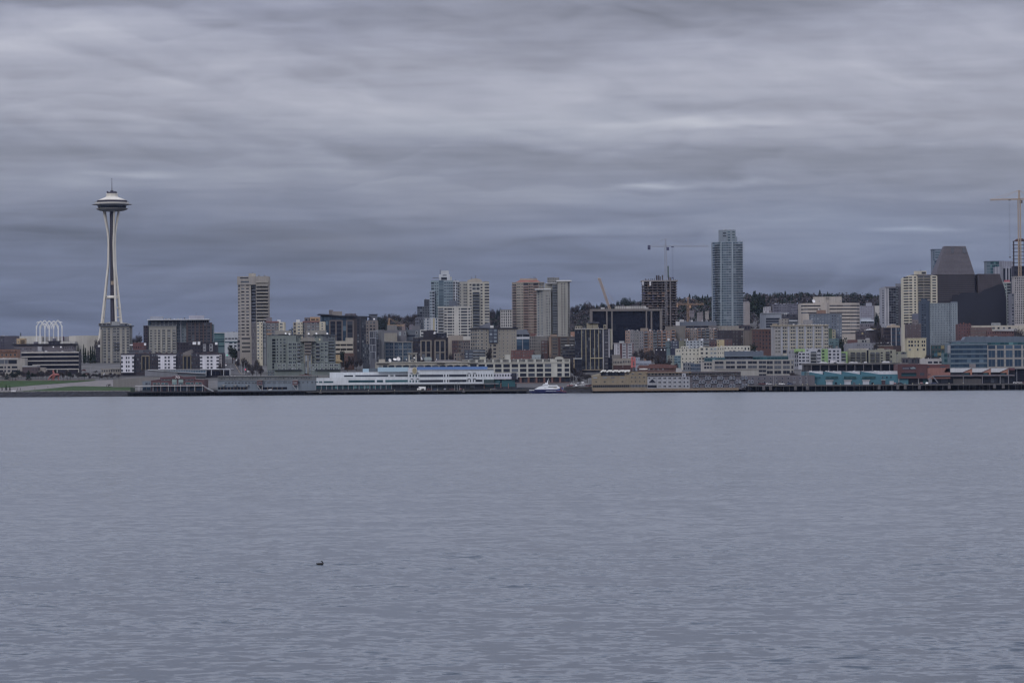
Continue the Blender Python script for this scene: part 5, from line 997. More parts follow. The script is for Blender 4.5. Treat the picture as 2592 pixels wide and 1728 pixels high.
b.mass([556, 612], 300, 420, (82, 82, 96), [wn(2, 4, .5, .5)]); b.roofstuff(220, 560, 276, 9, 5, 10, cols=((140, 142, 154), (100, 100, 114))); b.done()
b = Bd('G', 4250, 'cluster of tiny pale hillside houses', 90, 220, 400)
b.mass([95, 120], 372, 400, (120, 118, 128), [wn(2, 1, .4, .4)], slope=[376, 368], dep=8); b.mass([150, 185], 362, 400, (112, 104, 112), [wn(2, 2, .4, .4)], slope=[362, 372], dep=8); b.done()
b = Bd('G', 3420, 'big cream office tower with rounded corners and thin dark window bands', 612, 1448, 745, name='office_tower', cat='tower')
cg = (138, 128, 122)
dkb = 'dark'
b.mass([614, 640, 700, 880, 920, 965, 1005, 1300, 1395, 1432, 1448], 262, 760, cg, [wn(1, 3, .99, .34, dkb, y=(276, 422)), wn(1, 3, .99, .34, dkb, y=(276, 422)), wn(1, 3, .99, .34, dkb, y=(276, 422)), None, None, None,
  [wn(1, 3, .99, .34, dkb, y=(276, 422)), wn([(.4, .995)], 6, 1, .34, dkb, y=(422, 716))], [wn(1, 9, .99, .34, dkb, y=(276, 716))], [wn(1, 9, .99, .34, dkb, y=(276, 716))], [wn(1, 9, .99, .34, dkb, y=(276, 716))]], off=[8, 3, 1, 0, -3, -3, 0, 0, 1.5, 5, 9], dep=40, joint=0)
b.mass([790, 920, 965, 1075, 1184], 172, 265, (132, 124, 120), [None, None, pil([0, .3], (116, 108, 106), .3, .3), None], off=[3, 0, 0, 0, 3], dY=8, dep=16, down=False, part='penthouse'); b.box('louvre', 955, 1002, 180, 206, (104, 98, 98), 7.4, 1)
b.dish(780, 238, 24, (176, 176, 182), 3, (.4, -1, .5)); b.dish(690, 236, 11, (120, 116, 128), 3, (.9, -.4, .4)); b.dish(862, 240, 9, (90, 90, 104), 3); b.dish(1160, 236, 9, (90, 90, 104), 7); b.mass([836, 955], 362, 425, (112, 80, 66), [], dY=-80, dep=14); b.box('rooftop_unit', 846, 864, 346, 364, (150, 150, 156), -78, 4); b.done()
b = Bd('G', 3310, 'blue-grey apartment slab patched with white balconies in front of the banded cream tower', 740, 1185, 755)
b.mass([742, 1030, 1105, 1182], 420, 770, (78, 86, 102), [[wn([(.02, .1), (.14, .22), (.32, .38), (.44, .5), (.58, .62), (.72, .78), (.86, .92)], 8, 1, .55, 'light', (118, 124, 136), y=(425, 745))], [wn([(.1, .4), (.6, .9)], 8, 1, .5, 'mix', (100, 106, 120), y=(425, 745))], [wn([(.1, .4), (.65, .9)], 8, 1, .55, 'light', (118, 122, 134), y=(425, 745))]], cornice=((70, 78, 94), .5, .4))
b.mass([1000, 1042], 622, 760, (58, 78, 62), [], dY=-12, dep=8); b.mass([1042, 1092], 640, 760, (122, 116, 90), [wn([(.2, .7)], 3, 1, .5, 'mix')], dY=-12, dep=8); b.done()
b = Bd('G', 3100, 'small teal-grey flats squeezed beside the cream gridded warehouse', 995, 1140, 900)
b.mass([996, 1136], 765, 920, (72, 94, 102), [wn([(.1, .2), (.3, .45), (.7, .8), (.88, .96)], 4, 1, .4, 'mix')]); b.mass([992, 1052], 858, 930, (96, 98, 96), [wn(2, 2, .4, .4)], dY=-8, dep=8); b.mass([1095, 1125], 870, 910, (118, 116, 122), [], dY=-10, dep=5); b.done()
b = Bd('G', 3050, 'eight-storey cream warehouse with blue-grey piers and triple window groups', 200, 990, 985)
pg = (122, 124, 134)
b.mass([204, 232, 330], 578, 1000, (118, 116, 122), [pil([.2], pg, .6, .3), [wn([(.05, .4), (.46, .8)], 8, 1, .58, 'dark', (134, 130, 122), y=(588, 975))]], off=[6, 0, 0])
b.mass([330, 990], 575, 1000, (132, 128, 120), [[wn([(k/5.62+.01+j*.052, k/5.62+.055+j*.052) for k in range(5) for j in range(3)]+[(.915, .95), (.956, .992)], 7, 1, .58, 'mix', (126, 124, 122), y=(588, 915)), wn([(.02, .1)], 1, 1, .7, 'dark', y=(915, 980)), pil([0, .145, .325, .5, .68, .87], pg, 1.5, .5, y=(580, 990)), led(3, (142, 132, 108), y=(682, 975), t=.7, d=.3), led(7, (134, 130, 124), y=(636, 968), t=.35, d=.2)]])
b.box('cornice', 196, 992, 572, 584, (142, 128, 104), -1, 26); b.mass([200, 268], 556, 578, (116, 104, 92), [], dY=5, dep=8, down=False); b.roofstuff(360, 960, 572, 18, 6, 16); b.mass([640, 765], 500, 560, (104, 104, 112), [], dY=20, dep=8); b.done()
b = Bd('G', 4050, 'pale balconied apartment block beside a cream blank wall on the far slope', 1450, 1720, 500)
b.mass([1450, 1640], 302, 510, (112, 112, 128), [[wn(8, 8, .62, .5, 'mix', (128, 128, 142))]]); b.mass([1645, 1718], 300, 520, (146, 142, 140), [wn([(.85, .95)], 1, 1, .1)], dY=2); b.mass([1530, 1604], 260, 305, (124, 126, 140), [pil(6, (110, 112, 126), .4, .2)], dY=6, dep=10, down=False); b.done()
b = Bd('G', 3800, 'low blue-white clinic with a bright roof edge below the pale balconied block', 1450, 1640, 560)
b.mass([1450, 1636], 506, 620, (104, 112, 130), [[wn(7, 2, .8, .4, 'mix')]]); b.box('roof', 1450, 1636, 504, 522, (158, 166, 180), -1.5, 3); b.box('roof', 1450, 1600, 474, 506, (128, 134, 148), 4, 10); b.done()
b = Bd('G', 3300, 'jumble of dark low roofs with one white ridge tent, right of the banded cream tower', 1400, 1740, 800)
b.mass([1402, 1530, 1736], 655, 810, (58, 54, 66), [wn(5, 3, .5, .4, 'mix'), wn(7, 3, .5, .4, 'mix', (84, 76, 76))]); b.mass([1450, 1640], 555, 660, (88, 84, 96), [wn(6, 2, .4, .4, 'mix')], dY=60, dep=14); b.mass([1600, 1736], 590, 650, (46, 46, 58), [wn(5, 1, .6, .5)], dY=30, dep=14); b.box('roof', 1590, 1736, 622, 632, (128, 112, 78), 26, 8)
b.poly('roof', [(1528, 646), (1545, 632), (1575, 630), (1590, 624), (1610, 632), (1642, 646)], (160, 162, 170), -2, 8); b.box('panel', 1462, 1486, 680, 706, (130, 114, 72), -.5, .4); b.roofstuff(1420, 1730, 655, 12, 5, 22, cols=((96, 92, 100), (120, 112, 104), (60, 58, 70))); b.done()
b = Bd('G', 3260, 'brown dark-glass office with thin steel fins, below the twin-tone balcony tower', 1760, 2030, 860)
b.mass([1770, 1880, 2020], 610, 870, (64, 50, 56), [[wn(8, 5, .7, .8, 'dark')], [wn(9, 5, .8, .8, 'blue'), pil([.02, .5, .98], (118, 116, 124), .8, .5)]]); b.poly('penthouse', [(1825, 608), (1835, 580), (1880, 578), (1890, 562), (1930, 562), (1940, 578), (2000, 582), (2004, 608)], (138, 122, 104), 5, 8); b.done()
b = Bd('G', 3130, 'grey terrace with small paired windows and a red brick wall at its left', 1235, 1700, 935)
b.mass([1237, 1385, 1660], 828, 940, (98, 100, 112), [None, [wn([(.06, .1), (.13, .17), (.33, .41), (.52, .56), (.66, .72), (.82, .88)], 2, 1, .5, 'dark', (116, 116, 124))]], slope=[838, 822, 830]); b.mass([1265, 1405], 782, 835, (84, 54, 60), [], dY=8, dep=8); b.mass([1405, 1580], 778, 830, (106, 106, 108), [wn([(.36, .5), (.6, .7)], 1, 1, .5)], dY=6, dep=8); b.mass([1655, 1910], 868, 940, (86, 62, 62), [], dY=4, dep=10); b.box('cornice', 1655, 1910, 862, 869, (130, 124, 124), 3, 2); b.mass([1520, 1575], 760, 790, (120, 120, 126), [], dY=8, dep=6); b.roofstuff(1400, 1900, 828, 14, 4, 14); b.done()
b = Bd('G', 3010, 'white and grey apartment row with lime green panels', 425, 1270, 1180)
wg = (134, 136, 148)
b.mass([428, 512, 565], 928, 1170, (112, 114, 126), [[wn(4, 4, .5, .6, 'mix'), pil(5, (128, 130, 140), .4, .3)], wn(2, 4, .5, .6, 'mix')], dY=3); b.mass([508, 662], 913, 962, (104, 146, 62), [wn([(.1, .45), (.55, .8)], 1, 1, .35, 'dark', y=(932, 968))], dY=1, dep=8, down=False, part='panel')
b.mass([565, 665, 735, 825, 895], 955, 1190, wg, [[wn([(.08, .38), (.55, .92)], 4, 1, .5, 'dark', y=(962, 1150))], [wn([(.2, .42), (.5, .72)], 4, 1, .5, 'dark', y=(962, 1150))], [bal(4, y=(945, 1130), slab=(108, 110, 112), rail=(98, 102, 108))], [wn([(.15, .4), (.5, .78)], 4, 1, .5, 'dark', y=(925, 1120))]])
b.mass([660, 900], 908, 960, wg, [[wn([(.08, .2), (.76, .9)], 1, 1, .5, 'mix')]], dY=1, dep=10, down=False)
b.mass([893, 985], 912, 1100, (94, 134, 66), [[wn([(.1, .45)], 4, 1, .5, 'dark', y=(920, 1100))]], dY=-1.5, dep=8, part='panel'); b.mass([985, 1172], 906, 1110, wg, [[wn([(.04, .24), (.38, .56), (.68, .84)], 4, 1, .55, 'dark', y=(920, 1108))]], dY=-1)
b.mass([1172, 1262], 950, 1100, (104, 140, 64), [[wn([(.1, .3), (.4, .6)], 3, 1, .5, 'dark', y=(965, 1100)), bal(3, y=(965, 1100), x=(0, .75), d=1)]], dY=0, part='panel'); b.roofstuff(680, 1160, 908, 13, 7, 12, cols=((140, 142, 152), (96, 96, 108))); b.done()
b = Bd('G', 3020, 'olive-cream apartment row with dark balcony stacks, right of the lime panels', 1270, 2120, 1110)
oc = (112, 112, 98)
b.mass([1272, 1300, 1372, 1385, 1445, 1455, 1520, 1533, 1560, 1580, 1650, 1660, 1718, 1725, 1800, 1860, 1904, 1950], 925, 1120, oc, [None, bal(4, y=(955, 1105), d=1.2, slab=(84, 84, 82), rail=(72, 74, 80)), None, bal(4, y=(955, 1105), d=1.2, slab=(84, 84, 82), rail=(72, 74, 80)), None, bal(4, y=(955, 1105), d=1.2, slab=(84, 84, 82), rail=(72, 74, 80)), None, wn(1, 1, .9, .98, 'black'), None, bal(4, y=(955, 1105), d=1.2, slab=(84, 84, 82), rail=(72, 74, 80)), None, bal(4, y=(955, 1105), d=1.2, slab=(84, 84, 82), rail=(72, 74, 80)), None, wn([(.1, .5)], 4, 1, .5, 'dark', y=(950, 1100)), bal(4, y=(950, 1100), d=1.2, slab=(84, 84, 82), rail=(72, 74, 80)), wn([(.2, .7)], 3, 1, .5), None])
b.mass([1690, 1780], 905, 930, (118, 116, 102), [], dY=6, dep=8, down=False); b.mass([1280, 1560], 906, 930, (124, 118, 112), [], dY=8, dep=8, down=False); b.mass([1940, 2110], 950, 1130, (108, 112, 94), [[wn([(.1, .2), (.45, .6), (.8, .9)], 3, 1, .5, 'dark'), bal(3, x=(.55, .8), d=1.1)]], dY=2); b.roofstuff(1290, 1890, 922, 15, 5, 10); b.done()
# viaduct/garage deck behind the piers
b = Bd('G', 2895, 'long dark open-sided car deck with slim concrete posts, behind the teal pier shed', 610, 2120, 1240, name='car_deck', cat='deck')
b.mass([640, 2125], 1128, 1232, (34, 34, 46), [[wn(12, 1, .9, .8, 'black')]], dY=3, dep=18)
b.box('deck_edge', 605, 2125, 1112, 1134, (78, 76, 82), -1, 4); b.box('deck_edge', 640, 2125, 1222, 1232, (60, 60, 70), -1, 4)
for k in range(12): b.box('post', 752+k*123-4, 752+k*123+4, 1130, 1224, (88, 86, 94), -.6, 1)
for k in range(6): b.box('post', 640+k*18, 646+k*18, 1135, 1222, (82, 80, 88), 0, 1)
for x0, x1, y0 in ((870, 985, 1092), (1020, 1110, 1072), (1060, 1250, 1094), (1285, 1430, 1092), (1500, 1545, 1090), (1760, 1875, 1084)):
    b.poly('canvas_roof', [(x0, 1114), (x0+6, y0+8), (x0+(x1-x0)*.3, y0), (x0+(x1-x0)*.55, y0+8), (x0+(x1-x0)*.75, y0+3), (x1, 1114)], (158, 158, 166), 4, 5)
b.roofstuff(900, 2100, 1114, 26, 5, 12, dY=8, cols=((150, 150, 156), (96, 96, 104), (60, 58, 70))); b.done()
# ================================================================== zone H
b = Bd('H', 3720, 'tower of white piers and dark glass left of the cream balcony tower', 45, 265, 860, name='apartment_tower', cat='tower')
b.mass([46, 78, 118, 186], 500, 880, (112, 114, 126), [[wn([(.3, .7)], 14, 1, .5, 'dark', y=(520, 860))], [pil([.15, .85], (138, 138, 148), 1.2, .5), wn(2, 14, .3, .6, 'mix', y=(520, 860))], [wn(3, 14, .96, .9, 'dark', y=(508, 860))]], off=[4, 0, 0, 0]); b.mass([186, 266], 490, 880, (66, 66, 78), [[wn(4, 15, .5, .5, 'mix', (84, 84, 96)), bal(15, x=(0, .3), d=1.0, slab=(96, 100, 110))]], dY=2); b.mass([186, 262], 462, 500, (92, 94, 106), [], dY=8, dep=8, down=False); b.box('roof_slab', 80, 188, 490, 500, (100, 100, 112), -1, 20); b.done()
b = Bd('H', 3520, 'warm cream residential tower with dark balcony recesses, left of the dark trapezoid tower', 265, 600, 865, name='apartment_tower', cat='tower')
wc = (156, 148, 128)
b.mass([266, 320, 400, 536, 602], 384, 880, wc, [[wn([(.1, .9)], 18, 1, .5, 'dark', y=(386, 868))], [wn([(0, .38), (.62, .84)], 18, 1, .52, 'dark', y=(386, 868))], [bal(18, y=(386, 868), slab=(152, 144, 126), rail=(92, 88, 88), d=1.2), pil([0, .48, 1], (150, 142, 124), .5, .3)], [wn([(.22, .8)], 18, 1, .5, 'dark', y=(386, 868)), pil([0], (160, 152, 132), 1, .4)]], off=[7, 0, 0, 0, 2], slope=[404, 378, 370, 376, 384])
b.mass([370, 490], 336, 376, (140, 134, 120), [wn([(.6, .95)], 1, 1, .5)], dY=5, dep=8, down=False, part='penthouse'); b.mass([398, 536], 372, 384, (86, 84, 94), [], dY=-1, dep=8, down=False); b.mast(432, 322, 338, .2); b.roofstuff(440, 490, 350, 3, 3, 14); b.done()
b = Bd('H', 3860, 'slim blue glass tower peeking out left of the dark trapezoid tower', 555, 655, 380, name='office_tower', cat='tower')
b.mass([556, 570, 655], 124, 700, (84, 94, 112), [wn(1, 26, .8, .7, 'sky'), wn(2, 26, .94, .7, 'blue', y=(220, 700)), ], cornice=((76, 86, 104), .6, .4)); b.mass([575, 640], 130, 230, (92, 104, 122), [wn(1, 3, .9, .6, 'sky', y=(140, 215))], dY=-1, dep=2, down=False, part='crown'); b.done()
# the dark sloping tower
b = Bd('H', 3620, 'huge dark brown glass tower with a sloping trapezoid top and a lower black wing', 590, 1290, 870, name='office_tower', cat='tower')
br = (47, 46, 58)
def sloped():
    g0 = [W('H', x, y, 3620) for x, y in ((586, 368), (968, 368))]; t0 = [W('H', x, y, 3640) for x, y in ((665, 91), (878, 91))]
    vs = [g0[0], g0[1], (g0[1].x, 3670, g0[1].z), (g0[0].x, 3670, g0[0].z), t0[0], t0[1], (t0[1].x, 3652, t0[1].z), (t0[0].x, 3652, t0[0].z)]
    mb = MB(); mb.add(vs, [(0, 1, 5, 4), (1, 2, 6, 5), (2, 3, 7, 6), (3, 0, 4, 7), (4, 5, 6, 7), (3, 2, 1, 0)]); mb.build('sloping_top', wall((68, 66, 79)), b.root, b.o)
    gm = wall((88, 82, 90)); A = lambda s, t: vec(g0[0].lerp(g0[1], s).lerp(t0[0].lerp(t0[1], s), t))
    def vec(p): return Vector((p.x, p.y-.35, p.z))
    mb = MB()
    for k in range(33): mb.bar(A(k/32, 0), A(k/32, 1), .12)
    mb.build('fin_grid', gm, b.root, b.o); mb = MB()
    for k in range(23): mb.bar(A(0, k/22), A(1, k/22), .17)
    mb.build('sunshade_grid', gm, b.root, b.o)
    for s0, s1 in ((.33, .46), (.80, .97)):
        mb = MB(); q = [A(s0, .75), A(s1-.01, .75), A(s1, .94), A(s0+.01, .94)]; mb.add([Vector((p.x, p.y-.4, p.z)) for p in q]+[Vector((p.x, p.y+.4, p.z)) for p in q], [(0, 1, 2, 3), (7, 6, 5, 4), (0, 4, 5, 1), (1, 5, 6, 2), (2, 6, 7, 3), (3, 7, 4, 0)]); mb.build('skylight', plain('dark_skylight', (.012, .013, .022), .3, raw=True), b.root, b.o)
sloped()
dkm = plain('dark_reflection_paint', (.010, .010, .018), .3, raw=True, var=.2, scale=.05)
b.mass([588, 970], 366, 890, br, [[led(14, (76, 70, 76), y=(372, 640), t=.35, d=.3)]], dep=50)
b.mass([968, 1004], 405, 890, (48, 46, 60), [], dY=6, dep=40)
P_ = [W('H', x, 600, 3615) for x in (1003, 1218)]
b.poly('wing', [(1003, 365), (1218, 365), (1226, 400), (1246, 450), (1270, 520), (1284, 620), (1286, 900), (1003, 900)], (60, 56, 66), -3, 46)
for k in range(10): b.box('ledge', 1005, 1222+k*4, 372+k*18, 376+k*18, (68, 63, 71), -3.3, .4)
b.poly('painted_reflection', [(740, 600), (745, 580), (800, 575), (830, 556), (900, 552), (985, 545), (1004, 560), (1060, 520), (1130, 500), (1200, 470), (1244, 462), (1268, 524), (1282, 622), (1284, 895), (740, 895)], (0, 0, 0), -3.6, 1.2, mat=dkm)  # ragged dark sheet: the hill's reflection in the glass, put in as colour
b.done()
b = Bd('H', 3930, 'teal glass block top visible above the black wing', 1085, 1245, 365, name='office_tower', cat='tower')
b.mass([1088, 1125, 1245], 242, 600, (84, 94, 108), [wn(1, 12, .9, .7, 'sky'), wn(7, 12, .9, .8, 'teal')], cornice=((74, 84, 98), .6, .5)); b.done()
b = Bd('H', 3850, 'light grey office tower with vertical dark slots at the right edge', 1215, 1360, 870, name='office_tower', cat='tower')
b.mass([1180, 1240, 1356], 294, 880, (104, 106, 122), [pil(2, (120, 122, 134), 1.4, .5), [wn([(.12, .3), (.44, .56), (.68, .8)], 1, 1, .96, 'dark', y=(300, 860)), pil([0, .38, .62, .86, 1], (122, 124, 138), 1.2, .5)]]); b.mass([1240, 1360], 238, 300, (108, 110, 124), [pil([.1, .3, .5, .7, .9], (92, 94, 110), .8, .3)], dY=5, dep=10, down=False, part='penthouse'); b.mass([1218, 1262], 236, 300, (96, 98, 112), [], dY=8, dep=8, down=False); b.done()
b = Bd('H', 3740, 'narrow white balcony tower with a red roof cap at the right edge', 1250, 1325, 860, name='apartment_tower', cat='tower')
b.mass([1246, 1290, 1326], 450, 880, (126, 134, 140), [[wn([(.5, .9)], 14, 1, .5, 'teal', (140, 146, 150), y=(460, 860))], bal(14, y=(460, 860), d=1, slab=(140, 144, 148))]); b.mass([1268, 1318], 426, 446, (150, 52, 72), [], dY=3, dep=8, down=False, part='roof_cap'); b.box('cornice', 1244, 1330, 446, 456, (152, 156, 160), -1, 14); b.done()
b = Bd('H', 3560, 'white gridded apartment tower cut by the right frame edge', 1370, 1700, 870, name='apartment_tower', cat='tower')
b.mass([1372, 1460, 1700], 392, 880, (130, 124, 128), [[wn(5, 20, .56, .62, 'mix', y=(396, 860))], [wn(12, 20, .7, .7, 'dark', y=(396, 860))]], off=[4, 0, 0], cornice=((142, 138, 142), .5, .5)); b.mass([1330, 1375], 560, 880, (96, 98, 112), [wn([(.2, .6)], 10, 1, .5, 'mix')], dY=8); b.done()
b = Bd('T', 3700, 'dark bare steel frame of a rising tower at the right frame edge', 535, 900, 1560, name='tower_under_construction', cat='building site')
slabs(b, 538, 900, 1003, 1400, 7, (58, 48, 62), (66, 54, 64), 5, over=.2, dep=9, th=.15, cr=.2)
b.mass([545, 900], 1400, 1600, (42, 42, 60), [wn(9, 3, .7, .6, 'dark')]); b.poly('deck', [(560, 1000), (590, 968), (690, 965), (705, 985), (900, 985), (900, 1005)], (78, 50, 58), 2, 10); b.done()
crane('tall orange tower crane rising from the steel frame at the right frame edge', 'T', 3695, 636, 1560, 350, 340, 160, 900, 196, (146, 120, 92), 2.6, .18, cw=(70, 60, 60), droop=10, hook=(.33, 1250))
b = Bd('H', 3210, 'pale blue-grey gridded hotel slab with a dark navy side tower', 435, 800, 1115, name='hotel', cat='building')
b.mass([436, 470, 526], 640, 1120, (52, 62, 80), [wn(1, 18, .5, .4, 'dark', y=(660, 1110)), [wn([(.0, .25)], 18, 1, .5, 'mix', y=(660, 1110))]], dY=2); b.mass([442, 500], 612, 650, (54, 64, 82), [], dY=8, dep=8, down=False)
r_ = random.Random(4); b.mass([526, 724, 800], 657, 1075, (104, 113, 124), [[wn([(k/13+.012, k/13+.062) for k in range(13)], 18, 1, .7, 'sky', (116, 124, 136), y=(660, 1070)), ], [wn([(.1, .25), (.4, .55), (.7, .85)], 18, 1, .7, 'sky', (116, 124, 136), y=(660, 1070)), pil([0], (76, 84, 98), .6, .3)]], cornice=((96, 106, 116), .3, .3)); b.box('rooftop_unit', 740, 798, 640, 658, (82, 90, 106), 4, 8)
b.mass([540, 700], 1070, 1205, (58, 66, 72), [[wn(5, 3, .5, .5, 'teal')]], dY=-4, dep=10); b.box('panel', 636, 668, 1075, 1108, (122, 112, 68), -4.6, .5); b.box('panel', 600, 636, 1145, 1175, (116, 108, 72), -4.6, .5); b.box('panel', 565, 600, 1150, 1180, (56, 92, 112), -4.6, .5); b.box('panel', 640, 700, 1150, 1190, (56, 86, 92), -4.6, .5); b.done()
b = Bd('H', 3300, 'plain grey-purple backs of two mid-rise blocks left of the hotel slab', 350, 440, 900)
b.mass([370, 438], 758, 900, (76, 80, 98), []); b.mass([352, 436], 818, 920, (92, 84, 92), [wn(3, 2, .2, .2)], dY=-8, dep=8); b.done()
b = Bd('H', 3150, 'brown brick flats with small pale windows left of the hotel slab', 295, 440, 1010)
b.mass([298, 438], 862, 1020, (74, 60, 68), [[wn(6, 6, .45, .5, 'mix', (110, 100, 106))]]); b.roofstuff(300, 435, 862, 4, 5, 10); b.done()
b = Bd('H', 3060, 'small yellow-cream building with tall paired windows', 298, 487, 1160)
b.mass([300, 488], 1006, 1170, (146, 136, 104), [[wn([(.06, .16), (.2, .3), (.38, .46), (.54, .62), (.76, .84), (.88, .95)], 2, 1, .6, 'dark', y=(1020, 1092)), wn([(.06, .2), (.5, .6), (.8, .95)], 1, 1, .7, 'mix', (152, 146, 124), y=(1095, 1135))]], cornice=((150, 140, 110), .4, .4)); b.roofstuff(320, 470, 1006, 5, 4, 10); b.done()
b = Bd('H', 3170, 'red brick row and long cream roofline building, right of the hotel slab', 805, 1458, 1010)
b.mass([806, 935], 862, 1020, (84, 52, 60), [wn(5, 5, .3, .4, 'mix')]); b.mass([930, 1090, 1140], 895, 1000, (88, 66, 70), [wn(12, 3, .4, .5, 'mix', (120, 112, 110)), None], dY=-6, dep=10); b.mass([930, 1460], 876, 960, (142, 134, 122), [[wn([(.4, .45), (.5, .54), (.6, .64), (.7, .75)], 1, 1, .4, 'dark', y=(880, 925))]], dY=6, dep=10); b.mass([1140, 1225], 852, 880, (126, 130, 136), [wn(7, 1, .6, .4, 'mix')], dY=10, dep=6, down=False); b.mass([1092, 1380], 930, 1010, (84, 54, 58), [[wn(12, 2, .3, .4, 'dark')]], dY=-14, dep=8); b.poly('roof', [(1160, 930), (1170, 920), (1390, 905), (1395, 925), (1380, 932)], (132, 130, 136), -15, 5); b.roofstuff(820, 930, 862, 4, 4, 16, cols=((110, 64, 60), (80, 60, 66))); b.done()
b = Bd('H', 2940, 'wide slate-blue ribbon-window office with a cream frame grid on its right half', 665, 1700, 1295)
sb2 = (72, 86, 100)
b.mass([700, 730, 1096], 1052, 1300, sb2, [[wn([(.1, .4)], 1, 1, .1)], [wn(9, 5, .97, .6, 'blue', y=(1066, 1296)), led(5, (84, 98, 112), y=(1066, 1300), t=.6, d=.5)]]); b.mass([665, 720], 1148, 1300, (60, 84, 94), [wn(2, 3, .9, .6, 'teal')], dY=1)
b.mass([1096, 1700], 1070, 1300, (120, 114, 112), [[wn([(k/7+.012, k/7+.128) for k in range(7)], 1, 1, .8, 'blue', y=(1068, 1112)), wn([(k/7+.012, k/7+.128) for k in range(7)], 2, 1, .84, 'blue', (96, 100, 108), y=(1112, 1290)), led(2, (84, 96, 108), y=(1158, 1330), t=.5, d=.05)]], dY=-1)
b.poly('roof', [(700, 1040), (860, 1020), (880, 988), (1700, 985), (1700, 1046), (760, 1046)], (72, 82, 98), 6, 20); b.mass([740, 1700], 1040, 1072, (64, 80, 92), [wn(22, 1, .95, .7, 'teal')], dY=2, dep=16, down=False, part='penthouse'); b.mass([700, 728], 1072, 1150, (116, 116, 124), [], dY=-1, dep=2, down=False); b.roofstuff(900, 1440, 986, 9, 4, 8); b.done()
b = Bd('H', 2960, 'flat white building with a strip of dark windows behind the red pier restaurant', 430, 665, 1262)
b.mass([430, 664], 1206, 1262, (136, 132, 138), [[wn([(.32, .5), (.56, .74), (.8, .95)], 1, 1, .5, 'dark', y=(1222, 1262))]]); b.mass([200, 300], 1160, 1250, (112, 112, 102), [], dY=14, dep=10); b.roofstuff(300, 640, 1206, 12, 5, 16, cols=((140, 140, 146), (70, 66, 76), (50, 48, 60))); b.mass([250, 430], 1196, 1262, (60, 58, 68), [wn(6, 1, .5, .5, 'mix')], dY=8); b.done()
# ================================================================== piers and the water's edge
def pier(label, z, x0, x1, yd, Y0=2800, Y1=2872, step=4.0, edge=(70, 68, 76), th=.9, n_fend=0, seed=1, fendc=(82, 79, 86)):
    a, e = W(z, x0, yd, Y0), W(z, x1, yd, Y0); zt = (a.z+e.z)/2; r = random.Random(seed)
    root = empty('pier', ((a.x+e.x)/2, Y0, 0), 0, label, 'pier'); o = tuple(root.location)
    mb = MB(); mb.box(a.x, e.x, Y0, Y1, zt-.35, zt); mb.build('deck', plain('deck_planks', (.10, .095, .095), .9, raw=True, var=.3, scale=.4), root, o)
    mb = MB(); mb.box(a.x-.1, e.x+.1, Y0-.35, Y0-.003, zt-th, zt+.12); mb.build('edge_beam', wall(edge), root, o)
    mb = MB(); mb.box(a.x, e.x, Y0+10, Y0+10.4, -2, zt-.36); mb.build('under_deck_shade', plain('painted_deck_shade', (.016, .016, .020), .9, raw=True, var=.4, scale=.8), root, o)  # near-black sheet standing in for the unlit depth under the deck
    pm = plain('tarred_pile', (.030, .029, .032), .85, raw=True, var=.5, scale=.7)
    mb = MB(); mb.bar((0, 0, -2), (0, 0, zt-.4), .24, n=7, r2=.2); me = mb.mesh('pile', pm); n = int((e.x-a.x)/step); cnt = 0; ex = MB()
    for row in range(2):
        for i in range(n):
            x = a.x+step*(i+.5)+r.uniform(-.4, .4)+row*1.5; y = Y0+.7+row*4; sc = r.uniform(.8, 1.3)
            if cnt < 98: child('pile', me, root, (x-o[0], y-o[1], 0), 0, (sc, sc, 1)); cnt += 1
            else: ex.bar((x, y, -2), (x, y, zt-.4), .24*sc, n=7, r2=.2*sc)
    if ex.v: tag(ex.build('pile', pm, root, o), kind='stuff')
    fm = plain('weathered_fender', fendc, .9, var=.3)
    for k in range(n_fend):
        x = a.x+(e.x-a.x)*(k+.5+r.uniform(-.2, .2))/n_fend; mb = MB(); w_ = r.choice([.3, .35, .3, 1.9]); top = zt+r.uniform(-.5, .35)
        for q in range(1 if w_ < 1 else 5):
            xx = x+(q-2)*.42 if w_ > 1 else x; mb.bar((xx, Y0-.8, -2 if w_ < 1 else 1.2), (xx, Y0-.62, top-(abs(q-2)*.35 if w_ > 1 else 0)), .11 if w_ < 1 else .2, n=6)
        mb.build('fender_pile', fm, root, o)
        if r.random() < .4:
            mb = MB(); mb.bar((x, Y0+.6, zt), (x, Y0+.6, zt+.8), .3, n=8); mb.build('bollard', plain('bollard_yellow', (140, 134, 90), .6), root, o)
    return root, zt
pier('long dark timber pier under the red pier house and the blue-grey shed', 'K', -120, 5560, 708, step=3.4, edge=(50, 50, 60), th=.6, seed=2)
pier('concrete-edged pier under the white waterfront offices', 'L', -2990, 3560, 1035, step=5.2, edge=(66, 64, 68), seed=3, n_fend=9, fendc=(52, 50, 58))
pier('timber pier with an ochre edge board under the yellow-brown hotel', 'P', -1410, 2935, 975, step=6.0, edge=(112, 92, 72), th=1.6, seed=4)
pier('working pier with pale fender clusters under the teal and red pier buildings', 'I', -4830, 5000, 948, step=5.6, edge=(72, 70, 76), seed=5, n_fend=46, Y1=2868)
def seawall():
    a, e = W('E', 700, 1440, 2826), W('E', 1010, 1440, 2826); mb = MB(); mb.box(a.x, e.x, 2826, 2836, -2, a.z+.8)
    o = mb.build('seawall', plain('seawall_concrete', (56, 54, 60), .9, var=.3), None); tag(o, kind='structure')
    a, e = W('R', -900, 505, 2831), W('R', 3400, 505, 2831)
    mb = MB(); mb.box(a.x, e.x, 2831, 2834.5, 3.2, 4.55); tag(mb.build('promenade_edge', plain('pale_coping', (104, 104, 102), .9, var=.3, scale=.8)), kind='structure')
seawall()

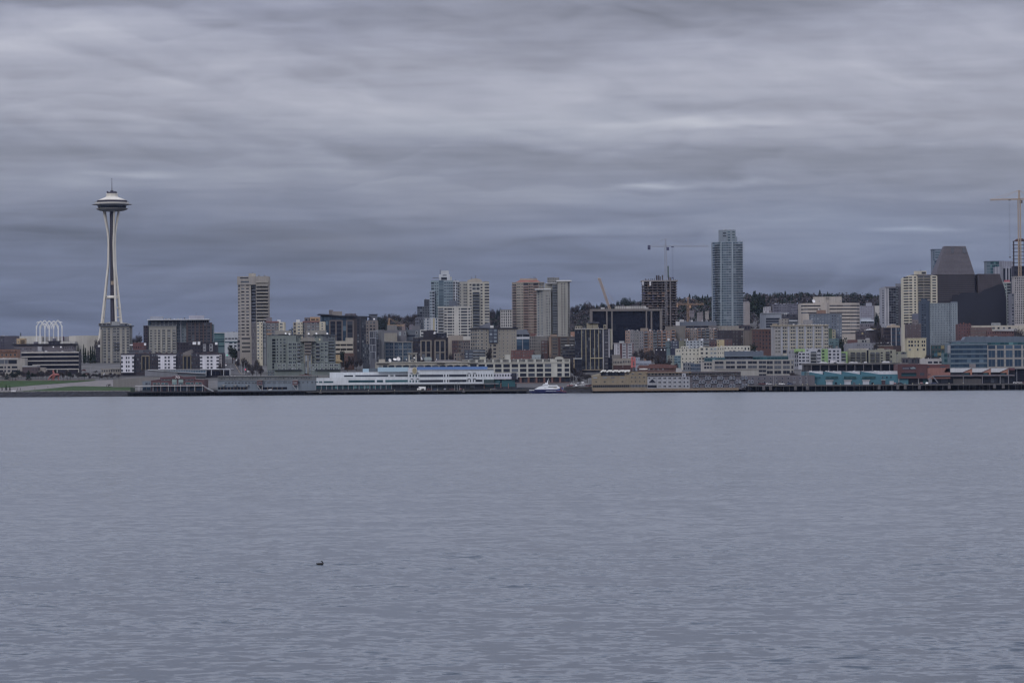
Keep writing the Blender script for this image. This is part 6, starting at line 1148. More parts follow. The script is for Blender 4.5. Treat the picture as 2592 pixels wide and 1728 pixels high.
# ---------------- pier buildings
b = Bd('K', 2812, 'red gabled pier house with the white number 70 and a white veranda', 140, 2200, 705, name='pier_house')
rd = (78, 48, 58)
b.poly('wall', [(615, 705), (615, 382), (885, 350), (2190, 350), (2192, 705)], rd, 0, 40)
b.poly('gable', [(884, 352), (884, 285), (1200, 276), (1330, 238), (1470, 238), (1580, 276), (1935, 268), (1935, 340), (1935, 352)], rd, -.6, 2)
b.bars('parapet_rail', [(880, 278, 1210, 270), (1210, 270, 1330, 234), (1330, 234, 1480, 234), (1480, 234, 1580, 268), (1580, 268, 1940, 262), (1940, 262, 1940, 330)], (120, 104, 112), .12, -.9)
b.bars('eave', [(600, 378, 880, 346), (1935, 340, 2200, 360)], (112, 100, 108), .14, -.5)
b.mass([360, 615], 400, 705, (84, 92, 104), [[wn([(.35, .6), (.7, .9)], 1, 1, .4, 'dark', y=(430, 530)), wn([(.05, .4), (.5, .9)], 1, 1, .6, 'blue', y=(560, 690))]], dY=1, dep=38)
fc = (140, 132, 134)
for x0, x1, y0, y1 in ((922, 1010, 342, 384), (1018, 1118, 342, 384), (1128, 1190, 345, 384), (1630, 1680, 342, 382), (1692, 1790, 342, 382), (1800, 1886, 342, 382), (672, 775, 446, 510), (800, 880, 446, 510), (925, 1010, 446, 510), (1022, 1125, 446, 510), (1245, 1380, 450, 500), (1430, 1570, 450, 500), (1640, 1790, 438, 500), (1800, 1880, 438, 500), (1936, 2015, 438, 500), (2030, 2130, 438, 500)):
    b.box('window', x0, x1, y0, y1, fc, -.28, .27); b.box('window_pane', x0+5, x1-5, y0+6, y1-6, fc, -.36, .1, mat=glass('teal'))
b.box('awning', 1238, 1376, 338, 440, (100, 116, 118), -.6, .5); b.box('awning', 1432, 1575, 338, 440, (100, 116, 118), -.6, .5)
b.mass([620, 1560, 2190], 560, 705, (48, 48, 62), [[wn(16, 1, .7, .8, 'blue', y=(565, 700)), pil([.02, .2, .34, .5, .62, .83], (96, 56, 66), .5, .3)], [wn(11, 1, .7, .8, 'blue', y=(565, 700)), pil([.3, .6], (120, 100, 84), .3, .3)]], dY=-1.5, dep=1.4, down=False, part='storefront')
b.box('veranda_roof', 140, 2155, 533, 552, (152, 152, 158), -6, 5); b.bars('veranda_rail', [(140, 512, 620, 512), (670, 500, 2150, 494)], (128, 122, 128), .05, -6)
b.bars('veranda_post', [(x, 495, x, 706) for x in (675, 905, 1130, 1322, 1492, 1685, 1912, 2145)]+[(230, 552, 230, 706), (262, 552, 262, 706)], (150, 148, 152), .14, -5.8)
b.bars('staircase', [(2160, 520, 2290, 610), (2290, 610, 2480, 700), (2160, 545, 2290, 630), (2290, 630, 2460, 706)], (136, 138, 144), .16, -5)
b.mass([0, 140], 600, 705, (44, 56, 50), [], dY=4, dep=3, part='hedge')
def text_sign(root, o, txt, z, x0, x1, y0, y1, Y, col, name='lettering', thick=.08):
    cu = bpy.data.curves.new(name, 'FONT'); cu.body = txt; cu.extrude = thick; cu.size = 1; tmp = bpy.data.objects.new('tmp_text', cu); COL.objects.link(tmp)
    dg = bpy.context.evaluated_depsgraph_get(); me = bpy.data.meshes.new_from_object(tmp.evaluated_get(dg)); bpy.data.objects.remove(tmp); bpy.data.curves.remove(cu)
    xs = [v.co.x for v in me.vertices]; ys = [v.co.y for v in me.vertices]; a, e = W(z, x0, y1, Y), W(z, x1, y0, Y)
    sx_, sy_ = (e.x-a.x)/(max(xs)-min(xs)), (e.z-a.z)/(max(ys)-min(ys)); mx_, my_ = min(xs), min(ys)
    for v in me.vertices: v.co = ((v.co.x-mx_)*sx_, -v.co.z, (v.co.y-my_)*sy_)
    me.name = name; me.materials.clear(); me.materials.append(plain('sign_letters_%d' % col[0], col, .6)); ob = bpy.data.objects.new(name, me); COL.objects.link(ob); ob.parent = root; ob.location = (a.x-o[0], Y-o[1], a.z-o[2]); return ob
text_sign(b.root, b.o, '70', 'K', 1333, 1468, 252, 324, 2812-.75, (190, 180, 186)); b.done()
b = Bd('C', 2824, 'long blue-grey clerestory shed with two maroon stair bays on white braces', -680, 1040, 1425, name='shed')
bgc = (88, 98, 112)
b.mass([-560, 1040], 1266, 1430, bgc, [[wn([(.07+k*.0335, .07+k*.0335+.022) for k in range(11)]+[(.46, .475), (.49, .53), (.545, .58), (.6, .64), (.65, .69), (.7, .73), (.80, .82), (.84, .86), (.885, .9), (.93, .95), (.965, .985)], 1, 1, .15, 'dark', (102, 104, 110), y=(1250, 1360)),
   wn([(.005, .30), (.405, .443)], 1, 1, .4, 'black', y=(1340, 1440)), wn([(.445, .69)], 1, 1, .42, 'black', y=(1350, 1440)), pil([.03+k*.033 for k in range(9)]+[.44, .494, .542, .592, .64], (112, 96, 84), .25, .4, y=(1372, 1428))]], dep=36)
b.mass([-560, 1010], 1204, 1266, (82, 86, 92), [[wn([(k*.026+.01, k*.026+.024) for k in range(36) if k % 7 not in (3,)], 1, 1, .5, 'mix', (104, 106, 112), y=(1215, 1262))]], dY=9, dep=18, down=False, part='clerestory'); b.box('roof_edge', -560, 1025, 1262, 1270, (104, 106, 114), -.5, 9.4); b.box('roof_edge', -560, 1010, 1196, 1206, (108, 108, 110), 8, 20)
for x0 in (66, 630):
    b.mass([x0, x0+84], 1274, 1342, (84, 50, 60), [[wn([(.18, .82)], 1, 1, .45, 'mix', (120, 104, 110))]], dY=-3, dep=2.9, down=False, part='bay'); b.bars('brace', [(x0, 1346, x0+84, 1346), (x0+84, 1346, x0+84, 1426), (x0+4, 1346, x0+62, 1426)], (150, 148, 152), .16, -2.8); b.box('roof_edge', x0-4, x0+88, 1266, 1275, (120, 104, 108), -3.4, 3)
for k in range(3): b.poly('bracket_awning', [(-498+k*185, 1338), (-435+k*185, 1338), (-448+k*185, 1346), (-462+k*185, 1372), (-482+k*185, 1346)], (112, 112, 116), -2.4, 2)
b.mass([930, 1190], 1180, 1240, (92, 92, 96), [], dY=20, dep=10, down=False, slope=[1190, 1184], part='roof'); b.poly('roof', [(700, 1200), (760, 1180), (840, 1174), (1060, 1200), (1060, 1216), (700, 1216)], (84, 56, 64), 24, 8); b.roofstuff(-500, 1000, 1202, 26, 6, 8, dY=12, cols=((150, 150, 156), (104, 106, 112))); b.poly('boat_hull', [(242, 1422), (250, 1412), (298, 1406), (298, 1420)], (170, 170, 176), -4, 1); b.done()

b = Bd('D', 2812, 'long white stepped waterfront office with a blue roof and a gold oval emblem', -670, 1650, 1395, name='waterfront_office')
wh = (154, 159, 168)
cD = lambda x: (x*330/2070 - 310)/(340/1568)       # C reading -> D reading
cY = lambda y: (760+y*330/2070-670)/(340/1568)
b.mass([cD(1010), cD(1040), cD(1530), cD(1850), 520], cY(1225), cY(1342), wh, [[wn([(.0, .9)], 1, 1, .28, 'teal', y=(cY(1262), cY(1320)))], [wn([(.02, .13), (.17, .96)], 1, 1, .32, 'teal', (120, 128, 134), y=(cY(1245), cY(1335)))], [wn([(.03, .97)], 1, 1, .32, 'dark', y=(cY(1240), cY(1335)))], [wn([(.02, .18), (.22, .94)], 1, 1, .34, 'teal', y=(cY(1240), cY(1335)))]], dep=30, down=False)
b.mass([cD(1220), cD(1600), 395, 520], cY(1138), cY(1230), wh, [[wn([(.6, .98)], 1, 1, .34, 'dark', y=(cY(1160), cY(1235)))], [wn([(.03, .62), (.66, .72), (.75, .98)], 1, 1, .36, 'dark', y=(cY(1160), cY(1235)))], None], dY=6, dep=26, down=False, part='upper_wall')
b.mass([-490, 1270], 1340, 1396, wh, [[wn([(.10, .275), (.288, .33), (.345, .505)], 1, 1, .5, 'teal', y=(1328, 1382))]], dY=-.4, dep=30, down=False)
b.mass([380, 520, 1385], 1226, 1400, wh, [[wn([(.14, .26), (.38, .5), (.64, .76), (.88, .98)], 2, 1, .4, 'teal', y=(1262, 1386))], [wn([(.0, .315), (.327, .345), (.367, .385), (.395, .63), (.64, .655), (.676, .69), (.716, .73)], 2, 1, .46, 'dark', y=(1262, 1386)), wn([(.755+k*.0347, .769+k*.0347) for k in range(7)], 1, 1, .46, 'dark', y=(1262, 1324)), wn([(.75, .845)], 1, 1, .46, 'dark', y=(1324, 1386))]], dY=-1, dep=32, down=False)
for x0 in (410, 480, 1078, 1142):
    for y0 in (1262, 1327): b.box('vent', x0, x0+32, y0, y0+7, (60, 62, 70), -1.4, .5)
b.mass([1260, 1660], 1268, 1334, (148, 149, 162), [[wn([(k/12.6, k/12.6+.042) for k in range(12)], 1, 1, .42, 'dark', y=(1262, 1318))]], dY=-.5, dep=26, down=False); b.mass([1385, 1640], 1262, 1270, (120, 122, 130), [], dY=2, dep=20, down=False)
b.mass([1590, 1650], 1260, 1340, (40, 40, 52), [wn(3, 2, .6, .6, 'mix')], dY=-1.2, dep=1, down=False, part='stair')
b.mass([cD(1000), 190, 1265, 1650], 1392, 1450, (44, 48, 60), [[wn(24, 1, .8, .7, 'teal', y=(1396, 1446)), pil(14, (104, 106, 116), .5, .4)], [wn(20, 1, .9, .6, 'dark', y=(1396, 1446)), pil(10, (70, 74, 84), .4, .3)], [wn([(.05, .3), (.36, .5), (.55, .95)], 1, 1, .8, 'teal', y=(1340, 1440)), pil([.02, .34, .52, .75], (116, 70, 68), .5, .4)]], dY=1, dep=24)
b.box('recess', 1266, 1384, 1338, 1392, (46, 60, 66), -1.25, .25); b.mass([1385, 1440], 1336, 1392, (50, 82, 84), [], dY=2, dep=10, down=False); b.box('canopy', 190, 1440, 1386, 1394, (112, 114, 122), -3, 4)
b.box('blue_roof', 485, 1308, 1190, 1228, (0, 0, 0), 2, 18, mat=plain('blue_metal_roof', (60, 92, 142), .6)); b.box('glazed_roof', 28, 385, 1196, 1248, (0, 0, 0), 3, 14, mat=plain('pale_blue_panels', (124, 148, 166), .3)); b.box('glazed_roof', cD(1745), cD(1842), cY(1085), cY(1138), (0, 0, 0), 8, 8, mat=plain('pale_blue_panels', (124, 148, 166), .3)); b.box('dark_roof', cD(1842), 30, 1208, 1248, (74, 82, 94), 8, 8)
b.mass([386, 486], 1202, 1262, (154, 155, 166), [], dY=-1.2, dep=10, down=False, part='sign_tower')
def emblem():
    c = W('D', 458, 1237, 2812-2.55); mb = MB(); n = 28
    for rr, y0, mi in ((1, 0, 0), (.82, -.06, 1)):
        pr = [(1.85*rr*math.cos(2*math.pi*k/n), 2.75*rr*math.sin(2*math.pi*k/n)) for k in range(n)]; q = MB(); q.extrude_y(pr, y0, y0+.25); mb.add(q.v, q.f, mi)
    o = mb.build('emblem', [plain('gold_rim', (150, 146, 120), .5), plain('gold_oval', (120, 108, 66), .5)], b.root, (0, 0, 0)); o.location = (c.x-b.o[0], c.y-b.o[1], c.z-b.o[2])
emblem(); b.box('lean_roof', 520, 1385, 1222, 1228, (120, 124, 136), -1.6, 4); b.done()

b = Bd('E', 2812, 'yellow-brown waterfront hotel with a scalloped white tent roof, grey-white bays on its right', 1005, 3640, 1450, name='hotel')
yb_ = (112, 98, 76); pF = lambda x: (1620+x*200/2352-1280)/(340/1568)
b.mass([1008, 1450, pF(220)], 1296, 1452, yb_, [[wn([(.03, .14), (.28, .39), (.50, .6), (.75, .85)], 1, 1, .25, 'light', (112, 110, 112), y=(1285, 1345)), wn([(.09, .13), (.31, .36), (.53, .58), (.78, .83)], 1, 1, .22, 'mix', y=(1335, 1390)), wn([(.02, .99)], 1, 1, .6, 'dark', y=(1392, 1438)), pil(18, (96, 90, 84), .2, .3, y=(1396, 1434))],
  [wn([(.05, .17), (.26, .36), (.5, .6), (.75, .87)], 1, 1, .25, 'mix', (124, 116, 108), y=(1285, 1345)), wn([(.08, .14), (.29, .36), (.53, .6), (.8, .86)], 1, 1, .22, 'mix', y=(1335, 1390)), wn([(.02, .99)], 1, 1, .6, 'dark', y=(1392, 1438)), pil(12, (118, 118, 122), .2, .3, y=(1396, 1434))]], dep=30)
b.mass([1000, 1110], 1272, 1300, (122, 112, 92), [], dY=2, dep=14, down=False, slope=[1290, 1266]); b.mass([1110, 1395, 1560], 1240, 1298, (48, 46, 52), [wn(10, 1, .8, .8, 'dark', y=(1255, 1296)), None], dY=1, dep=20, down=False)
b.mass([1390, pF(220)], 1246, 1298, (112, 96, 72), [[wn([(.08, .2), (.3, .4), (.6, .75)], 1, 1, .45, 'mix', (120, 116, 112), y=(1256, 1290))]], dY=.5, dep=18, down=False)
sc3 = [(1100, 1250), (1240, 1225), (1380, 1222), (1460, 1240)]
for k in range(5):
    x0 = 1102+k*70; b.poly('tent_roof', [(x0, 1248-k*2), (x0+8, 1244-k*4), (x0+35, 1226), (x0+72, 1226), (x0+70, 1246), (x0+52, 1250), (x0+35, 1244), (x0+17, 1256), (x0+2, 1252)], (176, 174, 170), -1.6, 12)
b.box('roof', pF(-10), pF(225), 1210, 1222, (168, 168, 168), 4, 10)
b.mass([pF(222), pF(500), pF(1260), pF(1480)], 1293, 1452, (124, 126, 136), [[wn([(.1, .32), (.6, .88)], 1, 1, .45, 'mix', (134, 136, 146), y=(1300, 1345)), wn([(.02, .98)], 1, 1, .7, 'dark', y=(1395, 1440))],
  [wn([(.055+k*.197, .055+k*.197+.115) for k in range(5)], 3, 1, .52, 'mix', (132, 134, 142), y=(1300, 1440)), pil([0, .18, .375, .58, .79, 1], (112, 114, 124), .25, .25)], [wn([(.15, .38), (.62, .85)], 3, 1, .52, 'mix', (118, 120, 132), y=(1300, 1440))]], dY=-.5, dep=28)
b.poly('gable_window', [(pF(262), 1372), (pF(365), 1332), (pF(470), 1372)], (0, 0, 0), -1.0, .5, mat=glass('dark'))
dg = (78, 76, 86)
b.mass([pF(1478), pF(5200)], 1293, 1452, dg, [[wn([(.02+.0475*k, .02+.0475*k+.02) for k in range(20)], 3, 1, .5, 'mix', (104, 106, 118), y=(1305, 1440))]], dY=0, dep=28)
r_ = random.Random(8)
for k in range(20):
    for j in range(3):
        if (k//2+j) % 2 == 0:
            x0 = pF(1575+k*91); b.poly('bay_frame', [(x0, 1340+j*46), (x0, 1306+j*46), (x0+6, 1299+j*46), (x0+22, 1299+j*46), (x0+28, 1306+j*46), (x0+28, 1340+j*46)], (106, 110, 124), -1.2, 1.1); b.box('bay_window', x0+7, x0+21, 1308+j*46, 1330+j*46, (0, 0, 0), -1.32, .1, mat=glass('mix'))
b.mass([pF(220), pF(1260)], 1262, 1294, (134, 128, 120), [[wn([(.02+k*.1, .02+k*.1+.055) for k in range(10)], 1, 1, .6, 'dark', y=(1262, 1290))]], dY=1.5, dep=20, down=False, part='attic'); b.mass([pF(1360), pF(3000)], 1264, 1294, (92, 86, 90), [[wn(34, 1, .45, .5, 'light', y=(1262, 1290))]], dY=1.5, dep=20, down=False, part='attic'); b.mass([pF(1250), pF(1365)], 1268, 1312, (126, 128, 140), [wn([(.3, .6)], 1, 1, .4)], dY=-1, dep=4, down=False)
b.box('roof_edge', pF(190), pF(1530), 1252, 1262, (124, 100, 78), -.5, 20); b.box('roof', pF(1500), pF(3000), 1246, 1264, (70, 64, 74), 0, 20); b.box('roof_edge', pF(220), pF(1250), 1288, 1298, (58, 46, 56), -1, 2); b.box('roof_edge', pF(1365), pF(3000), 1288, 1296, (66, 56, 64), -1, 2)
b.done()

b = Bd('G', 2818, 'teal pier shed with sawtooth white roofs and white garage doors', 650, 2125, 1425, name='shed')
te = (38, 84, 100); b.z = 'G'
mte = plain('teal_cladding', (34, 84, 102), .6, var=.1, scale=.3)
for i, (x0, xv, xe) in enumerate(((655, 912, 930), (930, 1175, 1190), (1190, 1437, 1450), (1450, 1715, 2124))):
    prof = [(x0, 1425), (x0, 1232), (xv, 1272), (xe, 1272 if i < 3 else 1274), (xe, 1425)]
    b.poly('wall', prof, te, -.2*i, 34, mat=mte); b.poly('roof_slope', [(x0+8, 1230), (xv-2 if i < 3 else 2124, 1226 if i < 3 else 1222), (xv if i < 3 else 2124, 1270), (xv-10, 1270)], (148, 150, 160), 1, 26)
    if i: b.box('window', x0+20, x0+195 if i < 3 else x0+210, 1300, 1332, (0, 0, 0), -.7-.2*i, .3, mat=glass('teal')); b.bars('window_bar', [(x0+20+k*18, 1300, x0+20+k*18, 1332) for k in range(11)], (70, 100, 108), .12, -.9-.2*i)
    if i: b.box('garage_door', x0+28, x0+118, 1366, 1424, (134, 138, 150), -.8-.2*i, .3); b.box('awning', x0+20, x0+132, 1350, 1366, (122, 122, 130), -1.6, 1.2); b.box('window', x0+150, x0+182, 1385, 1412, (0, 0, 0), -.7-.2*i, .3, mat=glass('dark'))
b.box('ramp_window', 735, 880, 1305, 1330, (30, 66, 82), -.5, .3); b.poly('porch', [(655, 1425), (655, 1240), (712, 1240), (712, 1425)], (56, 74, 82), -4, 3.6); b.bars('post', [(702, 1238, 702, 1425), (716, 1238, 716, 1425)], (112, 116, 124), .2, -4.3)
b.box('window', 1752, 1768, 1300, 1328, (0, 0, 0), -1.2, .3, mat=glass('dark')); b.box('window', 1812, 1828, 1300, 1328, (0, 0, 0), -1.2, .3, mat=glass('dark')); b.box('window', 1872, 1884, 1300, 1328, (0, 0, 0), -1.2, .3, mat=glass('dark')); b.box('garage_door', 1858, 1916, 1366, 1420, (134, 138, 150), -1.3, .3); b.box('doorway', 1745, 1798, 1358, 1418, (60, 44, 58), -1.2, .4); b.box('awning', 1738, 1800, 1348, 1358, (110, 112, 120), -1.6, 1.2)
b.roofstuff(700, 2100, 1228, 20, 5, 9, dY=20, cols=((150, 150, 156), (84, 86, 96))); b.done()
b = Bd('I', 2816, 'dark red pier restaurant with pale sign lettering and an orange-red side wing', 160, 1960, 940, name='restaurant')
rr_ = (78, 44, 52)
b.mass([165, 1140], 285, 755, rr_, [[wn([(.12, .63)], 1, 1, .55, 'teal', y=(520, 720)), wn([(.12, .63)], 1, 1, .3, 'dark', y=(540, 640)), wn([(.75, .9)], 1, 1, .6, 'dark', y=(540, 680))]], dep=34, down=False); b.box('sign_board', 310, 760, 368, 455, (44, 44, 60), -.25, .25)
b.box('sign_strip', 325, 530, 402, 440, (88, 86, 98), -.36, .1)
b.poly('sign_script', [(552, 385), (600, 400), (640, 380), (680, 372), (735, 390), (765, 438), (700, 432), (660, 440), (600, 436)], (98, 108, 116), -.4, .12)
b.mass([1130, 1880], 285, 400, (86, 48, 54), [[wn([(.02, .1), (.58, .8)], 1, 1, .5, 'blue', y=(340, 400))]], dY=4, dep=26, down=False); b.mass([1135, 1300, 1900], 402, 760, (124, 72, 64), [[wn([(.15, .7)], 1, 1, .14, 'dark', y=(520, 720))], None], dY=1, dep=24, down=False)
b.mass([165, 1180], 755, 940, (36, 38, 50), [[wn(7, 1, .9, .9, 'dark', y=(760, 930))]], dY=4, dep=24); b.bars('column', [(200, 755, 200, 935), (850, 755, 850, 935)], (112, 110, 118), .35, .4); b.box('teal_panel', 990, 1145, 770, 905, (48, 82, 92), 3.4, .5); b.bars('parapet_rail', [(165, 278, 1150, 282)], (110, 74, 80), .1, -.2)
b.bars('outside_stair', [(1160, 790, 1320, 680), (1320, 680, 1500, 900), (1330, 700, 1480, 890)], (96, 98, 108), .3, -3); b.roofstuff(480, 1700, 286, 12, 6, 18, dY=8, cols=((150, 140, 146), (84, 60, 66))); b.done()
b = Bd('J', 2818, 'pier hall with three white mono-pitch roofs, orange gable ends and a glazed lower deck', -820, 2400, 1000, name='pier_hall')
iJ = lambda x: (2260+x*180/2352-2420)/(172/2352)
b.mass([iJ(1310), 2030], 580, 700, (60, 44, 54), [[wn(20, 1, .9, .5, 'dark', y=(585, 660))]], dY=1, dep=26, down=False, part='upper_wall'); b.box('balcony_rail', iJ(1330), 2030, 664, 706, (88, 84, 94), -2.4, .3); b.box('deck_edge', iJ(1330), 2030, 704, 716, (54, 54, 66), -2.2, 3)
b.mass([iJ(1400), 1200, 2030], 712, 1000, (40, 42, 52), [[wn(9, 1, .94, .8, 'dark', y=(740, 960))], [wn(7, 1, .9, .8, 'dark', y=(740, 960))]], dY=2, dep=24)
b.mass([iJ(2000), 880], 800, 1000, (66, 64, 70), [], dY=-.5, dep=1); 
for x0, xa, xb, xp in ((iJ(1690), 240, 555, 240), (540, 905, 1200, 900), (1190, 1515, 1820, 1510)):
    b.poly('roof_slope', [(x0 if x0 > 0 else iJ(1690), 572), (x0+(90 if x0 < 0 else 0)+(0), 435), (xb-10, 430), (xa, 572)], (146, 148, 156), -1, 20)
    b.poly('gable_end', [(xa, 576), (xb, 442), (xb, 700), (xb-60, 700), (xb-60, 590), (xa+40, 590)], (138, 82, 62), -1.6, .8); b.box('window', xa+50, xb-110, 592, 660, (0, 0, 0), -1.3, .3, mat=glass('teal')); b.bars('eave', [(xa, 572, xb+8, 434)], (84, 72, 78), .22, -1.9)
b.bars('column', [(x, 480 if x > 1790 else 715, x, 975) for x in (250, 910, 1530, 1815)], (96, 96, 106), .3, -2.2); b.mass([1830, 2030], 420, 500, (86, 42, 58), [], dY=0, dep=14, down=False); b.mass([1840, 2010], 500, 700, (42, 36, 48), [], dY=1, dep=12, down=False)
b.mass([2030, 2500], 455, 1000, (34, 36, 50), [[wn(5, 3, .96, .9, 'black', y=(470, 960)), pil([.15, .9], (96, 98, 110), .5, .5)]], dY=3, dep=24); b.box('roof_edge', 2030, 2500, 415, 452, (112, 110, 116), 0, 20); b.mass([470, 680], 285, 420, (98, 92, 98), [], dY=26, dep=5, part='stair_tower'); b.roofstuff(iJ(1500), 1700, 430, 18, 6, 16, dY=14, cols=((96, 98, 108), (120, 112, 116))); b.done()
# ================================================================== observation tower
def needle():
    Y = 3900; c = W('N', 292, 900, Y); S = ZN['N'][2]/FPX*Y; gz = ground(c.x, Y)
    root = empty('observation_tower', (c.x, Y, gz), 0, 'tall white observation tower with a flying-saucer top and a needle spire', 'tower'); o = (c.x, Y, gz)
    wm = wall((166, 160, 150)); dk = wall((44, 42, 58)); gm = wall((112, 112, 116))
    Z = lambda y: W('N', 290, y, Y).z-gz
    R_ = lambda px: px*S
    tab = [(Z(372), 88), (Z(500), 67), (Z(600), 50), (Z(700), 45), (Z(900), 51), (Z(1000), 63), (Z(1240), 88), (Z(1460), 113), (0, 168)]
    tab = [(z, r*S) for z, r in tab]; tab.sort()
    sp = sorted([(Z(372), 58), (Z(605), 13), (Z(930), 13), (Z(1240), 44), (Z(1460), 62), (0, 84)]); sp = [(z, s*S) for z, s in sp]
    zs = sorted([0, Z(1460)] + [Z(372)+(Z(1460)-Z(372))*k/26 for k in range(26)])
    for ang, nm in ((172, 'a'), (-50, 'b'), (68, 'c')):
        t = rad(ang); ur = Vector((math.cos(t), math.sin(t), 0)); ut = Vector((-ur.y, ur.x, 0)); mb = MB()
        for s_ in (-1, 1):
            prev = None
            for z in zs:
                r = lerp_tab(tab, z)-1.0; s = lerp_tab(sp, z); w_ = .62 if z > Z(620) else (.95 if z > Z(940) else .72); dp = .9
                q = [ur*(r+a*dp)+ut*(s_*s*.5+e*w_)+Vector((0, 0, z)) for a, e in ((-1, -1), (1, -1), (1, 1), (-1, 1))]
                if prev: mb.add(prev+q, [(0, 1, 5, 4), (1, 2, 6, 5), (2, 3, 7, 6), (3, 0, 4, 7)])
                prev = q
        mb.build('leg', wm, root)
        mb = MB()
        for y in (1025, 1128, 1330, 1425, 1560, 1700):
            z = Z(y); r = lerp_tab(tab, z)-1; s = lerp_tab(sp, z); mb.bar(ur*r-ut*s*.6+Vector((0, 0, z)), ur*r+ut*s*.6+Vector((0, 0, z)), .55)
        mb.build('leg_rung', wm, root)
        mb = MB()
        for z in (Z(1235), Z(1215)): mb.bar(ur*2+Vector((0, 0, z)), ur*(lerp_tab(tab, z))+Vector((0, 0, z)), .55)
        mb.build('platform_beam', wm, root)
    mb = MB(); mb.lathe([(R_(23), 0), (R_(23), Z(372))], 6); mb.build('core', dk, root)
    mb = MB(); n = 62
    for k in range(n):
        z = Z(1450)+(Z(380)-Z(1450))*k/n; mb.box(-.5, .3, -2.75, -2.35, z, z+.8); mb.box(-2.1, 2.1, -2.6, -2.3, z+1.4, z+1.62)
    mb.build('core_lattice', wall((84, 80, 92)), root)
    mb = MB(); mb.box(-1.4, 1.5, -3.3, -2.3, Z(1102), Z(1064)); mb.build('elevator_cab', wall((132, 112, 92)), root)
    mb = MB(); mb.lathe([(R_(48), Z(1236)), (R_(56), Z(1232)), (R_(56), Z(1222)), (R_(46), Z(1212)), (R_(30), Z(1208))], 20); mb.build('platform', wm, root)
    mb = MB(); mb.lathe([(R_(20), Z(378)), (R_(118), Z(368)), (R_(150), Z(355)), (R_(156), Z(348)), (R_(146), Z(344)), (R_(140), Z(343))], 40); mb.build('lower_rim', wall((96, 96, 100)), root)
    mb = MB()
    for k in range(48):
        t = 2*math.pi*(k+.5)/48; u = Vector((math.cos(t), math.sin(t), 0)); mb.bar(u*R_(112)+Vector((0, 0, Z(366))), u*R_(154)+Vector((0, 0, Z(345))), .35)
    mb.build('rim_fin', wm, root)
    mb = MB(); mb.lathe([(R_(138), Z(344)), (R_(144), Z(314)), (R_(144), Z(306))], 40); mb.build('restaurant_window_band', glass('dark'), root)
    mb = MB(); mb.lathe([(R_(146), Z(318)), (R_(150), Z(312)), (R_(197), Z(307)), (R_(197), Z(304)), (R_(150), Z(304)), (R_(148), Z(300))], 48); mb.build('halo_ring', wall((106, 108, 116)), root)
    mb = MB()
    for k in range(60):
        t = 2*math.pi*k/60; u = Vector((math.cos(t), math.sin(t), 0)); mb.bar(u*R_(150)+Vector((0, 0, Z(296))), u*R_(200)+Vector((0, 0, Z(305))), .16)
    mb.build('halo_spoke', gm, root)
    mb = MB(); mb.lathe([(R_(150), Z(300)), (R_(166), Z(297)), (R_(167), Z(288)), (R_(160), Z(286)), (R_(140), Z(286))], 40); mb.build('deck_rim', wm, root)
    mb = MB(); mb.lathe([(R_(140), Z(287)), (R_(149), Z(285)), (R_(149), Z(266)), (R_(142), Z(262))], 40); mb.build('observation_window_band', dk, root)
    mb = MB()
    for k in range(36):
        t = 2*math.pi*k/36; u = Vector((math.cos(t), math.sin(t), 0)); mb.bar(u*R_(166)+Vector((0, 0, Z(290))), u*R_(168)+Vector((0, 0, Z(272))), .1)
    mb.build('guard_rail', gm, root)
    mb = MB(); mb.lathe([(R_(148), Z(264)), (R_(128), Z(258)), (R_(92), Z(243)), (R_(66), Z(233)), (R_(57), Z(222)), (R_(56), Z(208)), (R_(60), Z(199)), (R_(58), Z(196)), (R_(50), Z(196))], 40); mb.build('roof', wm, root, smooth=False)
    mb = MB(); mb.lathe([(R_(50), Z(197)), (R_(50), Z(184)), (R_(44), Z(182)), (R_(18), Z(180)), (R_(16), Z(168)), (R_(8), Z(166))], 24)
    for k, dx in enumerate((-46, -38, 30, 42)): mb.box(dx*S-.6, dx*S+.6, -1, 1, Z(184), Z(174+(k % 2)*4))
    mb.build('crown_deck', dk, root)
    mb = MB(); mb.bar((0, 0, Z(170)), (0, 0, Z(70)), .55, n=6, r2=.28); mb.bar((0, 0, Z(70)), (0, 0, Z(44)), .22, n=6); mb.box(-.5, .5, -.5, .5, Z(52), Z(47)); mb.build('spire', wall((92, 92, 100)), root)
needle()
b = Bd('A', 3905, 'white round pavilion ring with dark windows at the foot of the observation tower', 1695, 2210, 330)
b.mass([1696, 1740, 1905, 2060, 2160, 2212], 262, 330, (150, 148, 142), [wn(1, 1, .8, .4), wn(3, 1, .8, .35), wn(3, 1, .8, .35), wn(2, 1, .8, .35), wn(1, 1, .8, .4)], off=[14, 6, 0, 0, 6, 14], slope=[268, 258, 236, 236, 250, 262]); b.done()

# ================================================================== vegetation
def trunk_mesh(name, h, r, limbs, seed, mat):
    rr = random.Random(seed); mb = MB(); mb.bar((0, 0, -.8), (0, 0, h*.55), r, n=7, r2=r*.7); mb.bar((0, 0, h*.55), (rr.uniform(-.03, .03)*h, 0, h*.93), r*.7, n=6, r2=r*.15)
    for k in range(limbs):
        t = rr.uniform(.28, .85); a = rr.uniform(0, 6.28); L = h*rr.uniform(.2, .42)*(1.15-t*.7)
        p = Vector((0, 0, h*t)); q = p+Vector((math.cos(a)*L*.75, math.sin(a)*L*.75, L*.65)); mb.bar(p, q, r*.36, n=5, r2=r*.1)
        for m in range(3):
            a2 = a+rr.uniform(-1, 1); s = p.lerp(q, rr.uniform(.4, .95)); L2 = L*rr.uniform(.3, .6); mb.bar(s, s+Vector((math.cos(a2)*L2*.6, math.sin(a2)*L2*.6, L2*.7)), r*.14, n=4, r2=r*.05)
    return mb.mesh(name, mat)
